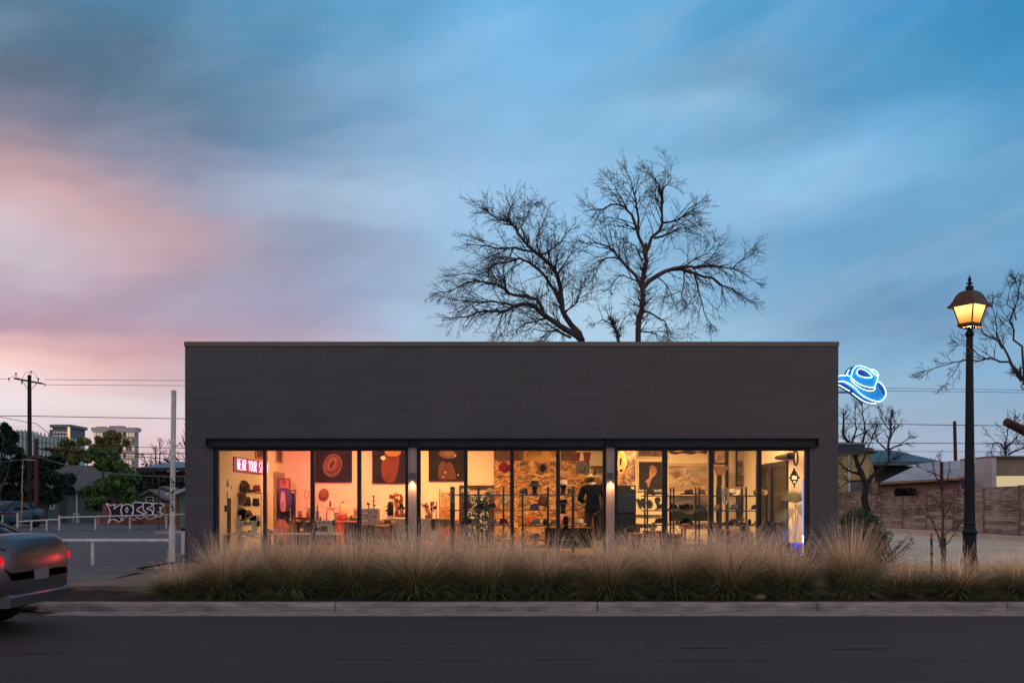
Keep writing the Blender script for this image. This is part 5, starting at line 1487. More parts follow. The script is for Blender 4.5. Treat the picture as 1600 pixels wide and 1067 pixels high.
# graffiti fence
YG2 = 61.5
gf = Thing('graffiti_fence', 'red brown board fence painted with big black and white bubble letters', 'fence', (PX(225, YG2), YG2, 0.15))
gx0, gx1, gz0, gz1 = PX(161, YG2), PX(330, YG2), 0.16, PZ(786, YG2)
pl = MB(); x = gx0; rng = random.Random(12)
while x < gx1:
    w = 0.14; pl.box(x, x+w-0.008, YG2, YG2+0.02, gz0, gz1+rng.uniform(-.01, .01)); x += w
gf.part('planks', pl, mat('red_planks', (0.17, 0.065, 0.040), 0.85, 0, 0.35, 1.5, island=0.3))
gf.part('end_panel', MB().box(gx0, PX(165.5, YG2), YG2-0.008, YG2-0.003, gz0, gz1-0.04), mat('mauve_paint', (0.20, 0.08, 0.10), 0.8))
gf.part('light_board', MB().box(PX(255.5, YG2), PX(259.5, YG2), YG2-0.02, YG2-0.003, gz0, gz1), mat('tan_plank', (0.24, 0.12, 0.08), 0.8))
M_gwht = mat('graffiti_white', (0.78, 0.78, 0.84), 0.8); M_gblk = mat('graffiti_black', (0.016, 0.022, 0.035), 0.8)
def place_text(body, cx_, zc, w, h, y, off, ext):
    m = text_mesh(body, 1.0, ext, off)
    a = np.array(m.v); lo, hi = a.min(0), a.max(0)
    s1, s2 = w/(hi[0]-lo[0]), h/(hi[1]-lo[1])
    m.v = [(cx_ + (x-(lo[0]+hi[0])/2)*s1, y - z*1.0, zc + (yy-(lo[1]+hi[1])/2)*s2) for x, yy, z in m.v]
    return m
def gz(pts): return [(PX(140+x/10, YG2), PZ(775+y/10, YG2)) for x, y in pts]
BUB = [([(262,112),(330,150),(395,132),(385,200),(430,165),(505,130),(488,230),(520,330),(470,400),(400,362),(340,372),(285,430),(322,330),(322,220)], None),
 ([(590,128),(660,150),(688,230),(660,300),(590,322),(522,300),(496,220),(522,150)], [(585,172),(603,212),(585,258),(567,215)]),
 ([(688,108),(822,104),(836,150),(790,172),(756,192),(745,230),(790,250),(832,270),(796,305),(720,314),(664,292),(690,200)], None),
 ([(850,108),(958,110),(976,158),(926,172),(900,198),(960,218),(988,258),(962,302),(880,306),(828,282),(900,258),(852,224),(838,160)], None),
 ([(1000,122),(1140,118),(1142,168),(1075,180),(1122,202),(1110,232),(1062,242),(1140,268),(1146,300),(1050,318),(996,292),(1010,200)], None)]
for out_, hole in BUB:
    o = [(a, b) for a, b in smooth(gz(out_), True, 4)]
    lo_ = gf.part('painted_letter', MB().prism(o, YG2-0.016, YG2-0.004), M_gblk)
    ring_ = MB().tube([(a, YG2-0.020, b) for a, b in o+[o[0]]], 0.034, 5, caps=False)
    if hole:
        h_ = smooth(gz(hole), True, 4); ring_.tube([(a, YG2-0.022, b) for a, b in h_+[h_[0]]], 0.03, 5, caps=False)
    gf.part('white_outline', ring_, M_gwht, parent=lo_)
cur = MB()
for pts in [[(168,817),(172,812),(180,812),(187,815)],[(187,808),(192,813),(196,808)],[(203,807),(210,813),(214,808),(220,811),(226,807),(235,811),(243,808),(252,807)],[(272,803),(277,798),(278,790),(273,787)],[(284,800),(280,795),(284,792),(290,790)],[(274,812),(283,808),(292,811)]]:
    cur.tube([P(a, b, YG2-0.03) for a, b in smooth(pts, False, 4)], 0.022, 5)
gf.part('white_scrawl', cur, M_gwht)
# parked cars and scooter
def make_car(name, label, body_m, loc, rz, group=None, lit=False, L_=4.6, W=1.8, H=1.45):
    t = Thing(name, label, 'car', loc, group, rz=rz)
    # stations along x (rear at +L/2): x, half width, z bottom, z belt, z deck
    st = [(-2.30,.62,.34,.58,.62),(-2.22,.76,.24,.66,.72),(-1.95,.84,.20,.74,.82),(-1.2,.89,.19,.82,.90),(-.6,.90,.19,.86,.94),(.3,.90,.19,.88,.95),(1.1,.90,.20,.90,.98),(1.6,.885,.22,.92,1.02),(2.0,.85,.27,.93,1.04),(2.20,.80,.33,.90,1.035),(2.27,.72,.38,.84,.98),(2.30,.60,.44,.70,.80)]
    v = []; f = []; m_ = 10
    for (x, w, zb_, ze, zd) in st:
        half = [(0, zb_), (w*.82, zb_), (w*.97, zb_+.07), (w, zb_+.22), (w*1.0, ze-.12), (w*.965, ze), (w*.86, (ze+zd)/2+.02), (w*.6, zd), (w*.3, zd+.012), (0, zd+.015)]
        ring = [(x, -a, b) for a, b in half] + [(x, a, b) for a, b in half[::-1][1:-1]]
        v += ring
    R_ = len(ring)
    for i in range(len(st)-1):
        for k_ in range(R_): f.append((i*R_+k_, i*R_+(k_+1) % R_, (i+1)*R_+(k_+1) % R_, (i+1)*R_+k_))
    f.append(tuple(range(R_-1, -1, -1))); f.append(tuple(range((len(st)-1)*R_, len(st)*R_)))
    b = MB().add(v, f, True)
    t.part('body', b, body_m, local=True)
    # greenhouse
    gs = [(-.95,.70,.92,.93),(-.30,.66,.92,1.33),(.15,.64,.93,1.42),(.75,.63,.94,1.41),(1.15,.62,.95,1.32),(1.72,.64,.99,1.03)]
    v = []; f = []
    for (x, w, z0_, z1_) in gs:
        half = [(0, z0_-.02), (w+.14*(1-(z1_-.92)/.6), z0_-.02), (w+.10, z0_+.02), (w-.02, z1_-.06), (w-.12, z1_), (0, z1_+.015)]
        ring = [(x, -a, c) for a, c in half] + [(x, a, c) for a, c in half[::-1][1:-1]]
        v += ring
    R_ = len(ring)
    for i in range(len(gs)-1):
        for k_ in range(R_): f.append((i*R_+k_, i*R_+(k_+1) % R_, (i+1)*R_+(k_+1) % R_, (i+1)*R_+k_))
    f.append(tuple(range(R_-1, -1, -1))); f.append(tuple(range((len(gs)-1)*R_, len(gs)*R_)))
    t.part('windows', MB().add(v, f, True), M_dkglass, local=True)
    r_ = MB(); v = []
    for (x, w, z1_) in [(-.28,.55,1.335),(.15,.535,1.44),(.75,.53,1.43),(1.13,.52,1.335)]:
        v += [(x, -w, z1_), (x, -w*.5, z1_+.018), (x, w*.5, z1_+.018), (x, w, z1_)]
    r_.add(v, [(i*4+j, i*4+j+1, (i+1)*4+j+1, (i+1)*4+j) for i in range(3) for j in range(3)], True)
    for s_ in (-1, 1): r_.tube([(-.98, s_*.74, .93), (-.28, s_*.58, 1.33), (.4, s_*.565, 1.415), (1.13, s_*.56, 1.325), (1.85, s_*.70, 1.0)], 0.028, 6)
    t.part('roof', r_, body_m, local=True)
    dl = MB()
    for s_ in (-1, 1):
        for x in (-.75, .25, 1.15): dl.box(x-.004, x+.004, s_*.898, s_*.908, .30, .86)
        dl.box(-.75, 1.15, s_*.9, s_*.906, .29, .30)
        for x in (.05, .98): dl.box(x, x+.16, s_*.90, s_*.93, .74, .765)
    t.part('door_seams', dl, M_black, local=True)
    for (x, s_) in [(-1.42, -1), (-1.42, 1), (1.38, -1), (1.38, 1)]:
        w = MB(); prof = [(0.20, -.11), (0.30, -.115), (0.325, -.08), (0.325, .08), (0.30, .115), (0.20, .11)]
        w.lathe(prof, (0, 0, 0), 28); w.xf(Matrix.Translation((x, s_*.83, .325)) @ Matrix.Rotation(math.pi/2, 4, 'X'))
        wo = t.part('wheel', w, mat('tyre_rubber', (0.012, 0.012, 0.013), 0.85), local=True)
        r2 = MB(); r2.lathe([(0.0, -.03), (0.06, -.05), (0.19, -.02), (0.20, .06)], (0, 0, 0), 24)
        for k_ in range(5):
            a = k_*2*math.pi/5; r2.tube([(math.cos(a)*.04, math.sin(a)*.04, .085), (math.cos(a)*.19, math.sin(a)*.19, .07)], 0.02, 5)
        r2.xf(Matrix.Translation((x, s_*.83, .325)) @ Matrix.Rotation(math.pi/2 if s_ < 0 else -math.pi/2, 4, 'X'))
        t.part('rim', r2, mat('alloy_rim', (0.30, 0.30, 0.32), 0.35, 0.8), parent=wo, local=True)
        ar = MB(); pts = [(x+.37*math.cos(a), s_*.905, .325+.37*math.sin(a)) for a in [math.pi*j/12 for j in range(13)]]
        ar.prism([(p[0], p[2]) for p in pts], s_*.905-.006, s_*.905+.002); t.part('wheel_arch', ar, M_black, local=True)
    for s_ in (-1, 1):
        tl = MB(); tl.box(2.04, 2.26, s_*.72, s_*.868, .745, .825); 
        tl.v = [(x, y*(1 - max(0, x-2.0)*0.30), z + (x-2.0)*.02) for x, y, z in tl.v]
        t.part('tail_light', tl, emit('tail_red', (1.0, 0.012, 0.018), 0.8) if lit else mat('tail_lens', (0.20, 0.01, 0.012), 0.25), local=True)
        hl = MB(); hl.box(-2.22, -2.02, s_*.62, s_*.80, .56, .68); t.part('headlight', hl, mat('lamp_lens', (0.4, 0.4, 0.42), 0.15), local=True)
        mi = MB().ball((-.62, s_*.99, .98), (.07, .10, .06), 8, 6); t.part('mirror', mi, body_m, local=True)
    t.part('bumper', MB().bev(2.06, 2.315, -.735, .735, .31, .47, .06), body_m, local=True)
    sm2 = MB(); sm2.tube([(2.262, y_, .905+.0*y_) for y_ in (-.70, -.3, .3, .70)], .006, 4); sm2.tube([(2.0, -.70, 1.0), (2.262, -.70, .905)], .006, 4); sm2.tube([(2.0, .70, 1.0), (2.262, .70, .905)], .006, 4); t.part('boot_seam', sm2, M_black, local=True)
    t.part('licence_plate', MB().box(2.308, 2.316, -.16, .16, .56, .68), mat('plate', (0.16, 0.16, 0.17), 0.5), local=True)
    if lit:
        ld = bpy.data.lights.new('tail_glow', 'POINT'); ld.energy = 0.8; ld.color = (1, .05, .05); ld.shadow_soft_size = .05
        for s_ in (-1, 1):
            lo = bpy.data.objects.new('tail_glow', ld); COL.objects.link(lo); lo.parent = t.o; lo.location = (2.45, s_*.72, .78)
    return t
M_silver = mat('silver_paint', (0.10, 0.105, 0.12), 0.3, 0.6, 0.05, 2)
make_car('silver_sedan', 'silver sedan on the road, red tail lights lit, entering at the west edge', M_silver, (PX(62, 10.6)-2.3, 10.62, 0.0), 0.0, lit=True)
make_car('parked_car', 'blue grey car parked beside the orange marker post', mat('blue_paint', (0.06, 0.09, 0.12), 0.35, 0.3), (PX(6, 53), 53, 0.17), 1.35)
# kick scooter
YK = 44.5
ks = Thing('kick_scooter', 'white and green rental kick scooter by the far rail', 'scooter', P(14, 827, YK))
M_lime = mat('lime_green', (0.25, 0.6, 0.10), 0.5)
k0 = P(1, 826, YK); zg = 0.165
dm = MB(); dm.bev(PX(6, YK), PX(25, YK), YK-.07, YK+.07, zg+.10, zg+.15, .01); ks.part('deck', dm, M_white)
dm = MB(); dm.tube([(PX(3, YK), YK, zg+.12), (PX(4.5, YK), YK, PZ(812, YK))], 0.028, 8); dm.tube([(PX(2.5, YK), YK, zg+.42), (PX(8, YK), YK, zg+.13)], 0.03, 8); ks.part('fork', dm, M_white)
dm = MB(); dm.tube([(PX(3.2, YK), YK, PZ(816, YK)), (PX(4.5, YK), YK, PZ(804, YK))], 0.035, 8); ks.part('stem', dm, M_lime)
dm = MB(); dm.tube([(PX(4.5, YK), YK-.2, PZ(801, YK)), (PX(5.0, YK), YK+.2, PZ(801, YK))], 0.018, 8); dm.tube([(PX(4.5, YK), YK, PZ(804, YK)), (PX(4.7, YK), YK, PZ(801, YK))], 0.02, 8); ks.part('handlebar', dm, M_black)
for px in (2.0, 24.0):
    w = MB(); w.lathe([(0.05, -.02), (0.10, -.022), (0.11, 0), (0.10, .022), (0.05, .02)], (0, 0, 0), 18); w.xf(Matrix.Translation((PX(px, YK), YK, zg+.11)) @ Matrix.Rotation(math.pi/2, 4, 'X')); ks.part('wheel', w, M_black)
# orange street barrel by the green tree
cn_ = MB().lathe([(0.16, 0), (0.16, 0.03), (0.10, 0.05), (0.03, 0.62), (0.0, 0.64)], (PX(154, 60), 60, 0.17), 12)
single('traffic_cone', cn_, mat('cone_orange', (0.42, 0.10, 0.06), 0.7), 'orange traffic cone by the west end of the graffiti fence', 'cone')

# ------------------------------------------------------------------ buildings east
M_yellow = mat('yellow_stucco', (0.40, 0.30, 0.15), 0.85, 0, 0.15, 0.8)
YY = 50
yh = Thing('yellow_house', 'yellow walled house with white corner trim behind the canopy', 'house', P(1330, 826, YY))
yh.part('wall', MB().box(PX(1270, YY), PX(1358, YY), YY, YY+7, 0.1, PZ(706, YY)).prism([(PX(1357, YY), 0.1), (PX(1377, YY), 0.1), (PX(1372, YY), PZ(735, YY)), (PX(1366, YY), PZ(715, YY)), (PX(1357, YY), PZ(706, YY))], YY+0.5, YY+7), M_yellow)
yh.part('corner_trim', MB().box(PX(1325.5, YY), PX(1328, YY), YY-0.05, YY-0.002, 0.1, PZ(708, YY)), M_white)
yh.part('grey_panel', MB().box(PX(1328, YY), PX(1362, YY), YY-0.04, YY-0.003, 0.1, PZ(752, YY)), mat('grey_block', (0.13, 0.12, 0.13), 0.8))
yh.part('roof', MB().prism([(PX(1262, YY), PZ(706, YY)), (PX(1300, YY), PZ(697, YY)), (PX(1358, YY), PZ(700, YY)), (PX(1368, YY), PZ(708, YY)), (PX(1358, YY), PZ(706, YY))], YY-0.4, YY+7.2), mat('grey_brown_roof', (0.12, 0.11, 0.11), 0.8))
YD = 58
M_tealroof = mat('teal_metal_roof', (0.06, 0.09, 0.095), 0.45, 0.3, 0.15, 1.5)
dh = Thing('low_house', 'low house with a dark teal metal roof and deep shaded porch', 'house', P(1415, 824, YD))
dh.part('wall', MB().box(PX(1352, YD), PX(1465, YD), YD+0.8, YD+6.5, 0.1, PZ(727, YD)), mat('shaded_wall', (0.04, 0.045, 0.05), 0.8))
dh.part('roof', MB().add([(PX(1335,YD),YD-0.5,PZ(722,YD)),(PX(1466,YD),YD-0.5,PZ(721.5,YD)),(PX(1400,YD+4),YD+4,PZ(704,YD+4)),(PX(1350,YD+4),YD+4,PZ(702,YD+4)),
                            (PX(1335,YD),YD+8,PZ(722,YD)),(PX(1470,YD),YD+8,PZ(721.5,YD)),(PX(1335,YD),YD-0.5,PZ(723,YD)),(PX(1466,YD),YD-0.5,PZ(722.5,YD)),(PX(1335,YD),YD+8,PZ(723,YD)),(PX(1470,YD),YD+8,PZ(722.5,YD))],
                           [(0,1,2,3),(1,5,2),(5,4,3,2),(4,0,3),(6,7,1,0),(7,9,5,1),(6,8,9,7)]), M_tealroof)
dh.part('fascia', MB().box(PX(1352, YD), PX(1453, YD), YD-0.45, YD-0.4, PZ(727, YD), PZ(723.2, YD)), mat('teal_fascia', (0.10, 0.17, 0.18), 0.6))
YE = 46
ps = Thing('shed', 'low peach walled shed under a wide pale sloping roof', 'shed', P(1440, 828, YE))
ps.part('wall', MB().prism([(PX(1373, YE), 0.15), (PX(1500, YE), 0.15), (PX(1500, YE), PZ(746.5, YE)), (PX(1373, YE), PZ(752.5, YE))], YE, YE+0.6), mat('peach_wall', (0.30, 0.16, 0.10), 0.85, 0, 0.12, 1))
ps.part('roof', MB().add([(PX(1372,YE),YE-0.4,PZ(753,YE)),(PX(1505,YE),YE-0.4,PZ(746,YE)),(PX(1505,YE+5),YE+5,PZ(719,YE+5)),(PX(1440,YE+5),YE+5,PZ(723,YE+5)),
                          (PX(1372,YE),YE-0.4,PZ(755,YE)),(PX(1505,YE),YE-0.4,PZ(748,YE)),(PX(1505,YE+5),YE+5,PZ(723,YE+5)),(PX(1440,YE+5),YE+5,PZ(727,YE+5))],
                         [(0,1,2,3),(4,5,1,0),(7,6,5,4),(4,0,3,7),(5,6,2,1),(7,3,2,6)]), mat('pale_roofing', (0.38, 0.40, 0.41), 0.8, 0, 0.25, 0.8))
ps.part('fascia', MB().prism([(PX(1371, YE), PZ(757, YE)), (PX(1503, YE), PZ(749.5, YE)), (PX(1503, YE), PZ(746, YE)), (PX(1371, YE), PZ(753, YE))], YE-0.5, YE-0.44), mat('tan_fascia', (0.30, 0.17, 0.10), 0.8))
ps.part('eave_shade_strip', MB().prism([(PX(1373, YE), PZ(759, YE)), (PX(1500, YE), PZ(751.5, YE)), (PX(1500, YE), PZ(749.5, YE)), (PX(1373, YE), PZ(757, YE))], YE-0.38, YE-0.02), M_black)  # black strip added under the eave in place of its shadow
ps.part('vent_pipe', MB().box(PX(1459.5, YE), PX(1463, YE), YE-0.75, YE-0.62, 0.24, PZ(722, YE)), mat('dark_red_post', (0.07, 0.012, 0.03), 0.6))
YBk = 44
bb = Thing('block_building', 'flat roofed building with a pale block side and a tan wall over a lit strip', 'building', P(1560, 830, YBk))
bb.part('pale_wall', MB().box(PX(1550, YBk), PX(1550, YBk)+.2, YBk, YBk+3.1, 0.2, PZ(714, YBk)), mat('pale_block', (0.48, 0.47, 0.48), 0.85, 0, 0.15, 0.6, bump=0.2))
bb.part('tan_wall', MB().box(PX(1550.5, YBk)+.2, PX(1720, YBk), YBk+0.15, YBk+3, PZ(743, YBk), PZ(714.5, YBk)).box(PX(1550.5, YBk), PX(1720, YBk), YBk+0.15, YBk+8, 0.2, PZ(760, YBk)), mat('tan_wall', (0.26, 0.20, 0.15), 0.85, 0, 0.2, 0.8))
bb.part('lit_strip_window', MB().box(PX(1552, YBk), PX(1720, YBk), YBk+0.3, YBk+0.34, PZ(760, YBk), PZ(743, YBk)), emit('lit_strip', (1.0, 0.80, 0.45), 0.62))
bb.part('roof_edge', MB().box(PX(1549, YBk), PX(1720, YBk), YBk-0.08, YBk+3.15, PZ(714, YBk), PZ(712, YBk)), mat('roof_edge', (0.2, 0.16, 0.13), 0.8))
# ------------------------------------------------------------------ hats
def hat(label, loc, felt_m, band_m, rot=(0, 0, 0), brim=0.17, side=0.05, dip=0.02, ch=0.115, cr=(0.085, 0.105), crease=0.03, pinch=0.25, flat=False, name='hat', cat='hat', group=None, s=1.0, edge=None):
    """felt hat, front at -y: crown, brim rolled up at the sides, band"""
    t = Thing(name, label, cat, loc, group)
    t.o.rotation_euler = rot
    n = 32
    C_ = MB(); v = []; f = []
    rows = [(0.0, 1.0), (0.35, 1.0), (0.62, 0.985), (0.80, 0.93), (0.90, 0.80), (0.95, 0.5), (1.0, 0.0)]
    for (k_, h) in rows:
        for i in range(n):
            a = 2*math.pi*i/n
            c, s_ = math.cos(a), math.sin(a)
            rx = cr[0]*k_*(1-0.10*h); ry = cr[1]*k_*(1-0.06*h)
            z = ch*h
            x, y = rx*c, ry*s_
            if not flat:
                if h > 0.9: z -= crease*math.exp(-(x/(cr[0]*0.35))**2) * (1 if k_ < 0.8 else 0.55)
                if h > 0.7: z += 0.018*(s_ < 0)*abs(s_)*k_ - 0.01*(s_ > 0)*abs(s_)
                if h > 0.4 and s_ < 0: x *= 1 - pinch*abs(s_)**1.5*h
            v.append((x*s, y*s, z*s))
    for i in range(len(rows)-1):
        for k_ in range(n): f.append((i*n+k_, i*n+(k_+1) % n, (i+1)*n+(k_+1) % n, (i+1)*n+k_))
    C_.add(v, f, True)
    t.part('crown', C_, felt_m, local=True)
    B = MB(); v = []; f = []
    ks = [0.0, 0.25, 0.55, 0.8, 1.0]
    for under in (0, 1):
        for q in (ks if not under else ks[::-1]):
            for i in range(n):
                a = 2*math.pi*i/n; c, s_ = math.cos(a), math.sin(a)
                ex, ey = cr[0]+(brim*0.92-cr[0]+0.0)*q, cr[1]+(brim*1.1-cr[1])*q
                z = side*(abs(c)**2.2)*q**1.8 - dip*(abs(s_)**3)*q**1.5
                v.append((ex*c*(1-0.25*(side/0.1)*abs(c)*q**2)*s, ey*s_*s, (z-(0.004 if under else 0))*s))
    R_ = 2*len(ks)
    for i in range(R_-1):
        for k_ in range(n): f.append((i*n+k_, i*n+(k_+1) % n, (i+1)*n+(k_+1) % n, (i+1)*n+k_))
    B.add(v, f, True)
    t.part('brim', B, edge or felt_m, local=True)
    D = MB(); v = []
    for (h, gx) in ((0.02, 1.025), (0.20, 1.015)):
        for i in range(n):
            a = 2*math.pi*i/n; v.append((cr[0]*gx*(1-0.10*h)*math.cos(a)*s, cr[1]*gx*(1-0.06*h)*math.sin(a)*s, ch*h*s+0.001))
    D.add(v, [(k_, (k_+1) % n, n+(k_+1) % n, n+k_) for k_ in range(n)], True)
    t.part('hat_band', D, band_m, local=True)
    return t
C = dict(black=(0.010, 0.010, 0.012), char=(0.035, 0.033, 0.034), grey=(0.14, 0.14, 0.14), silver=(0.32, 0.31, 0.28), tan=(0.36, 0.24, 0.14), cream=(0.62, 0.54, 0.42),
         brown=(0.13, 0.065, 0.035), rust=(0.42, 0.13, 0.05), maroon=(0.22, 0.02, 0.035), green=(0.10, 0.12, 0.09), pink=(0.55, 0.28, 0.22), olive=(0.09, 0.08, 0.05), navy=(0.02, 0.025, 0.045), sand=(0.42, 0.33, 0.22))
FE = {k_: felt(k_, v_) for k_, v_ in C.items()}
Mb_bk, Mb_br = mat('band_black', (0.01, 0.01, 0.012), 0.5), mat('band_brown', (0.08, 0.035, 0.02), 0.6)
UPR = lambda a=0.0: (0, 0, a)
WALL = lambda a=0.0: (math.radians(90), a, 0)
G_w = 'felt hats hung on the walls'; G_r = 'felt hats on the display racks'; G_o = 'hats piled on the west shelves'

# ------------------------------------------------------------------ strand board partition with hats
def osb():
    m = bpy.data.materials.new('strand_board'); m.use_nodes = True
    nt = m.node_tree; N, L = nt.nodes, nt.links
    b = N['Principled BSDF']; b.inputs['Roughness'].default_value = 0.6
    tc = N.new('ShaderNodeTexCoord')
    d = N.new('ShaderNodeTexNoise'); d.inputs['Scale'].default_value = 3; L.new(tc.outputs['Object'], d.inputs['Vector'])
    ad = N.new('ShaderNodeMixRGB'); ad.blend_type = 'ADD'; ad.inputs[0].default_value = 0.35; L.new(tc.outputs['Object'], ad.inputs[1]); L.new(d.outputs['Color'], ad.inputs[2])
    mp = N.new('ShaderNodeMapping'); mp.inputs['Rotation'].default_value = (0, 0.45, 0); mp.inputs['Scale'].default_value = (5, 5, 17); L.new(ad.outputs[0], mp.inputs[0])
    v = N.new('ShaderNodeTexVoronoi'); v.inputs['Scale'].default_value = 1.3; L.new(mp.outputs[0], v.inputs['Vector'])
    mp2 = N.new('ShaderNodeMapping'); mp2.inputs['Rotation'].default_value = (0, -0.8, 0); mp2.inputs['Scale'].default_value = (7, 7, 15); L.new(ad.outputs[0], mp2.inputs[0])
    v2 = N.new('ShaderNodeTexVoronoi'); v2.inputs['Scale'].default_value = 1.0; L.new(mp2.outputs[0], v2.inputs['Vector'])
    s1 = N.new('ShaderNodeSeparateColor'); L.new(v.outputs['Color'], s1.inputs[0]); s2 = N.new('ShaderNodeSeparateColor'); L.new(v2.outputs['Color'], s2.inputs[0])
    mu = N.new('ShaderNodeMath'); mu.operation = 'MULTIPLY_ADD'; L.new(s1.outputs[0], mu.inputs[0]); mu.inputs[1].default_value = 0.55
    m2 = N.new('ShaderNodeMath'); m2.operation = 'MULTIPLY'; L.new(s2.outputs[0], m2.inputs[0]); m2.inputs[1].default_value = 0.45; L.new(m2.outputs[0], mu.inputs[2])
    cr = N.new('ShaderNodeValToRGB'); e = cr.color_ramp.elements
    e[0].position = 0.12; e[0].color = (0.09, 0.038, 0.012, 1); e[1].position = 0.85; e[1].color = (0.66, 0.40, 0.16, 1)
    q = e.new(0.45); q.color = (0.32, 0.165, 0.06, 1)
    L.new(mu.outputs[0], cr.inputs[0]); L.new(cr.outputs[0], b.inputs['Base Color'])
    bp = N.new('ShaderNodeBump'); bp.inputs['Strength'].default_value = 0.5; bp.inputs['Distance'].default_value = 0.01; L.new(mu.outputs[0], bp.inputs['Height']); L.new(bp.outputs[0], b.inputs['Normal'])
    return m
YO = 27.0
xo0, xo1, zo = PX(772.5, YO), PX(921, YO), PZ(720, YO)
op = Thing('strand_board_partition', 'free standing partition of rough wood strand board hung with hats', 'partition', ((xo0+xo1)/2, YO, FL))
op.part('board', MB().box(xo0, xo1, YO-0.06, YO+0.08, FL, zo), osb())
single('wall_picture', MB().box(PX(818, 30.9), PX(868, 30.9), 30.88, 30.95, PZ(722, 30.9), PZ(690, 30.9)), mat('amber_canvas', (0.70, 0.36, 0.10), 0.7), 'large amber canvas with dark slanting stripes above the strand board partition', 'picture')
pst = MB()
for i in range(5):
    a = 822 + i*5; pst.prism([(PX(a, 30.85), PZ(712, 30.85)), (PX(a+1.2, 30.85), PZ(712, 30.85)), (PX(a+10, 30.85), PZ(698, 30.85)), (PX(a+8.8, 30.85), PZ(698, 30.85))], 30.86, 30.875)
for i in range(3):
    a = 858 + i*4; pst.prism([(PX(a, 30.85), PZ(698, 30.85)), (PX(a+1.2, 30.85), PZ(698, 30.85)), (PX(a+8, 30.85), PZ(714, 30.85)), (PX(a+6.8, 30.85), PZ(714, 30.85))], 30.86, 30.875)
single('wall_picture', pst, mat('umber_stripe', (0.10, 0.035, 0.02), 0.7), 'row of dark slanting bars mounted over the amber canvas', 'picture bars')
for (a, b_, lb) in [(774, 817, 'brown block on top of the partition near its west end'), (876, 900, 'brown block on top of the partition beside the potted plants')]:
    bm_ = MB().bev(PX(a, YO), PX(b_, YO), YO-0.04, YO+0.07, zo+0.002, PZ(705, YO)+0.25, 0.01)
    single('storage_box', bm_, mat('dull_brown_card', (0.12, 0.08, 0.055), 0.8), lb, 'box', 'boxes on top of the partition')
for (px, r, lb) in [(800, 0.13, 'terracotta pot on the partition beside the brown block'), (900, 0.12, 'dusky rose pot on the partition, west of its twin'), (917, 0.11, 'dusky rose pot at the east end of the partition')]:
    x = PX(px, YO)
    t = Thing('plant_pot', lb, 'plant pot', (x, YO-0.02, zo), 'plant pots on top of the partition')
    t.part('pot', MB().lathe([(r*.7, .001), (r*.95, .2), (r*1.05, .2), (r*1.05, .24), (r*.9, .24), (r*.85, .2), (0, .19)], (x, YO-0.02, zo), 18), mat('rose_pot', (0.32, 0.11, 0.08), 0.7))
    rr = random.Random(int(px)); lf = leaf_mesh(rr, [(Vector((x+dx, YO, zo+0.36)), 0.11) for dx in (-.05, .06)], 260, 0.03)
    t.part('leaves', lf, leafmat('pot_leaves', (0.03, 0.06, 0.02), (0.08, 0.12, 0.04)))
ym = YO-0.065
def wallhat(label, px, py, Y, fm, bm_, a=0.0, **k): return hat(label, P(px, py, Y), fm, bm_, rot=WALL(a), group=G_w, **k)
wallhat('maroon felt hat high on the partition behind the window bar', 788, 730, ym, FE['maroon'], mat('pale_ribbon', (0.6, 0.4, 0.35), 0.6), 0.6, brim=0.165, side=0.02)
wallhat('black hat with a cream inner brim high on the middle of the partition', 848, 731, ym, FE['black'], mat('cream_ribbon', (0.6, 0.45, 0.28), 0.6), 0, brim=0.175, side=0.01, crease=0.0, flat=True, ch=0.10, edge=felt('char_edge', (0.22, 0.13, 0.075)))
wallhat('wide olive grey flat hat high on the east end of the partition', 909.5, 732, ym, FE['grey'], FE['grey'], 0.2, brim=0.205, side=0.005, flat=True, ch=0.06, crease=0)
wallhat('silver grey hat on the partition beside the first rack', 789, 782, ym, FE['silver'], Mb_bk, 0.5, brim=0.165, side=0.03)
wallhat('tan felt hat on the partition at the west post of the middle rack', 819, 783, ym, FE['tan'], Mb_br, -0.3, brim=0.165, side=0.03)
wallhat('dark brown felt hat on the partition behind the middle rack', 849, 783, ym, felt('dkbrown', (0.07, 0.045, 0.03)), Mb_br, 0.2, brim=0.165, side=0.03)
wallhat('cream and tan hat on the partition beside the person', 906, 783, ym, FE['sand'], Mb_bk, 0.3, brim=0.165, side=0.04)
wallhat('round rust orange hat low on the partition', 831, 812, ym, FE['rust'], FE['rust'], 0.1, brim=0.165, side=0.005, flat=False)
wallhat('dusty pink hat low on the partition at the window bar', 880, 810, ym, FE['pink'], Mb_bk, 0.1, brim=0.16, side=0.02)
wallhat('brown felt hat hanging under the painting of a hat', 506, 773, YL-0.02, felt('warm_brown', (0.30, 0.15, 0.085)), Mb_bk, 0.1, brim=0.165, side=0.02, ch=0.11)

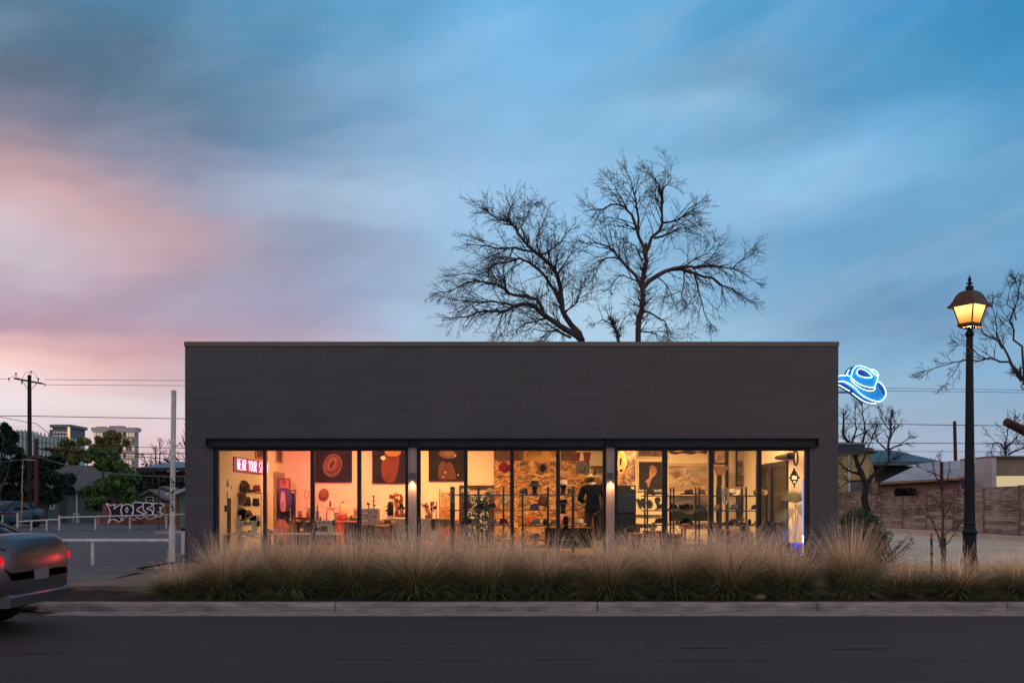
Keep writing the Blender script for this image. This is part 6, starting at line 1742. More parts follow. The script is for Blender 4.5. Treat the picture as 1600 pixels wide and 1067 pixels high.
# ------------------------------------------------------------------ display racks near the glass
M_rack = mat('rack_steel', (0.016, 0.020, 0.028), 0.45, 0.2)
M_shelf = mat('rack_shelf', (0.06, 0.055, 0.06), 0.5, 0.1)
def rack(label, Y, x0, x1, posts, shelves, ptop, depth=0.42, fat=None):
    t = Thing('display_rack', label, 'display rack', P((x0+x1)/2, 848, Y), 'dark steel hat racks behind the glass')
    for i, p in enumerate(posts):
        w = 0.022 if fat != i else 0.05
        x = PX(p, Y)
        for dy in (0, depth):
            t.part('post', MB().box(x-w, x+w*0.6, Y+dy, Y+dy+0.03, FL, PZ(ptop[i], Y)), M_rack)
    for s_ in shelves:
        z = PZ(s_, Y)
        t.part('shelf', MB().box(PX(x0, Y), PX(x1, Y), Y+0.031, Y+depth-0.002, z-0.012, z+0.012), M_shelf)
    zb = PZ(shelves[-2], Y); zc_ = PZ(shelves[-1], Y)
    for i in range(len(posts)-1):
        xa_, xb_ = PX(posts[i], Y), PX(posts[i+1], Y); m_ = (xa_+xb_)/2
        q = MB()
        q.tube([(xa_, Y+0.01, zb-0.02), (xa_+(m_-xa_)*0.8, Y+0.01, zc_+0.02)], 0.009, 5); q.tube([(xb_, Y+0.01, zb-0.02), (xb_-(xb_-m_)*0.8, Y+0.01, zc_+0.02)], 0.009, 5)
        t.part('brace', q, M_rack)
    t.part('kick_shelf', MB().box(PX(x0+5, Y), PX(x1-5, Y), Y+0.031, Y+depth-0.002, FL+0.12, FL+0.145), M_shelf)
    return t
YR1 = 21.9
rack('steel rack in front of the dark framed doorway', YR1, 701, 797, (707, 747.5, 787), (773, 797, 820.5, 844), (760, 760, 760), fat=0)
rack('steel rack in front of the strand board partition', YR1, 810, 902, (817, 857, 896.5), (773, 797, 821, 844), (766, 760, 760))
rack('steel rack in front of the horse painting', YR1, 1005, 1103, (1012, 1053, 1093), (774.5, 797.5, 820, 844), (761, 761, 761))
rack('steel rack in front of the framed long picture', YR1, 1117, 1212, (1127, 1166.5, 1206), (774.5, 798, 821, 844), (761, 761, 761))
def rh(label, px, shelf_y, fm, bm_, a=0.0, Y=None, **k):
    Y = Y or YR1+0.22
    # stand the hat on its shelf
    z = PZ(shelf_y, YR1) + 0.012 + (k.get('dip', 0.02) + 0.006)*k.get('s', 1.0)
    return hat(label, (PX(px, Y), Y, z), fm, bm_, rot=(0, 0, a), group=G_r, **k)
rh('cream cowboy hat on the top shelf behind the window bar', 727, 773, FE['cream'], Mb_br, 1.2, brim=0.14, side=0.03)
rh('sand coloured hat on the top shelf of the doorway rack', 766, 773, FE['sand'], Mb_bk, 0.4, brim=0.14, side=0.03)
rh('rust brown hat on the second shelf of the doorway rack', 729, 797, felt('rustbrown', (0.25, 0.08, 0.05)), Mb_bk, 1.4, brim=0.135, side=0.02)
rh('charcoal and pale hat on the second shelf of the doorway rack', 768, 797, FE['char'], mat('band_pale', (0.4, 0.36, 0.3), 0.6), 1.3, brim=0.17, side=0.01)
rh('pale grey hat on the third shelf of the doorway rack', 769, 820.5, FE['silver'], Mb_bk, 1.4, brim=0.13, side=0.02)
rh('dark hat on the third shelf of the doorway rack', 730, 820.5, FE['navy'], Mb_bk, 1.0, brim=0.15, side=0.03)
rh('tan hat on the lowest shelf of the doorway rack', 740, 844, FE['tan'], Mb_br, 1.0, brim=0.14, side=0.03)
rh('grey green hat on the third shelf of the partition rack', 837, 821, FE['silver'], FE['grey'], 1.5, brim=0.135, side=0.01)
rh('grey felt dome on the second shelf of the partition rack', 835, 797, FE['grey'], FE['grey'], 1.5, brim=0.088, side=0.0, ch=0.14, dip=0)
rh('pale sage hat on the lowest shelf of the partition rack', 836, 844, FE['green'], FE['grey'], 1.5, brim=0.135, side=0.01)
rh('pale tan cowboy hat with brown band on the third shelf by the person', 905, 821, FE['cream'], Mb_br, 1.4, brim=0.155, side=0.015)
rh('yellow tan hat on the third shelf beside the black head', 866, 821, felt('mustard', (0.5, 0.32, 0.08)), Mb_bk, 0.8, brim=0.11, side=0.03, s=0.9)
rh('large pale silver hat high on the rack by the horse painting', 1032, 774.5, FE['silver'], Mb_bk, 0.9, brim=0.19, side=0.06)
rh('dark charcoal hat on the top shelf in front of the horse painting', 1076, 774.5, FE['char'], Mb_bk, 1.4, brim=0.19, side=0.04)
rh('grey hat on the second shelf near the cut-out figures', 1033, 797.5, FE['grey'], Mb_bk, 0.9, brim=0.13, side=0.02)
rh('black wide cowboy hat on the second shelf before the storm painting', 1072, 797.5, FE['black'], Mb_bk, 0.2, brim=0.21, side=0.10)
rh('cream cowboy hat with rolled brim at the top of the east rack', 1145, 774.5, FE['cream'], Mb_br, 0.15, brim=0.19, side=0.10, dip=0.03)
rh('tan rolled brim cowboy hat at the east end of the top shelf', 1188, 774.5, FE['tan'], Mb_br, 0.25, brim=0.19, side=0.10, dip=0.03)
rh('pale fedora on the second shelf of the east rack', 1147, 798, FE['sand'], Mb_bk, 1.3, brim=0.155, side=0.01)
rh('grey fedora on the second shelf of the east rack', 1181, 798, FE['grey'], Mb_bk, 1.3, brim=0.13, side=0.01)
rh('brown hat on the third shelf of the horse painting rack', 1030, 820, FE['brown'], Mb_bk, 1.0, brim=0.15, side=0.03)
rh('black hat on the third shelf of the horse painting rack', 1072, 820, FE['black'], Mb_bk, 0.6, brim=0.16, side=0.05)
rh('brown hat on the third shelf of the east rack', 1146, 821, FE['brown'], Mb_bk, 1.0, brim=0.15, side=0.03)
rh('rust coloured hat on the third shelf of the east rack', 1186, 821, felt('rustbrown', (0.25, 0.08, 0.05)), Mb_bk, 1.0, brim=0.15, side=0.03)

for lb, px, sy, fm, br_ in [('small charcoal hat beside the large silver one', 1016, 774.5, 'char', .11), ('olive hat at the east end of the shelf before the storm picture', 1094, 797.5, 'olive', .13), ('navy hat at the west end of the second shelf of the horse picture rack', 1052, 797.5, 'navy', .12), ('brown hat at the east end of the horse picture rack top shelf', 1096, 774.5, 'brown', .12),
                       ('black fedora on the lowest shelf of the horse picture rack', 1040, 844, 'black', .13), ('olive hat at the west end of the partition rack top shelf', 818, 773, 'olive', .11), ('small brown hat by the east post of the partition rack', 893, 773, 'brown', .10), ('maroon hat on the third shelf of the doorway rack', 787, 820.5, 'maroon', .12),
                       ('black hat on the second shelf at the middle post of the doorway rack', 750, 797, 'black', .13), ('charcoal hat by the jar at the foot of the east rack', 1165, 844, 'char', .13), ('small tan hat at the west end of the east rack second shelf', 1122, 798, 'tan', .10), ('brown hat at the middle of the partition rack third shelf', 853, 821, 'brown', .12)]:
    rh(lb, px, sy, FE[fm], Mb_bk, px*1.3, brim=br_, side=0.03, cr=(.078, .095))
def bust(label, px, shelf_y, s=1.0, Y=None, white=False):
    Y = Y or YR1+0.22; z = PZ(shelf_y, YR1)+0.012
    x = PX(px, Y)
    t = Thing('mannequin', label, 'display head', (x, Y, z), 'black display heads')
    m_ = mat('head_white', (0.5, 0.5, 0.48), 0.6) if white else M_black
    neck = MB().lathe([(0.085, 0), (0.08, 0.012), (0.055, 0.03), (0.052, 0.11), (0.058, 0.135), (0.0, 0.14)], (x, Y, z), 18); t.part('neck', neck, m_)
    hd = MB().ball((x, Y+0.005, z+0.20), (0.072, 0.09, 0.105), 18, 12)
    hd.v = [(a + 0, b - (0.018 if (b < Y-0.06 and z+0.17 < c < z+0.20) else 0), c) for a, b, c in hd.v]
    t.part('head', hd, m_)
    return z+0.25
zt_ = bust('black display head wearing the dark green hat on the top shelf', 835.5, 773)
hat('dark green hat with a down-turned brim on a black display head', (PX(835.5, YR1+.22), YR1+.22, zt_-0.035), felt('dkgreen', (0.025, 0.035, 0.033)), felt('bandgrey', (0.10, 0.10, 0.09)), (0, 0, 1.57), group=G_r, brim=0.165, side=-0.03, dip=0.03, ch=0.10, flat=True)
zt_ = bust('black display head wearing the cream hat behind the window bar', 880, 773)
hat('cream hat with pale crown on a black display head', (PX(880, YR1+.22), YR1+.22, zt_-0.035), FE['cream'], felt('bandgrey2', (0.35, 0.30, 0.25)), (0, 0, 1.2), group=G_r, brim=0.135, side=0.02)
zt_ = bust('black display head on the second shelf behind the window bar', 880, 803, 0.9)
hat('flat black hat with grey crown on the second display head', (PX(880, YR1+.22), YR1+.22, zt_-0.035), FE['black'], FE['grey'], (0, 0, 1.57), group=G_r, brim=0.17, side=0.0, dip=0.0, ch=0.11)
bust('small dark display head on the third shelf of the partition rack', 884, 828)
for (px, sy, c, lb) in [(1171, 821, (0.02, 0.03, 0.02), 'dark glass jar on the third shelf of the east rack'), (744, 820.5, (0.5, 0.2, 0.08), 'small orange jar on the doorway rack'), (757, 844, (0.6, 0.3, 0.1), 'amber jar on the lowest shelf of the doorway rack'), (870, 844, (0.5, 0.4, 0.3), 'pale jar on the lowest shelf of the partition rack'), (1058, 820, (0.35, 0.2, 0.12), 'brown jar on the horse painting rack')]:
    x, Y = PX(px, YR1+.2), YR1+.2; z = PZ(sy, YR1)+.012
    t = Thing('jar', lb, 'jar', (x, Y, z), 'small jars on the racks')
    t.part('body', MB().lathe([(.03, 0), (.042, .01), (.042, .08), (.03, .10), (.03, .11)], (x, Y, z), 14), mat('jar_%d' % px, c, 0.3))
    t.part('lid', MB().lathe([(.034, .11), (.034, .13), (0, .132)], (x, Y, z), 14), M_black)
# looped cord hanging on racks
for (px, lb) in [(1133, 'loops of pale cord hung on the east rack post'), (708, 'small loop of pale cord on the thick rack post')]:
    c_ = MB()
    for k_ in range(5 if px > 1000 else 1):
        w = 0.035+0.012*k_; pts = [(PX(px, YR1)+w*math.sin(a)*(1.0), YR1-0.02-0.006*k_, PZ(764, YR1)-0.15+(0.15+0.01*k_)*math.cos(a)) for a in [j*2*math.pi/16 for j in range(17)]]
        c_.tube(pts, 0.006, 5)
    single('cord_loops', c_, mat('pale_cord', (0.5, 0.48, 0.42), 0.7), lb, 'cord')

# ------------------------------------------------------------------ dark framed doorway with a branch patterned screen
def branch_screen():
    m = bpy.data.materials.new('branch_pattern'); m.use_nodes = True
    nt = m.node_tree; N, L = nt.nodes, nt.links
    b = N['Principled BSDF']; b.inputs['Roughness'].default_value = 0.3
    tc = N.new('ShaderNodeTexCoord'); d = N.new('ShaderNodeTexNoise'); d.inputs['Scale'].default_value = 3.0; d.inputs['Detail'].default_value = 3; L.new(tc.outputs['Object'], d.inputs['Vector'])
    ad = N.new('ShaderNodeMixRGB'); ad.blend_type = 'ADD'; ad.inputs[0].default_value = 0.5; L.new(tc.outputs['Object'], ad.inputs[1]); L.new(d.outputs['Color'], ad.inputs[2])
    outs = []
    for sc, th in ((5.5, 0.09), (12.0, 0.13)):
        v = N.new('ShaderNodeTexVoronoi'); v.feature = 'DISTANCE_TO_EDGE'; v.inputs['Scale'].default_value = sc; L.new(ad.outputs[0], v.inputs['Vector'])
        l = N.new('ShaderNodeMath'); l.operation = 'GREATER_THAN'; l.inputs[1].default_value = th; L.new(v.outputs['Distance'], l.inputs[0]); outs.append(l.outputs[0])
    mu = N.new('ShaderNodeMath'); mu.operation = 'MULTIPLY'; L.new(outs[0], mu.inputs[0]); L.new(outs[1], mu.inputs[1])
    mx = N.new('ShaderNodeMixRGB'); L.new(mu.outputs[0], mx.inputs[0]); mx.inputs[1].default_value = (0.015, 0.02, 0.02, 1); mx.inputs[2].default_value = (0.55, 0.62, 0.60, 1)
    L.new(mx.outputs[0], b.inputs['Base Color'])
    return m
dw = Thing('framed_doorway', 'dark wood framed doorway with a black and white branch patterned screen', 'doorway', P(745, 850, YL))
a0, a1, a2, a3 = PX(717.5, YL), PX(724, YL), PX(764.5, YL), PX(771.5, YL)
zd1 = PZ(758.5, YL); fr2 = MB()
fr2.box(a0, a1, YL-0.05, YL+0.10, FL, zd1).box(a2, a3, YL-0.05, YL+0.10, FL, zd1).box(a1, a2, YL-0.05, YL+0.10, PZ(764, YL), zd1)
dw.part('frame', fr2, M_darkwood)
dw.part('patterned_screen', MB().box(a1, a2, YL+0.02, YL+0.05, PZ(858, YL), PZ(772, YL)), branch_screen())
dw.part('lintel', MB().box(a1, a2, YL-0.01, YL+0.06, PZ(772, YL), PZ(764, YL)), mat('pale_lintel', (0.55, 0.42, 0.28), 0.6))

# ------------------------------------------------------------------ paintings
def painting(label, px0, px1, py0, py1, Y, cm, shapes=(), frame=None, depth=0.045, group='pictures on the shop walls'):
    t = Thing('painting', label, 'painting', P((px0+px1)/2, py1, Y), group)
    x0, x1, z0, z1 = PX(px0, Y), PX(px1, Y), PZ(py1, Y), PZ(py0, Y)
    t.part('canvas', MB().box(x0, x1, Y-depth, Y-0.002, z0, z1), cm)
    if frame:
        w = 0.035; f_ = MB()
        f_.box(x0-w, x1+w, Y-depth-0.012, Y-0.003, z1+0.001, z1+w).box(x0-w, x1+w, Y-depth-0.012, Y-0.003, z0-w, z0-0.001)
        f_.box(x0-w, x0-0.001, Y-depth-0.012, Y-0.003, z0, z1).box(x1+0.001, x1+w, Y-depth-0.012, Y-0.003, z0, z1)
        t.part('frame', f_, frame)
    for i, (nm, pts, m_) in enumerate(shapes):
        yy = Y-depth-0.003-0.004*(i+1)
        t.part(nm, MB().prism([(PX(a, Y), PZ(b, Y)) for a, b in smooth(pts, True, 4)], yy, yy+0.003), m_)
    return t
M_plum = mat('plum_canvas', (0.016, 0.011, 0.022), 0.75, 0, 0.5, 3); M_umber = mat('umber_canvas', (0.012, 0.008, 0.009), 0.75, 0, 0.5, 3)
M_hatp = mat('hat_paint', (0.17, 0.085, 0.065), 0.8, 0, 0.25, 8); M_hatp2 = mat('hat_paint_dark', (0.07, 0.03, 0.026), 0.8, 0, 0.2, 8); M_hatp3 = mat('hat_paint_light', (0.24, 0.125, 0.095), 0.8, 0, 0.2, 8)
def el(cx_, cy_, rx, ry, rot=0, n=10): return [(cx_+rx*math.cos(a)*math.cos(rot)-ry*math.sin(a)*math.sin(rot), cy_+rx*math.cos(a)*math.sin(rot)+ry*math.sin(a)*math.cos(rot)) for a in [2*math.pi*i/n for i in range(n)]]
Yp = YL-0.003
painting('dark plum painting of a tan hat seen from above', 491.5, 550, 690, 753.5, Yp, M_plum, [
    ('painted_brim', el(520, 727, 14.5, 18.5, 0.3), M_hatp), ('painted_brim_shade', el(520.5, 726, 11, 14.5, 0.3), M_hatp2), ('painted_crown', el(520, 725, 9.5, 12.5, 0.4), M_hatp), ('painted_crease', el(519.5, 725, 5.5, 10, 0.45), M_hatp3), ('painted_fold', el(519.5, 725.5, 2.6, 7.5, 0.45), M_hatp2)])
painting('dark painting of a brown hat crown glowing at the rim', 582, 634, 690, 755, Yp, M_plum, [
    ('painted_shape', [(600,712),(612,706),(624,712),(622,735),(616,752),(602,752),(596,735)], mat('rust_paint', (0.16, 0.045, 0.03), 0.8, 0, 0.3, 6)),
    ('painted_shape', [(602,704),(614,701),(626,704),(624,711),(612,713),(604,710)], mat('ochre_paint', (0.45, 0.22, 0.08), 0.8)),
    ('painted_light', [(595,715),(600,712),(603,716),(599,719)], mat('pale_paint', (0.9, 0.8, 0.6), 0.5))])
painting('dark portrait of a person in a wide hat amid small lights', 670, 729, 690, 751.5, Yp, M_umber, [
    ('painted_figure', [(686,728),(692,720),(698,724),(704,722),(710,732),(712,748),(700,749),(686,748)], mat('skin_paint', (0.10, 0.045, 0.03), 0.8)),
    ('painted_brim', el(700, 710, 14, 6, 0.1), mat('brim_paint', (0.14, 0.09, 0.065), 0.8)), ('painted_crown', el(701, 705, 8, 7), mat('crown_paint', (0.20, 0.12, 0.085), 0.8)),
    ('painted_light', el(696, 738, 1, 1), mat('gold_dots', (0.9, 0.6, 0.2), 0.5)), ('painted_light', el(711, 712, 1, 1), mat('gold_dots', (0,0,0))), ('painted_light', el(716, 742, 1, 1), mat('gold_dots', (0,0,0))), ('painted_light', el(693, 745, 1, 1), mat('gold_dots', (0,0,0)))])
# pictures on the west wall (seen edge-on)
xw = ox0 - 0.02
for (y0, y1, z0, z1, lb) in [(23.9, 25.1, 2.50, 2.95, 'small cream matted picture above the pink lettering'), (26.0, 26.7, 2.5, 3.0, 'small dark picture high on the west wall near the corner')]:
    t = Thing('painting', lb, 'painting', (xw, y0, z0), 'pictures on the west wall')
    t.part('frame', MB().box(xw, xw+0.02, y0, y1, z0, z1), mat('tan_frame', (0.35, 0.2, 0.12), 0.6))
    t.part('print', MB().box(xw+0.021, xw+0.026, y0+0.15, y1-0.15, z0+0.06, z1-0.06), mat('dim_print', (0.10, 0.05, 0.05), 0.7, 0, 0.4, 4))

# ------------------------------------------------------------------ neon lettering on the west wall
STROKES = {'W': [[(0,1),(.25,0),(.5,.7),(.75,0),(1,1)]], 'E': [[(1,1),(0,1),(0,0),(1,0)],[(0,.52),(.8,.52)]], 'A': [[(0,0),(.5,1),(1,0)],[(.2,.35),(.8,.35)]],
 'R': [[(0,0),(0,1),(.7,1),(1,.8),(.8,.55),(0,.5)],[(.45,.5),(1,0)]], 'Y': [[(0,1),(.5,.5),(1,1)],[(.5,.5),(.5,0)]], 'O': [[(.5,1),(.9,.8),(1,.5),(.9,.2),(.5,0),(.1,.2),(0,.5),(.1,.8),(.5,1)]],
 'U': [[(0,1),(0,.2),(.3,0),(.7,0),(1,.2),(1,1)]], 'S': [[(1,.9),(.6,1),(.1,.85),(.1,.6),(.9,.4),(.9,.12),(.5,0),(0,.1)]], 'T': [[(0,1),(1,1)],[(.5,1),(.5,0)]]}
ysg0, ysg1, zsg0, zsg1 = 22.1, 24.95, 2.17, 2.42
sgn = Thing('neon_sign', 'pink neon lettering reading WEAR YOUR STORY on the west wall', 'neon sign', (xw, ysg0, zsg0))
txt = 'WEAR YOUR STORY'
cw = (ysg1-ysg0)/len(txt)
for i, ch in enumerate(txt):
    if ch == ' ': continue
    m_ = MB()
    for st in STROKES[ch]:
        m_.tube([(xw+0.075, ysg0+cw*(i+0.12+0.72*u), zsg0+(zsg1-zsg0)*v_) for u, v_ in st], 0.0075, 6)
    sgn.part('letter', m_, emit('neon_pink', (1.0, 0.50, 0.68), 2.6))
bkm = MB().box(xw, xw+0.02, ysg0-0.06, ysg1+0.06, zsg0-0.04, zsg1+0.04)
sgn.part('added_glow_board', bkm, mat('painted_pink_glow', (0.30, 0.02, 0.09), 0.5))  # added board, its pink stands in for the neon halo on the wall
ld = bpy.data.lights.new('neon_glow', 'AREA'); ld.shape = 'RECTANGLE'; ld.size = 3.4; ld.size_y = 0.3; ld.energy = 240; ld.color = (1.0, 0.10, 0.17)
lo = bpy.data.objects.new('neon_glow', ld); COL.objects.link(lo); lo.location = (xw+0.14, 24.3, 2.3); lo.rotation_euler = (math.radians(90), 0, math.radians(-90-20)); aim(lo, (xw+3.0, 27.0, 2.2))

# ------------------------------------------------------------------ workshop at the west end
M_table = mat('pale_table_top', (0.62, 0.56, 0.44), 0.5); 
def table(name, label, cat, x0, x1, y0, y1, z, topm, legm, th=0.03, leg=0.03, group=None):
    t = Thing(name, label, cat, ((x0+x1)/2, (y0+y1)/2, FL), group)
    t.part('table_top', MB().bev(x0, x1, y0, y1, z-th, z, 0.006), topm)
    for (a, b_) in ((x0+.04, y0+.04), (x1-.04-leg, y0+.04), (x0+.04, y1-.04-leg), (x1-.04-leg, y1-.04-leg)):
        t.part('leg', MB().box(a, a+leg, b_, b_+leg, FL, z-th), legm)
    return t
YT = 21.3; zt1 = PZ(833.5, YT)
table('sewing_table', 'pale sewing table against the glass under the desk lamp', 'table', PX(343, YT), PX(413, YT), YT, YT+0.6, zt1, M_table, M_black)
table('sewing_table', 'pale sewing table against the glass with the cream thread cone', 'table', PX(417, YT), PX(484, YT), YT, YT+0.6, zt1, M_table, M_black)
table('sewing_table', 'pale sewing table against the glass under the brown hat on the wall', 'table', PX(489, YT), PX(528, YT), YT, YT+0.6, zt1, M_table, M_black)
M_mach = mat('machine_enamel', (0.50, 0.47, 0.38), 0.35, 0, 0.08, 6)
def sewing(label, px, Y, w=0.5, h=0.27, flip=1):
    x = PX(px, Y); z = zt1+0.002
    t = Thing('sewing_machine', label, 'sewing machine', (x, Y, z), 'sewing machines on the tables')
    t.part('bed', MB().bev(x-w/2, x+w/2, Y-.09, Y+.09, z, z+.035, .008), M_mach)
    t.part('pillar', MB().bev(x+flip*(w/2-.12), x+flip*(w/2), Y-.06, Y+.06, z+.036, z+h*.72, .01), M_mach)
    t.part('arm', MB().bev(x-w/2+.02, x+w/2, Y-.055, Y+.055, z+h*.6, z+h, .02), M_mach)
    t.part('head', MB().bev(x-flip*(w/2-.02), x-flip*(w/2-.11), Y-.05, Y+.05, z+h*.42, z+h*.6, .01), M_mach)
    hw = MB().lathe([(0, -.02), (.07, -.02), (.075, 0), (.07, .02), (0, .02)], (0, 0, 0), 16); hw.xf(Matrix.Translation((x+flip*(w/2+.02), Y, z+h*.8)) @ Matrix.Rotation(math.pi/2, 4, 'Y')); t.part('hand_wheel', hw, M_black)
    nb_ = MB().tube([(x-flip*(w/2-.065), Y-.01, z+h*.45), (x-flip*(w/2-.065), Y-.01, z+.04)], .006, 6); nb_.box(x-flip*(w/2-.085), x-flip*(w/2-.045), Y-.03, Y+.01, z+.04, z+.045); t.part('needle_bar', nb_, mat('chrome', (0.5, 0.5, 0.5), 0.2, 1))
    dl = MB()
    for i in range(3): dl.lathe([(.016, 0), (.016, .012), (0, .012)], (0, 0, 0), 10)
    dl = MB()
    for i in range(3):
        q = MB().lathe([(.018, 0), (.018, .014), (0, .014)], (0, 0, 0), 10); q.xf(Matrix.Translation((x-.1+.1*i, Y-.056, z+h*.82)) @ Matrix.Rotation(math.pi/2, 4, 'X')); dl.add(q.v, q.f)
    t.part('dials', dl, M_black)
sewing('cream sewing machine under the desk lamp', 385, YT+0.3)
sewing('boxy cream sewing machine on the table below the brown wall hat', 507, YT+0.3, 0.38, 0.29)
# desk lamp
dlp = Thing('desk_lamp', 'white gooseneck desk lamp arched over the sewing machine', 'desk lamp', P(372, 833, YT+.2))
Yq = YT+.2
dlp.part('base', MB().lathe([(.07, 0), (.07, .015), (.02, .02), (0, .02)], (PX(374, Yq), Yq, zt1), 16), M_white)
dlp.part('arm', MB().tube([(PX(374, Yq), Yq, zt1)] + [tuple(P(a, b, Yq)) for a, b in [(375,825),(377,817),(383,811),(391,807),(401,804)]], .009, 8), M_white)
shd = MB().lathe([(.02, .10), (.03, .085), (.045, .05), (.065, 0), (.06, 0), (.04, .05), (.0, .09)], tuple(P(405, 811, Yq)), 16); dlp.part('lamp_shade', shd, M_white)
def thread(label, px, py0, py1, Y, c):
    x = PX(px, Y); h = abs(py1-py0)/F*Y
    t = Thing('thread_cone', label, 'thread cone', (x, Y, PZ(py0, Y)), 'thread cones and spools')
    t.part('thread', MB().lathe([(.036, .005), (.026, h*.9), (.0, h*.9)], (x, Y, PZ(py0, Y)), 14), mat('thread_%d' % px, c, 0.8)); t.part('core', MB().lathe([(.012, h*.9), (.009, h), (0, h)], (x, Y, PZ(py0, Y)), 10), M_white)
thread('cream thread cone on the second sewing table', 431, 833.2, 823, YT+.2, (0.6, 0.48, 0.32))
thread('pale green spool on the second sewing table', 419.5, 833.2, 825, YT+.25, (0.3, 0.42, 0.36))
thread('pink spool on the second sewing table', 424, 833.2, 827, YT+.22, (0.5, 0.2, 0.2))
thread('pale thread cone on the hat pile by the lamp', 375, 812, 804.5, YT+.5, (0.6, 0.55, 0.42))
thread('mint green spool on the first sewing table', 379.5, 833.2, 829, YT+.1, (0.25, 0.45, 0.4))
thread('green spool beside the needle on the first sewing table', 384, 833.2, 829.5, YT+.08, (0.25, 0.42, 0.36))
# shelves of hats along the west wall
sv = Thing('hat_shelf', 'pale wire shelving loaded with hats along the west wall', 'shelving', (PX(372, 22.6), 22.6, FL))
M_wire = mat('pale_wire', (0.5, 0.42, 0.34), 0.5)
sx0, sx1, sy0, sy1 = PX(352, 22.4), PX(408, 22.4), 22.4, 22.95
for z in (0.62, 0.98, 1.32, 1.64): sv.part('shelf', MB().box(sx0, sx1, sy0, sy1, z-0.01, z), M_wire)
for (a, b_) in ((sx0, sy0), (sx1, sy0), (sx0, sy1), (sx1, sy1)): sv.part('post', MB().tube([(a, b_, FL), (a, b_, 1.66)], 0.012, 6), M_wire)
def sh_hat(label, px, z, fm, a=0, Y=22.65, rx=0.0, **k): hat(label, (PX(px, Y), Y, z), fm, Mb_bk, (rx, 0, a), group=G_o, **k)
sh_hat('dark brown round hat tipped on edge atop the west shelves', 380, 1.80, FE['brown'], 0.3, rx=1.2, brim=0.15, side=0.02)
sh_hat('rust pink hat atop the west shelves', 386, 1.70, felt('rose', (0.40, 0.16, 0.10)), 0.8, Y=22.85, brim=0.12, side=0.01, ch=0.16)
sh_hat('red hat block shaped cap at the far end atop the west shelves', 401, 1.70, felt('red', (0.45, 0.07, 0.03)), 0.8, brim=0.10, side=0.0, ch=0.13)
sh_hat('wide flat brown hat atop the west shelves', 394, 1.66, felt('umber', (0.10, 0.05, 0.035)), 1.3, Y=22.5, brim=0.19, side=0.01, ch=0.06)
sh_hat('small black hat at the near end atop the west shelves', 368, 1.67, FE['black'], 0.8, brim=0.12, side=0.01, ch=0.07)
sh_hat('black hat on the second shelf up, near end', 366, 1.35, felt('plum', (0.10, 0.05, 0.08)), 0.8, brim=0.14, side=0.03)
sh_hat('pink lined hat tipped toward the glass on the west shelves', 377, 1.52, felt('rose', (0.4, 0.16, 0.1)), 0.3, rx=-1.2, Y=22.45, brim=0.14, side=0.02)
sh_hat('brown high crowned hat on the west shelves', 386, 1.36, FE['brown'], 0.8, brim=0.10, side=0.01, ch=0.2)
sh_hat('dark brown high crowned hat at the far end of the west shelves', 400, 1.36, felt('umber', (0.1, 0.05, 0.035)), 0.4, brim=0.10, side=0.01, ch=0.17)
sh_hat('black hat tipped on edge on the middle west shelf', 380, 1.14, FE['black'], 0.2, rx=-1.1, Y=22.45, brim=0.15, side=0.03)
sh_hat('wide black hat on the middle west shelf', 396, 1.02, FE['black'], 0.2, brim=0.17, side=0.05)
sh_hat('tan hat among black ones on the middle west shelf', 389, 1.12, FE['tan'], 0.5, Y=22.42, rx=-0.6, brim=0.08, side=0.02)
sh_hat('dark hat near the lamp on the low west shelf', 366, 1.02, FE['char'], 0.2, rx=-0.3, brim=0.15, side=0.04)
sh_hat('brown hat on the low west shelf behind the lamp arm', 392, 0.66, FE['brown'], 0.2, brim=0.16, side=0.04, ch=0.13)
sh_hat('black hat on the low west shelf behind the sewing machine', 370, 0.66, FE['black'], 0.2, brim=0.16, side=0.04, ch=0.13)
# stand at the very west: stacked teal crowns over hanging aprons
stn = Thing('garment_stand', 'stand with teal felt hoods over hanging tan aprons at the west jamb', 'garment stand', P(352, 850, 21.6))
stn.part('pole', MB().tube([P(352, 848, 21.6), P(351, 740, 21.6)], 0.014, 8), M_wire)
stn.part('base', MB().lathe([(.2, 0), (.2, .02), (.02, .04)], (PX(352, 21.6), 21.6, FL), 18), M_black)
hd_ = MB().lathe([(0.095, 0), (0.10, 0.02), (0.085, 0.15), (0.05, 0.20), (0, 0.21)], tuple(P(350, 760, 21.6)), 18); hd_.lathe([(0.075, 0), (0.08, 0.02), (0.07, 0.13), (0, 0.17)], tuple(P(356.5, 764, 21.9)), 18)
stn.part('felt_hood', hd_, mat('teal_felt', (0.10, 0.13, 0.15), 0.95))
hk = MB().tube([P(347.5, 742, 21.6), P(348, 736, 21.6)], 0.03, 8); stn.part('pink_knob', hk, mat('knob_red', (0.35, 0.03, 0.06), 0.5))
ap = MB(); rng = random.Random(2)
for j, (a, b_, t0, b0) in enumerate([(344, 350, 762, 848), (349, 356, 768, 845), (355, 361, 778, 840)]):
    Ya = 21.5+0.07*j; cols_ = 8; v = []
    for r_ in range(10):
        for c_ in range(cols_+1):
            px = a+(b_-a)*c_/cols_; py = t0+(b0-t0)*r_/9
            v.append(P(px, py, Ya+0.02*math.sin(c_*1.9+j)))
    ap.add(v, [(r_*(cols_+1)+c_, r_*(cols_+1)+c_+1, (r_+1)*(cols_+1)+c_+1, (r_+1)*(cols_+1)+c_) for r_ in range(9) for c_ in range(cols_)], True)
stn.part('apron', ap, mat('tan_canvas', (0.34, 0.17, 0.10), 0.85, 0, 0.25, 4))
stn.part('leather_bag', MB().bev(PX(346, 21.4), PX(357, 21.4), 21.38, 21.46, PZ(799, 21.4), PZ(789, 21.4), 0.01), mat('leather', (0.09, 0.045, 0.03), 0.5))
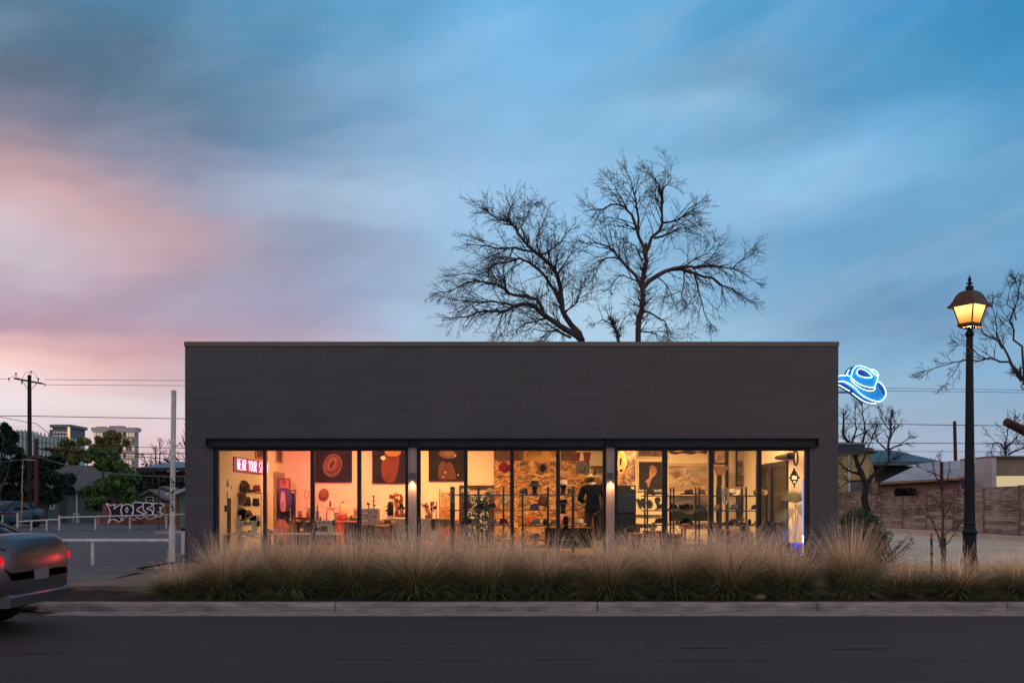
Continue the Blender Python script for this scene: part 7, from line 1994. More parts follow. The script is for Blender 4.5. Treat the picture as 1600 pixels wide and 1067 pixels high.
# framed pinboard and denim rack
cr_ = Thing('clothes_rack', 'rail of denim jackets and aprons in front of the rosy wall', 'clothes rack', P(447, 838, 25.2))
Yc = 25.2
cr_.part('rail', MB().tube([P(432, 766, Yc), P(462, 766, Yc)], .014, 8).tube([P(433, 766, Yc), P(433, 845, Yc)], .014, 8).tube([P(461, 766, Yc), P(461, 845, Yc)], .014, 8), M_black)
def cloth(pts, Y, amp=0.03, th=0.05):
    """hanging garment: outline extruded and rippled"""
    m_ = MB().prism([(PX(a, Y), PZ(b, Y)) for a, b in smooth(pts, True, 3)], Y-th, Y)
    return m_
for (pts, dy, c, nm) in [([(433,772),(438,768),(446,770),(458,770),(462,778),(461,800),(456,816),(444,818),(436,812),(433,795)], 0, (0.02, 0.028, 0.05), 'dark_jacket'),
                         ([(436,766),(442,762),(452,764),(456,775),(454,795),(446,800),(438,796)], .08, (0.045, 0.06, 0.10), 'denim_jacket'),
                         ([(440,770),(445,770),(447,790),(446,798),(439,796)], .15, (0.30, 0.26, 0.22), 'grey_scarf'),
                         ([(434,814),(444,812),(450,822),(450,842),(434,842)], .06, (0.34, 0.2, 0.13), 'tan_apron')]:
    cr_.part(nm, cloth(pts, Yc-dy), mat(nm, c, 0.85, 0, 0.35, 6))
pb = Thing('framed_print', 'small rosy framed print of a person leaning above the clothes rack', 'framed print', P(444, 765, 26.2))
pb.part('frame', MB().box(PX(435, 26.2), PX(454, 26.2), 26.16, 26.2, PZ(766, 26.2), PZ(747, 26.2)), mat('mauve_frame', (0.16, 0.08, 0.09), 0.6))
pb.part('print', MB().box(PX(437, 26.2), PX(452, 26.2), 26.145, 26.157, PZ(764, 26.2), PZ(749, 26.2)), mat('rosy_print', (0.45, 0.22, 0.18), 0.7, 0, 0.3, 5))
pb.part('painted_head', MB().prism([(PX(a, 26.14), PZ(b, 26.14)) for a, b in el(444.5, 753.5, 3.6, 4.2)], 26.135, 26.143), mat('print_face', (0.28, 0.12, 0.09), 0.8))
single('felt_cone', MB().lathe([(0.13, 0), (0.10, 0.05), (0.03, 0.14), (0, 0.16)], tuple(P(457, 771, 25.4)), 14), FE['tan'], 'tan felt cone on the clothes rack rail', 'felt cone')
single('wall_panel', MB().box(xw, xw+0.03, 25.75, 26.9, FL, 2.25), mat('stained_metal', (0.34, 0.26, 0.18), 0.3, 0.5, 0.4, 3, bump=0.4, bscale=8), 'tall stained metal panel on the west wall beside the clothes rack', 'wall panel')

# back counter
YCt = 26.3; zct = PZ(812.5, YCt)
bc = Thing('work_counter', 'long wooden work counter along the back wall of the workshop', 'counter', (PX(520, YCt), YCt, FL))
bc.part('counter_top', MB().box(PX(452, YCt), PX(664, YCt), YCt-.25, YCt+.6, zct-.05, zct), M_wood)
bc.part('cabinet', MB().box(PX(466, YCt), PX(494, YCt), YCt-.18, YCt+.58, FL, zct-.052).box(PX(540, YCt), PX(580, YCt), YCt-.18, YCt+.58, FL, zct-.052), mat('dark_cabinet', (0.025, 0.025, 0.035), 0.6))
bc.part('drawer_unit', MB().box(PX(454, YCt), PX(465, YCt), YCt-.2, YCt+.58, FL+0.3, zct-.052).box(PX(526, YCt), PX(539.5, YCt), YCt-.2, YCt+.58, FL, zct-.052), mat('orange_wood', (0.40, 0.15, 0.06), 0.6, 0, 0.2, 4))
def on_counter(name, label, cat, px, prof, c, py=812.5, Y=YCt, n=14, rough=0.4, extra=None, group='odds and ends on the work counter'):
    x = PX(px, Y); z = PZ(py, YCt) if Y == YCt else PZ(py, Y)
    t = Thing(name, label, cat, (x, Y, z), group)
    t.part('body', MB().lathe(prof, (x, Y, z+0.001), n), mat(name+'_%d' % px, c, rough))
    if extra:
        for nm, pr_, c2 in extra: t.part(nm, MB().lathe(pr_, (x, Y, z+0.001), n), mat(name+nm+'_%d' % px, c2, rough))
    return t
on_counter('spray_bottle', 'slim blue spray bottle at the near end of the counter', 'bottle', 496, [(.04, 0), (.042, .02), (.042, .22), (.015, .30), (.015, .33)], (0.05, 0.09, 0.22), extra=[('nozzle', [(.03, .33), (.03, .37), (.012, .40), (.008, .48), (0, .48)], (0.25, 0.12, 0.08))])
on_counter('ink_bottle', 'tiny dark bottle beside the blue spray bottle', 'bottle', 500.5, [(.03, 0), (.03, .05), (.012, .06), (.012, .08)], (0.02, 0.03, 0.08), extra=[('cap', [(.016, .08), (.016, .1), (0, .1)], (0.02, 0.02, 0.02))])
on_counter('brown_bottle', 'amber bottle just west of the pale lit box', 'bottle', 511.5, [(.035, 0), (.035, .2), (.015, .26), (.015, .32)], (0.45, 0.2, 0.08), extra=[('cap', [(.018, .32), (.018, .34), (0, .34)], (0.5, 0.3, 0.1))])
on_counter('brush_stand', 'dark handled brush standing on the pale lit box', 'brush', 516, [(.02, .36), (.025, .38), (.02, .50), (0, .52)], (0.02, 0.012, 0.012), extra=[('ferrule', [(.012, .26), (.015, .36)], (0.5, 0.4, 0.3))])
bxx = Thing('light_box', 'pale glowing paper lined box on the work counter', 'box', P(519, 812.5, YCt-.05), 'odds and ends on the work counter')
bxx.part('box_body', MB().bev(PX(513.5, YCt), PX(523, YCt), YCt-.2, YCt-.02, zct+.001, zct+.30, .01), mat('paper_white', (0.85, 0.72, 0.5), 0.7)); bxx.part('lid', MB().box(PX(513, YCt), PX(527, YCt), YCt-.22, YCt, zct+.302, zct+.33), M_wood)
for (px, lb) in [(524.5, 'clear jar of pins'), (527.5, 'slim tan canister east of the pin jar')]:
    on_counter('jar', lb + ' on the work counter', 'jar', px, [(.05, 0), (.05, .16), (.04, .18)], (0.5, 0.32, 0.2), extra=[('lid', [(.045, .18), (.045, .2), (0, .2)], (0.3, 0.1, 0.06))])
on_counter('glass_dome', 'pale glass dome with a red flower on the work counter', 'glass dome', 536, [(.11, .12), (.12, .2), (.11, .34), (.06, .44), (0, .47)], (0.75, 0.5, 0.3), extra=[('red_flower', [(.04, .36), (.055, .42), (.03, .5), (0, .52)], (0.5, 0.05, 0.02)), ('red_base', [(.13, 0), (.14, .06), (.10, .12), (0, .12)], (0.3, 0.03, 0.03))])
on_counter('spool_reel', 'round metal reel standing on the counter by the window bar', 'reel', 557, [(.04, 0), (.05, .1), (.04, .2), (.09, .24), (.09, .3), (.03, .34), (0, .34)], (0.45, 0.36, 0.25), rough=0.25)
tl_ = Thing('tool_pile', 'heap of dark hand tools on the work counter', 'tools', P(545, 812, YCt)); rng = random.Random(6)
for i in range(9):
    x = PX(rng.uniform(534, 560), YCt); q = MB().tube([(x, YCt-.2+rng.uniform(0, .3), zct+.02+.02*(i % 3)), (x+rng.uniform(-.2, .2), YCt-.2+rng.uniform(0, .3), zct+.04+.02*(i % 3))], rng.uniform(.012, .025), 6); tl_.part('tool', q, mat('tool_%d' % (i % 3), [(0.02, 0.02, 0.02), (0.3, 0.1, 0.05), (0.25, 0.22, 0.2)][i % 3], 0.4))
# ring mirror on stand and machine left of the window bar
rm = Thing('ring_stand', 'slim ring on a stand in front of the rosy wall', 'ring stand', P(479.5, 812, YCt), 'odds and ends on the work counter')
rm.part('ring', MB().tube([tuple(P(479.3+3.4*math.cos(a), 772.5+6.5*math.sin(a), YCt)) for a in [i*math.pi/10 for i in range(21)]], .012, 6, caps=False), mat('copper_ring', (0.45, 0.2, 0.12), 0.4, .5))
rm.part('stand', MB().tube([P(479, 779, YCt), P(479, 812, YCt)], .012, 6).tube([P(474, 794, YCt), P(482, 794, YCt)], .008, 6), M_wire)
rm.part('base', MB().lathe([(.09, 0), (.09, .02), (0, .03)], (PX(479, YCt), YCt, zct+.001), 14), M_black)
vz = Thing('bench_vice', 'dark cast bench press standing on the near table behind the sewing tables', 'press', P(462, 812, 24.2), 'odds and ends on the work counter')
Yv = 24.2
vz.part('plate', MB().bev(PX(456, Yv), PX(478, Yv), Yv-.1, Yv+.15, PZ(811, Yv), PZ(808, Yv), .01), M_black)
vz.part('pillar', MB().tube([P(474, 846, Yv), P(474, 812, Yv)], .045, 10).tube([P(467, 808, Yv), P(467, 797, Yv)], .012, 8), M_black)
vz.part('hand_wheel', MB().ball(tuple(P(471, 828, Yv-.1)), .045, 12, 8), mat('knob_cream', (0.5, 0.45, 0.35), 0.4))
# tall oil-lamp like stand in front
stn2 = Thing('steam_stand', 'slender chrome stand in front of the clothes rack', 'stand', P(453.5, 840, 23.4))
stn2.part('tube', MB().tube([P(453.5, 846, 23.4), P(453.5, 795, 23.4)], .010, 8), mat('chrome', (0.5, 0.5, 0.5), 0.2, 1)); stn2.part('joint', MB().ball(tuple(P(453.5, 812, 23.4)), .03, 10, 6).ball(tuple(P(453.5, 796, 23.4)), .025, 10, 6), mat('chrome', (0.5, 0.5, 0.5), 0.2, 1)); stn2.part('base', MB().lathe([(.12, 0), (.12, .02), (0, .03)], (PX(453.5, 23.4), 23.4, FL), 14), M_black)
# steamer table with metal box
YS2 = 24.0; zst = PZ(817.5, YS2)
table('steamer_table', 'dark steel table with a pale top carrying the steamer', 'table', PX(564, YS2), PX(617, YS2), YS2-.3, YS2+.5, zst, M_wood, mat('table_steel', (0.03, 0.045, 0.05), 0.5), leg=0.05)
stm = Thing('steamer', 'dented grey metal hat steamer with a brass valve tree on top', 'steamer', P(580, 817, YS2))
stm.part('tank', MB().bev(PX(566.5, YS2), PX(592, YS2), YS2-.2, YS2+.2, zst+.002, PZ(794, YS2), .015), mat('galvanised', (0.30, 0.31, 0.28), 0.35, 0.6, 0.3, 5, bump=0.3))
vt = MB()
for (x0_, y0_, x1_, y1_, r_) in [(576,794,576,786,.014),(573,788,580,788,.012),(584,794,584,776,.014),(582,782,586,782,.014),(583,788,587,790,.018)]: vt.tube([P(x0_, y0_, YS2), P(x1_, y1_, YS2)], r_, 8)
vt.ball(tuple(P(583.5, 775.5, YS2)), .028, 10, 8); vt.ball(tuple(P(575, 786, YS2)), .03, 10, 8)
stm.part('valve_tree', vt, mat('old_brass', (0.15, 0.11, 0.06), 0.4, 0.6)); stm.part('gauge', MB().lathe([(.0, 0), (.06, 0), (.06, .03), (0, .03)], (0, 0, 0), 14).xf(Matrix.Translation(P(563.5, 800, YS2-.1)) @ Matrix.Rotation(math.pi/2, 4, 'X')), M_wire)
stm.part('red_label', MB().box(PX(583, YS2), PX(590, YS2), YS2-.206, YS2-.201, PZ(808, YS2), PZ(806, YS2)), mat('label_red', (0.35, 0.02, 0.03), 0.5))
stm.part('slots', MB().box(PX(568, YS2), PX(577, YS2), YS2-.206, YS2-.201, PZ(802, YS2), PZ(800.5, YS2)).box(PX(568, YS2), PX(577, YS2), YS2-.206, YS2-.201, PZ(814, YS2), PZ(812, YS2)), M_white)
cp_ = Thing('crumpled_cloth', 'crumpled pale cloths and tools on the steamer table', 'cloth', P(603, 817, YS2)); rng = random.Random(21)
for i in range(5):
    c = P(597+i*4.2, 815.2, YS2+rng.uniform(-.15, .15)); b_ = MB().ball(c, (rng.uniform(.05, .08), .07, .035), 10, 7); b_.v = [(x+rng.uniform(-.008, .008), y, z+rng.uniform(-.012, .012)) for x, y, z in b_.v]; cp_.part('fold', b_, mat('rag_%d' % (i % 2), [(0.4, 0.38, 0.33), (0.06, 0.06, 0.05)][i % 2], 0.9))
# black dome block with spikes, dried flowers, brushes
db = Thing('hat_block', 'tall black hat block beside the dried flowers', 'hat block', P(610, 806, 25.4))
db.part('block', MB().lathe([(.075, 0), (.085, .04), (.08, .26), (.06, .34), (.03, .36), (0, .365)], (PX(610, 25.4), 25.4, PZ(805, 25.4)), 18), M_black)
db.part('side_blade', MB().prism([(PX(a, 25.4), PZ(b, 25.4)) for a, b in [(600.5,797.5),(606,795),(606,800)]], 25.38, 25.4).tube([P(601, 790.5, 25.4), P(607, 790.5, 25.4)], .008, 5).tube([P(601, 801.5, 25.4), P(607, 801.5, 25.4)], .008, 5), M_black)
db.part('pedestal', MB().box(PX(605, 25.4), PX(616, 25.4), 25.35, 25.5, zct, PZ(805, 25.4)), M_white)
def brush_pot(label, px, py, Y, n, seed, hmin, hmax, potc, spread=0.3, flowers=False):
    rr = random.Random(seed); x = PX(px, Y); z = PZ(py, Y)
    t = Thing('brush_pot', label, 'brush pot', (x, Y, z))
    t.part('pot', MB().lathe([(.08, 0), (.10, .06), (.10, .09), (.09, .09), (.085, .03), (0, .02)], (x, Y, z), 16), mat('pot_%d' % px, potc, 0.6))
    for i in range(n):
        a = rr.uniform(-spread, spread); h = rr.uniform(hmin, hmax); p0 = Vector((x+rr.uniform(-.06, .06), Y+rr.uniform(-.05, .05), z+.03)); d = Vector((math.sin(a), rr.uniform(-.1, .1), math.cos(a)))
        o = t.part('brush', MB().tube([p0, p0+d*h*.75], .008, 6), mat('brush_handle_%d' % (i % 3), [(0.45, 0.25, 0.12), (0.10, 0.03, 0.02), (0.02, 0.02, 0.02)][i % 3], 0.5))
        t.part('bristles', MB().tube([p0+d*h*.72, p0+d*h*.88, p0+d*h], [.016, .028, .014], 8), mat('bristle_%d' % (i % 2), [(0.015, 0.012, 0.012), (0.35, 0.14, 0.07)][i % 2], 0.9), parent=o)
    return t
brush_pot('pot crowded with dark and pale brushes beside the covered table', 670, 810, 24.6, 12, 3, .25, .42, (0.25, 0.09, 0.06), 0.5)
brush_pot('pot of leaning wooden brushes and dried stems behind the first column', 628, 808, 24.8, 10, 4, .22, .40, (0.22, 0.10, 0.08), 0.55)
dfl = Thing('dried_flowers', 'spray of orange dried flowers beside the black hat block', 'dried flowers', P(620, 806, 25.2)); rng = random.Random(17)
dfl.part('vase', MB().lathe([(.05, 0), (.07, .08), (.04, .16), (.045, .18)], (PX(620, 25.2), 25.2, PZ(808, 25.2)), 14), mat('brick_vase', (0.25, 0.08, 0.05), 0.5))
s_ = MB(); fl_ = []
for i in range(24):
    a = rng.uniform(-.45, .45); h = rng.uniform(.3, .56); p0 = Vector((PX(620, 25.2), 25.2, PZ(808, 25.2)+.15)); d = Vector((math.sin(a), rng.uniform(-.2, .2), math.cos(a))); s_.tube([p0, p0+d*h*.8], .004, 4); fl_.append((p0+d*h*.8, .045))
dfl.part('stems', s_, M_wood); dfl.part('petals', leaf_mesh(rng, fl_, 900, .02, 1.0), mat('dried_petals', (0.40, 0.14, 0.05), 0.9, 0, .3))
# covered table
YV = 24.3; zv = PZ(810, YV)
cvt = Thing('covered_table', 'work table draped in a pale grey cloth with a dark corner hanging down', 'table', P(660, 848, YV))
def drape(x0, x1, y0, y1, z, zb, amp, seed):
    rr = random.Random(seed); v = []; f = []; n_ = 48; m_ = 8
    for j in range(m_+1):
        for i in range(n_+1):
            u = i/n_; x = x0+(x1-x0)*u; w = amp*(j/m_)
            zz = z-(z-(zb+0.06*math.sin(u*9+seed)))*j/m_
            v.append((x, y0-0.01-w*(0.5+0.5*math.sin(u*31+seed+math.sin(u*7)*2)), zz))
    f = [(j*(n_+1)+i, j*(n_+1)+i+1, (j+1)*(n_+1)+i+1, (j+1)*(n_+1)+i) for j in range(m_) for i in range(n_)]
    return MB().add(v, f, True).box(x0, x1, y0-0.008, y1, z-0.012, z+0.002)
M_cloth = mat('grey_cloth', (0.34, 0.32, 0.29), 0.9, 0, 0.15, 4)
cvt.part('cloth', drape(PX(613, YV), PX(688, YV), YV-.3, YV+.4, zv, PZ(846, YV), .05, 2), M_cloth)
cvt.part('cloth_corner', MB().prism([(PX(a, YV-.33), PZ(b, YV-.33)) for a, b in [(676,810),(702,811),(706,818),(700,823),(692,823),(685,818)]], YV-.36, YV-.34), mat('dim_cloth', (0.13, 0.13, 0.11), 0.9))
cvt.part('dark_flap', MB().prism([(PX(a, YV-.33), PZ(b, YV-.33)) for a, b in [(674,811),(678,811),(681,822),(677,828),(674,822)]], YV-.37, YV-.355), M_black)
cvt.part('table_top', MB().box(PX(600, YV), PX(704, YV), YV-.28, YV+.42, zv-.05, zv-.013), M_wood)
# cabinet of boards beside doorway
lb_ = Thing('board_stack', 'tall planks and a patterned panel leaning on the wall beside the doorway', 'boards', P(695, 810, 26.4), None)
lb_.part('plank', MB().box(PX(686.5, 26.4), PX(688.5, 26.4), 26.3, 26.34, PZ(812, 26.4), PZ(764, 26.4)), M_wood)
lb_.part('short_plank', MB().box(PX(681, 26.4), PX(683, 26.4), 26.3, 26.34, PZ(812, 26.4), PZ(783, 26.4)), M_wood)
lb_.part('patterned_panel', MB().box(PX(689, 26.4), PX(705, 26.4), 26.4, 26.43, PZ(790, 26.4), PZ(769, 26.4)), mat('speckled_panel', (0.30, 0.15, 0.09), 0.6, 0, 0.6, 14, col2=(0.75, 0.5, 0.3)))
lb_.part('carved_panel', MB().box(PX(687.5, 26.3), PX(706, 26.3), 26.27, 26.29, PZ(812, 26.3), PZ(790.5, 26.3)), mat('amber_panel', (0.65, 0.33, 0.12), 0.5, 0, 0.5, 10, col2=(0.28, 0.10, 0.04)))
lb_.part('low_cabinet', MB().box(PX(680, 26.4), PX(716, 26.4), 26.2, 26.6, FL, PZ(812.3, 26.4)), mat('brick_cabinet', (0.28, 0.13, 0.08), 0.7))

# ------------------------------------------------------------------ east room: pictures, cabinet, doors
Yr = YR-0.003
def art(name, cols, scale, stretch=(1, 1, 1), rough=0.6, detail=6, dist=0.6):
    m = bpy.data.materials.new(name); m.use_nodes = True
    nt = m.node_tree; N, L = nt.nodes, nt.links
    b = N['Principled BSDF']; b.inputs['Roughness'].default_value = rough
    tc = N.new('ShaderNodeTexCoord'); mp = N.new('ShaderNodeMapping'); mp.inputs['Scale'].default_value = stretch; L.new(tc.outputs['Object'], mp.inputs[0])
    nz = N.new('ShaderNodeTexNoise'); nz.inputs['Scale'].default_value = scale; nz.inputs['Detail'].default_value = detail; nz.inputs['Distortion'].default_value = dist; L.new(mp.outputs[0], nz.inputs['Vector'])
    cr = N.new('ShaderNodeValToRGB'); e = cr.color_ramp.elements
    for i, (p, c) in enumerate(cols):
        q = e[i] if i < 2 else e.new(p); q.position = p; q.color = (*c, 1)
    L.new(nz.outputs['Fac'], cr.inputs[0]); L.new(cr.outputs[0], b.inputs['Base Color'])
    return m
cabx0, cabx1 = PX(963, 25.8), PX(993, 25.8)
cg_ = Thing('collage_panel', 'busy collage panel of masks and dark shapes above the black cabinet', 'wall panel', P(979, 757, 25.85))
cg_.part('panel', MB().box(cabx0, cabx1, 25.82, 25.9, PZ(757, 25.82), 3.2), art('collage', [(0.38, (0.03, 0.02, 0.015)), (0.62, (0.5, 0.25, 0.12)), (0.5, (0.18, 0.09, 0.05))], 2.4, (1, 1, 1.2), dist=2.0))
Yx = 25.81
cg_.part('painted_mask', MB().prism([(PX(a, Yx), PZ(b, Yx)) for a, b in smooth([(967,706),(973,704),(978,712),(979,726),(974,738),(969,742),(965,735),(965,718)], True, 3)], 25.81, 25.818), mat('mask_paint', (0.55, 0.24, 0.10), 0.6, 0, 0.4, 9))
cg_.part('painted_face_lines', MB().prism([(PX(a, Yx), PZ(b, Yx)) for a, b in [(969,715),(972,716),(970,727),(968,726)]], 25.802, 25.808).prism([(PX(a, Yx), PZ(b, Yx)) for a, b in el(970.5, 734.5, 3.2, 2)], 25.802, 25.808), M_black)
cab = Thing('black_cabinet', 'tall black cabinet with a small pale label below the collage', 'cabinet', P(979, 848, 25.8))
cab.part('carcass', MB().bev(cabx0-0.1, cabx1, 25.7, 26.3, FL, PZ(757.5, 25.7), 0.01), M_black)
cab.part('door', MB().box(cabx0+0.02, cabx1-0.02, 25.675, 25.695, FL+0.05, PZ(803, 25.7)).box(cabx0+0.02, cabx1-0.02, 25.675, 25.695, PZ(801, 25.7), PZ(770, 25.7)), mat('cab_door', (0.006, 0.012, 0.03), 0.2))
cab.part('label', MB().box(PX(986, 25.67), PX(991, 25.67), 25.668, 25.672, PZ(764, 25.67), PZ(760, 25.67)), mat('label_card', (0.4, 0.36, 0.26), 0.6))
M_tf = mat('cream_frame', (0.70, 0.56, 0.38), 0.6)
painting('dark top picture over the desert rider picture', 997, 1035, 690, 713, Yr, art('dusk_pic', [(0.35, (0.03, 0.025, 0.025)), (0.7, (0.3, 0.13, 0.06))], 4), frame=M_tf, group='pictures in the east room')
painting('slate grey picture with a spiky golden figure', 998, 1036, 721.5, 765, Yr, mat('slate_canvas', (0.03, 0.026, 0.034), 0.7, 0, 0.4, 2), [
    ('painted_figure', [(1008,752),(1014,745),(1015,730),(1020,727),(1026,733),(1024,741),(1018,748),(1014,760),(1011,764),(1011,755)], mat('gold_figure', (0.36, 0.2, 0.11), 0.7, 0, 0.5, 14))], frame=M_tf, group='pictures in the east room')
cut = Thing('painting', 'cream board with four dark cut-out walking figures', 'painting', P(1012, 803, Yr), 'pictures in the east room')
cut.part('board', MB().box(PX(993.5, Yr), PX(1033, Yr), Yr-0.03, Yr-0.002, PZ(804, Yr), PZ(776, Yr)), mat('cream_board', (0.78, 0.66, 0.48), 0.7)); cut.part('tray', MB().box(PX(993.5, Yr), PX(1033, Yr), Yr-0.07, Yr-0.032, PZ(805.5, Yr), PZ(804, Yr)), M_black)
for pts in [[(994,780),(998,779),(1001,784),(1002,793),(999,794),(996,787)],[(1000,781),(1005,778),(1008,784),(1007,792),(1005,793),(1001,788)],[(1010,782),(1016,781),(1020,788),(1017,794),(1012,793),(1009,787)],[(1023,778),(1029,776),(1032,780),(1030,786),(1032,793),(1027,795),(1025,788),(1023,784)]]:
    cut.part('cut_out', MB().prism([(PX(a, Yr), PZ(b, Yr)) for a, b in smooth(pts, True, 3)], Yr-0.045, Yr-0.034), mat('cut_out_dark', (0.03, 0.035, 0.04), 0.7))
painting('long cream panel with a dark fringe along its top', 1044, 1105, 690, 723, Yr, mat('cream_panel', (0.82, 0.68, 0.46), 0.7), [('painted_fringe', [(1046,704),(1060,706),(1075,703.5),(1090,706),(1103,704),(1103,709),(1090,707.5),(1080,710),(1066,708),(1055,710),(1046,708)], mat('fringe', (0.08, 0.05, 0.03), 0.8))], frame=M_tf, group='pictures in the east room')
painting('picture of two pale rearing horses on a desert under clouds', 1044.5, 1105, 727.5, 768, Yr, art('cloud_canvas', [(0.3, (0.15, 0.10, 0.07)), (0.62, (0.50, 0.38, 0.25)), (0.45, (0.28, 0.21, 0.15))], 2.2, (0.7, 1, 2.5)), [
    ('painted_desert', [(1046,756),(1060,754),(1080,753),(1103,750),(1104,767),(1046,767)], mat('desert_paint', (0.42, 0.28, 0.17), 0.8)),
    ('painted_horse', [(1049,742),(1058,738),(1066,739),(1070,732),(1078,740),(1080,746),(1090,748),(1098,756),(1102,763),(1094,763),(1082,758),(1070,757),(1062,760),(1060,752),(1064,748),(1055,748)], art('horse_hide', [(0.38, (0.20, 0.12, 0.07)), (0.6, (0.62, 0.46, 0.30))], 7, dist=2)),
    ('painted_horse', [(1050,740),(1058,737),(1064,741),(1060,746),(1052,745)], mat('horse_dark', (0.24, 0.15, 0.09), 0.8))], frame=M_tf, group='pictures in the east room')
painting('stormy picture under the horse picture', 1044.5, 1105.5, 774, 814, Yr, art('storm_canvas', [(0.3, (0.02, 0.022, 0.03)), (0.72, (0.34, 0.22, 0.17)), (0.5, (0.07, 0.065, 0.08))], 2.0, (0.8, 1, 2)), [
    ('painted_ridge', [(1046,802),(1060,798),(1075,803),(1090,800),(1104,797),(1104,813),(1046,813)], mat('ridge_paint', (0.015, 0.025, 0.035), 0.7))], frame=M_tf, group='pictures in the east room')
M_dkp = mat('dark_post', (0.02, 0.016, 0.016), 0.5)
for (a, b_, t_, lb) in [(1120, 1125, 735, 'slim dark post west of its taller twin in the east room'), (1133, 1137.5, 705, 'slim dark post rising past the top of the window')]:
    Yd = 27.2; single('door_post', MB().bev(PX(a, Yd), PX(b_, Yd), Yd-.1, Yd, FL, PZ(t_, Yd), .006), M_dkp, lb, 'post')
painting('small pale sketch over the antler mount', 1116, 1132, 690, 723, Yr, mat('sketch', (0.6, 0.42, 0.3), 0.7, 0, 0.4, 8), frame=M_dkp, group='pictures in the east room')
am = Thing('bracket_shelf', 'flared tan wall bracket on a dark stem', 'bracket', P(1124, 740, 27.1)); am.part('flare', MB().prism([(PX(a, 27.1), PZ(b, 27.1)) for a, b in [(1115,728),(1138,728),(1135,734),(1128,742),(1121,742),(1117,734)]], 27.0, 27.15), mat('flare_tan', (0.28, 0.17, 0.11), 0.7)); am.part('stem', MB().box(PX(1122, 27.1), PX(1127, 27.1), 27.02, 27.1, PZ(760, 27.1), PZ(742, 27.1)), M_dkp)
lf_ = painting('tall black framed picture of a pale plume in a grey desert', 1151.5, 1173, 705, 757.5, Yr, art('plume_canvas', [(0.3, (0.10, 0.075, 0.06)), (0.68, (0.42, 0.34, 0.26)), (0.5, (0.2, 0.16, 0.13))], 2.4, (0.8, 1, 2)), [
    ('painted_sky', [(1152.5,706),(1172,706),(1172,718),(1152.5,719)], mat('pale_sky_paint', (0.62, 0.50, 0.34), 0.8)), ('painted_plume', [(1160,722),(1163,719),(1166,724),(1164,738),(1168,742),(1156,742),(1161,736)], mat('plume_paint', (0.5, 0.42, 0.34), 0.8)), ('painted_ground', [(1152.5,752),(1172,749),(1172,757),(1152.5,757)], mat('brick_ground', (0.28, 0.15, 0.09), 0.8))], frame=M_dkp, group='pictures in the east room')
painting('dark framed picture with a thin white flash', 1152, 1174, 776, 811, Yr, art('night_canvas', [(0.35, (0.015, 0.012, 0.014)), (0.75, (0.16, 0.09, 0.06))], 3), [('painted_flash', [(1161,787),(1163,784),(1162,797),(1165,800),(1160,809),(1161,798)], mat('flash', (0.6, 0.5, 0.4), 0.6))], frame=M_dkp, group='pictures in the east room')
single('low_bench', MB().bev(PX(1112, 27.0), PX(1162, 27.0), 26.6, 27.2, PZ(820, 27), PZ(816, 27), .01).box(PX(1114, 27), PX(1117, 27), 26.7, 27, FL, PZ(820, 27)).box(PX(1156, 27), PX(1160, 27), 26.7, 27, FL, PZ(820, 27)), M_black, 'low black bench under the tall framed picture', 'bench')
table('display_table', 'brown display table under the cut-out board', 'table', PX(993, 25.6), PX(1024, 25.6), 25.3, 25.9, PZ(818, 25.6), M_darkwood, M_darkwood, th=.10, leg=.05)
table('display_table', 'brown display table under the horse picture', 'table', PX(1064, 25.6), PX(1114, 25.6), 25.3, 25.9, PZ(819, 25.6), mat('red_brown_wood', (0.16, 0.06, 0.04), 0.5), M_darkwood, th=.12, leg=.05)
# east wall: glazed double door seen along the wall
xe = XE
ed = Thing('east_door', 'dark glazed double door in the east wall of the shop', 'door', (xe, 24.5, FL))
zt2 = 2.42
y0, y1 = 23.0, 25.9
fm_ = MB()
for yy in (y0, (y0+y1)/2-.05, y1-.14): fm_.box(xe-0.05, xe-0.002, yy, yy+.14, FL, zt2)
fm_.box(xe-0.05, xe-0.002, y0+.14, (y0+y1)/2-.05, zt2-.12, zt2).box(xe-0.05, xe-0.002, (y0+y1)/2+.09, y1-.14, zt2-.12, zt2)
ed.part('frame', fm_, M_dkp)
ed.part('pane', MB().box(xe-0.02, xe-0.004, y0+.14, (y0+y1)/2-.05, FL, zt2-.12), M_dkglass); ed.part('pane', MB().box(xe-0.02, xe-0.004, (y0+y1)/2+.09, y1-.14, FL, zt2-.12), M_dkglass)
# duct arm with ring near the ceiling
da = Thing('wall_fitting', 'dark angled arm ending in a ring near the top of the last window', 'wall fitting', P(1240, 714, 21.8))
Ya = 21.7
da.part('arm', MB().tube([P(1203, 717, 25.5), P(1222, 713.5, 23.2), P(1234, 711.5, Ya)], [.045, .055, .065], 10), M_dkp)
da.part('collar', MB().tube([P(1233, 712, Ya), P(1241, 713, Ya-.05)], [.085, .07], 14), M_dkp)
rg = MB(); rg.tube([tuple(P(1243.5, 715.5, Ya-.06) + Vector((.045*math.cos(a), 0, .155*math.sin(a)))) for a in [i*math.pi/12 for i in range(25)]], .02, 8, caps=False); rg.tube([P(1241, 707, Ya), P(1241, 690, Ya)], .02, 8); da.part('ring', rg, M_dkp)
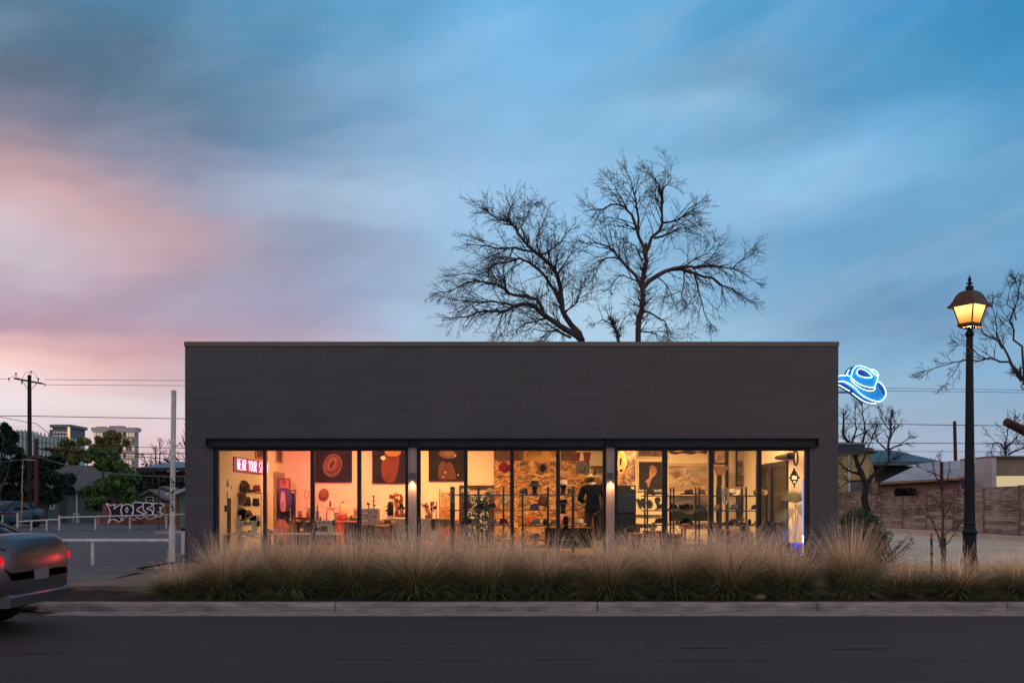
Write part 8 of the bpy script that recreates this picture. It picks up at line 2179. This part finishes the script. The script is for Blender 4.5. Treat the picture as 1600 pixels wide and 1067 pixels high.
# stepped number lantern
nl = Thing('number_lantern', 'stepped black number plaque glowing behind cut numerals', 'number plaque', P(1240.5, 760, 21.7)); Yn_ = 21.7
def stepb(px0, px1, py0, py1, yy0, yy1): return (PX(px0, Yn_), PX(px1, Yn_), yy0, yy1, PZ(py1, Yn_), PZ(py0, Yn_))
sb_ = MB()
for q in [(1239, 1242, 732, 736), (1237, 1244.5, 736, 740), (1235, 1246.5, 740, 743), (1235, 1237, 743, 749), (1244.8, 1246.5, 743, 749), (1233.5, 1235, 744, 748), (1246.5, 1249, 744, 748), (1235, 1246.5, 749, 751.5), (1237.5, 1239.3, 751.5, 755), (1243, 1244.5, 751.5, 755), (1239, 1242.5, 754, 757), (1240, 1242, 757, 762)]:
    a = stepb(*q, Yn_-.02, Yn_); sb_.box(*a)
nl.part('plate', sb_, M_dkp)
nl.part('lit_back', MB().box(*stepb(1237, 1244.8, 743, 749, Yn_-.008, Yn_-.004)).box(*stepb(1239.3, 1243, 751.5, 754, Yn_-.008, Yn_-.004)), emit('plaque_light', (1.0, 0.78, 0.45), 1.6))
nm = text_mesh('117', 1.0, 0.02, 0.0); a = np.array(nm.v); lo_, hi_ = a.min(0), a.max(0)
w_, h_ = PX(1244, Yn_)-PX(1238, Yn_), 5/F*Yn_
nm.v = [(PX(1241, Yn_)+(x-(lo_[0]+hi_[0])/2)/(hi_[0]-lo_[0])*w_, Yn_-.014-z*.1, PZ(746, Yn_)+(y-(lo_[1]+hi_[1])/2)/(hi_[1]-lo_[1])*h_) for x, y, z in nm.v]
nl.part('numerals', nm, M_dkp)
# blue lit tube
bt = Thing('light_tube', 'tall glowing blue spiral tube at the east jamb of the window', 'light tube', P(1256.3, 855, 20.95)); Yb = 20.95
cl_ = MB(); pts = []
z0, z1 = PZ(838, Yb), PZ(748, Yb)
nT = 46
M_dimb = emit('blue_tube', (0.30, 0.40, 1.0), 1.6)
for i in range(nT):
    z = z0+(z1-z0)*i/nT; cl_.tube([(PX(1256.3, Yb)-.042, Yb, z), (PX(1256.3, Yb)+.042, Yb, z+.012)], .0085, 5)
bt.part('coil', cl_, M_dimb)
bt.part('core', MB().tube([(PX(1256.3, Yb), Yb+.02, z0), (PX(1256.3, Yb), Yb+.02, z1)], .022, 8), emit('blue_core', (0.10, 0.14, 0.75), 0.9))
bt.part('lamp', MB().tube([P(1256.5, 848, Yb), P(1256.3, 836, Yb)], [.03, .045], 8), emit('blue_lamp', (0.25, 0.50, 1.0), 6))
ld = bpy.data.lights.new('blue_glow', 'POINT'); ld.energy = 60; ld.color = (0.05, 0.16, 1.0); ld.shadow_soft_size = .05
lo = bpy.data.objects.new('blue_glow', ld); COL.objects.link(lo); lo.location = P(1254, 842, Yb-.0)
# fan palm and grassy plant
def fan(mb, c, R_, a0, a1, n, tilt, rr):
    for i in range(n):
        a = a0+(a1-a0)*i/(n-1); d = Vector((math.cos(a), -tilt, math.sin(a))).normalized(); L_ = R_*(0.85+0.15*math.sin((a-a0)/(a1-a0)*math.pi))*rr.uniform(.93, 1.05)
        s_ = Vector((-math.sin(a), 0, math.cos(a)))*L_*0.032
        m_ = c+d*L_*0.55; e_ = c+d*L_ + Vector((0, 0, -0.02))
        up_ = Vector((0, -0.008, 0))
        mb.add([c, m_-s_, m_+up_, e_, m_+s_], [(0,1,2),(1,3,2),(2,3,4),(0,2,4)])
rr = random.Random(33)
M_palm = mat('palm_leaf', (0.34, 0.34, 0.15), 0.6, 0, 0.3, 3)
fp = Thing('fan_palm', 'potted fan palm lit blue beside the glowing tube', 'potted plant', P(1243, 850, 21.35)); Yf = 21.35
pm_ = MB()
fan(pm_, P(1243, 786, Yf), .44, math.radians(20), math.radians(160), 22, -.5, rr); fan(pm_, P(1238, 806, Yf+.1), .30, math.radians(60), math.radians(230), 16, -.4, rr); fan(pm_, P(1247, 800, Yf+.05), .32, math.radians(-40), math.radians(110), 14, -.4, rr); fan(pm_, P(1226, 812, Yf+.1), .28, math.radians(40), math.radians(200), 15, -.4, rr)
fp.part('fronds', pm_, M_palm)
st_ = MB()
for (a, b_) in [(1243, 786), (1238, 806), (1247, 800), (1226, 812)]: st_.tube([P(1242, 846, Yf), P((1242+a)/2, (846+b_)/2, Yf-.03), P(a, b_, Yf)], .008, 6)
fp.part('stems', st_, M_palm); fp.part('pot', MB().lathe([(.13, 0), (.17, .22), (.18, .24), (.15, .24), (.14, .2), (0, .19)], (PX(1242, Yf), Yf, FL), 18), mat('blue_pot', (0.03, 0.05, 0.16), 0.4))
gp = Thing('grassy_plant', 'bushy pale green grassy plant in a pot beside the fan palm', 'potted plant', P(1222, 850, 21.5)); gm_ = MB()
for i in range(160): blade(gm_.v, gm_.f, rr, (PX(1222, 21.5)+rr.uniform(-.08, .08), 21.5+rr.uniform(-.06, .06), FL+.25), rr.uniform(0, 6.28), rr.uniform(.1, .8), rr.uniform(.3, .6), .014, rr.uniform(.4, 1.4), 5)
gm_.sm = [False]*len(gm_.f)
gp.part('leaves', gm_, mat('grassy_leaf', (0.26, 0.27, 0.17), 0.6, 0, .3, 3)); gp.part('pot', MB().lathe([(.12, 0), (.15, .24), (.16, .26), (.13, .26), (0, .22)], (PX(1222, 21.5), 21.5, FL), 18), M_black)
gp2 = Thing('leafy_plant', 'dark leafy plant in a pot at the foot of the east rack', 'potted plant', P(1200, 850, 21.6)); fl_ = [(P(1200+dx, 825+dy, 21.6), .11) for dx, dy in [(-6,0),(5,-4),(0,8),(8,8),(-5,12)]]
gp2.part('leaves', leaf_mesh(rr, fl_, 900, .03, 1.0), leafmat('dark_leaves', (0.02, 0.035, 0.03), (0.05, 0.07, 0.06))); gp2.part('pot', MB().lathe([(.12, 0), (.15, .24), (.13, .24), (0, .2)], (PX(1200, 21.6), 21.6, FL), 18), M_black)

# ------------------------------------------------------------------ the person at the partition
def skin_body(name, nodes, edges, root, m, sub=2):
    me = bpy.data.meshes.new(name)
    me.from_pydata([n_[0] for n_ in nodes], edges, [])
    o = bpy.data.objects.new(name, me); COL.objects.link(o)
    o.modifiers.new('skin', 'SKIN'); 
    if not me.skin_vertices: 
        bpy.context.view_layer.objects.active = o
    sv_ = me.skin_vertices[0].data if me.skin_vertices else None
    for i, n_ in enumerate(nodes):
        r = n_[1] if isinstance(n_[1], tuple) else (n_[1], n_[1])
        sv_[i].radius = r; sv_[i].use_root = (i == root)
    ss = o.modifiers.new('sub', 'SUBSURF'); ss.levels = sub; ss.render_levels = sub
    o.modifiers['skin'].use_smooth_shade = True
    me.materials.append(m)
    return o
Yp_ = 25.3
pxm = 926; X0 = PX(pxm, Yp_)
for (a, b_, top, Yb2, c_, lb) in [(852, 926, 824, 24.4, 'dark', 'long black counter under the hats in front of the person'), (984, 1004, 833, 22.9, 'brown', 'brown box on the floor under the rack at the black cabinet'), (1008, 1034, 829, 23.1, 'rust', 'rust brown box on the floor below the cut-out board'),
                              (1040, 1064, 834, 22.8, 'brown', 'brown box on the floor west of the storm picture'), (1120, 1146, 828, 22.9, 'rust', 'rust brown box on the floor under the cream cowboy hat'), (1150, 1178, 832, 22.8, 'brown', 'brown box on the floor under the tall framed picture')]:
    t = Thing('counter' if c_ == 'dark' else 'storage_box', lb, 'counter' if c_ == 'dark' else 'box', P((a+b_)/2, 850, Yb2)); zt9 = PZ(top, Yb2)
    m9 = {'dark': M_black, 'brown': mat('box_brown', (0.11, 0.055, 0.035), 0.7), 'rust': mat('box_rust', (0.20, 0.07, 0.04), 0.7)}[c_]
    t.part('body', MB().bev(PX(a, Yb2), PX(b_, Yb2), Yb2, Yb2+.4, FL, zt9-.03, .008), m9); t.part('lid', MB().bev(PX(a, Yb2)-.015, PX(b_, Yb2)+.015, Yb2-.015, Yb2+.415, zt9-.029, zt9, .006), M_darkwood if c_ == 'dark' else m9)
for i9, (px, h9, r9, c9, nm9, lb) in enumerate([(488, .16, .04, (0.05, 0.10, 0.09), 'bottle', 'squat green bottle by the first window bar'), (531.5, .34, .02, (0.20, 0.12, 0.08), 'bottle', 'thin brown bottle west of the glass dome'), (549, .10, .06, (0.02, 0.02, 0.03), 'tin', 'low black tin among the tools'), (553.5, .2, .03, (0.35, 0.25, 0.15), 'bottle', 'tan bottle by the metal reel'),
                                          (640, .12, .05, (0.15, 0.05, 0.03), 'tin', 'brown tin behind the first column'), (656, .30, .018, (0.4, 0.22, 0.1), 'bottle', 'thin amber bottle at the east end'), (470, .22, .05, (0.30, 0.10, 0.05), 'tin', 'rust red tin below the ring stand'), (483, .30, .06, (0.35, 0.14, 0.07), 'bottle', 'round orange bottle east of the ring stand')]):
    on_counter(nm9, lb + ' on the work counter', nm9, px, [(r9, 0), (r9, h9*.7), (r9*.45, h9*.85), (r9*.45, h9)], c9, extra=[('cap', [(r9*.55, h9), (r9*.55, h9+.02), (0, h9+.022)], (0.02, 0.02, 0.02))])
per = Thing('person', 'person seen from behind in a cream hat, dark blazer and jeans', 'person', (X0, Yp_, FL))
H0 = FL
def pv(dx, dy, z): return (dx, dy, z)   # local to the person's base
M_skin = mat('skin', (0.42, 0.22, 0.14), 0.55); M_blazer = mat('blazer_navy', (0.003, 0.0045, 0.008), 1.0, 0, .15, 5, spec=0.0); M_jean = mat('jeans', (0.018, 0.024, 0.045), 0.85, 0, .25, 8)
# torso leaning a little; facing away (+y), head bent down and turned toward -x
body = [(pv(0, 0, .93), (.155, .12)), (pv(.0, .0, 1.08), (.145, .105)), (pv(.01, .0, 1.25), (.15, .10)), (pv(.01, .01, 1.36), (.13, .085)), (pv(.0, .03, 1.49), (.058, .055)), (pv(-.015, .07, 1.53), (.055, .055)), (pv(-.03, .12, 1.585), (.078, .092)), (pv(-.035, .13, 1.66), (.068, .085)),
        (pv(-.19, .01, 1.42), .065), (pv(-.27, .05, 1.16), .05), (pv(-.14, .27, 1.08), .036), (pv(-.08, .33, 1.08), .028),
        (pv(.21, .01, 1.41), .065), (pv(.29, .03, 1.15), .05), (pv(.27, .25, 1.04), .036), (pv(.26, .32, 1.03), .028),
        (pv(-.09, .0, .86), .095), (pv(-.10, -.02, .50), .06), (pv(-.11, .0, .10), .042), (pv(-.11, .02, .04), .045), (pv(-.12, .16, .035), .04),
        (pv(.09, .0, .86), .095), (pv(.11, .02, .50), .06), (pv(.12, .0, .10), .042), (pv(.12, .02, .04), .045), (pv(.14, .16, .035), .04)]
edg = [(0,1),(1,2),(2,3),(3,4),(4,5),(5,6),(6,7),(3,8),(8,9),(9,10),(10,11),(3,12),(12,13),(13,14),(14,15),(0,16),(16,17),(17,18),(18,19),(19,20),(0,21),(21,22),(22,23),(23,24),(24,25)]
bo = skin_body('body', body, edg, 0, M_skin); bo.parent = per.o
bl_n = [(pv(0, 0, .80), (.215, .16)), (pv(0, 0, 1.0), (.21, .155)), (pv(.01, 0, 1.22), (.225, .155)), (pv(.01, .01, 1.38), (.215, .14)), (pv(0, .03, 1.50), (.105, .10)),
        (pv(-.20, .01, 1.385), .095), (pv(-.29, .05, 1.13), .078), (pv(-.17, .24, 1.085), .055), (pv(.22, .01, 1.385), .095), (pv(.31, .03, 1.13), .078), (pv(.285, .22, 1.045), .055)]
bz_ = skin_body('blazer', bl_n, [(0,1),(1,2),(2,3),(3,4),(3,5),(5,6),(6,7),(3,8),(8,9),(9,10)], 1, M_blazer); bz_.parent = per.o
jn = [(pv(0, 0, .92), (.17, .13)), (pv(-.095, 0, .82), .105), (pv(-.105, -.02, .50), .08), (pv(-.115, 0, .12), .07), (pv(.095, 0, .82), .105), (pv(.115, .02, .50), .08), (pv(.125, 0, .12), .07)]
jo = skin_body('jeans', jn, [(0,1),(1,2),(2,3),(0,4),(4,5),(5,6)], 0, M_jean); jo.parent = per.o
cl2 = MB().lathe([(.078, 0), (.072, .03), (.066, .035), (.07, 0)], (-.005, .05, 1.505), 16, sx=1.15, sy=1.2); per.part('shirt_collar', cl2, mat('pale_collar', (0.45, 0.36, 0.3), 0.8), local=True)
hr = MB().ball((-.033, .105, 1.61), (.09, .11, .10), 16, 10); per.part('hair', hr, mat('dark_hair', (0.015, 0.010, 0.008), 0.7), local=True)
sho = MB().ball((-.115, .08, .045), (.05, .14, .045), 12, 8).ball((.13, .08, .045), (.05, .14, .045), 12, 8); per.part('shoes', sho, M_darkwood, local=True)
# hands: palm and five bent fingers each
for s_, wx, wy, wz, dirx in ((-1, -.08, .33, 1.08, .6), (1, .26, .32, 1.03, -.3)):
    nodes = [(pv(wx, wy, wz), .027), (pv(wx+dirx*.02, wy+.05, wz-.005), (.036, .016)), (pv(wx+dirx*.03, wy+.09, wz-.012), (.038, .014))]; ed_ = [(0,1),(1,2)]
    for fi, (off, ln) in enumerate([(-.030, .062), (-.010, .072), (.010, .068), (.029, .054)]):
        b0 = len(nodes); bx_, by_, bz0 = wx+dirx*.03+off, wy+.10, wz-.014
        nodes += [(pv(bx_, by_, bz0), .009), (pv(bx_, by_+ln*.45, bz0-.006), .0085), (pv(bx_, by_+ln*.75, bz0-.024), .008), (pv(bx_, by_+ln*.85, bz0-.044), .007)]
        ed_ += [(2, b0), (b0, b0+1), (b0+1, b0+2), (b0+2, b0+3)]
    b0 = len(nodes); nodes += [(pv(wx-s_*.040, wy+.045, wz-.012), .011), (pv(wx-s_*.055, wy+.075, wz-.026), .0095), (pv(wx-s_*.050, wy+.10, wz-.036), .0085)]
    ed_ += [(1, b0), (b0, b0+1), (b0+1, b0+2)]
    ho = skin_body('hand', nodes, ed_, 0, M_skin, 1); ho.parent = per.o
hat('cream cowboy hat worn by the person in the dark blazer', (X0-.045, Yp_+.12, H0+1.75), felt('pale_olive', (0.30, 0.26, 0.18)), Mb_bk, (math.radians(-20), math.radians(-12), 0.5), brim=0.19, side=0.06, dip=0.03, ch=0.11)
per.o.scale = (1.14, 1.07, 1.07)
# object held by the person
hb = Thing('dark_box', 'dark bag held by the person at the east side', 'bag', (X0+.30, Yp_+.35, H0+.80)); hb.part('bag_body', MB().bev(X0+.20, X0+.42, Yp_+.28, Yp_+.42, H0+.76, H0+1.0, .02), M_black); hb.part('bag_handle', MB().tube([(X0+.24, Yp_+.35, H0+1.0), (X0+.27, Yp_+.40, H0+1.07), (X0+.33, Yp_+.35, H0+1.0)], .008, 6), M_black)
# shelf and small vases beyond the person
single('wall_shelf', MB().box(PX(921, 30.9), PX(945, 30.9), 30.6, 30.98, PZ(729.5, 30.9), PZ(728.5, 30.9)), M_darkwood, 'thin dark shelf on the far cream wall above the person', 'shelf')
for (px, c, lb) in [(925, (0.4, 0.2, 0.12), 'small tan figurine above the hat of the person'), (929.5, (0.05, 0.03, 0.03), 'small dark figurine above the hat of the person')]:
    Y_ = 30.6; z = PZ(745, Y_)
    t = Thing('figurine', lb, 'figurine', (PX(px, Y_), Y_, z), 'figurines on the far cabinet'); t.part('body', MB().lathe([(.04, 0), (.03, .08), (.05, .14), (.02, .18), (.03, .22), (0, .26)], (PX(px, Y_), Y_, z), 12), mat('fig_%d' % int(px), c, .6)); t.part('base', MB().lathe([(.05, -.02), (.05, -.001), (0, 0)], (PX(px, Y_), Y_, z), 12), M_black)
single('far_cabinet', MB().bev(PX(921, 30.5), PX(938, 30.5), 30.4, 30.95, FL, PZ(745.6, 30.5), .01), mat('rose_wood', (0.30, 0.14, 0.09), 0.6), 'rosy wooden cabinet behind the person at the far wall', 'cabinet')
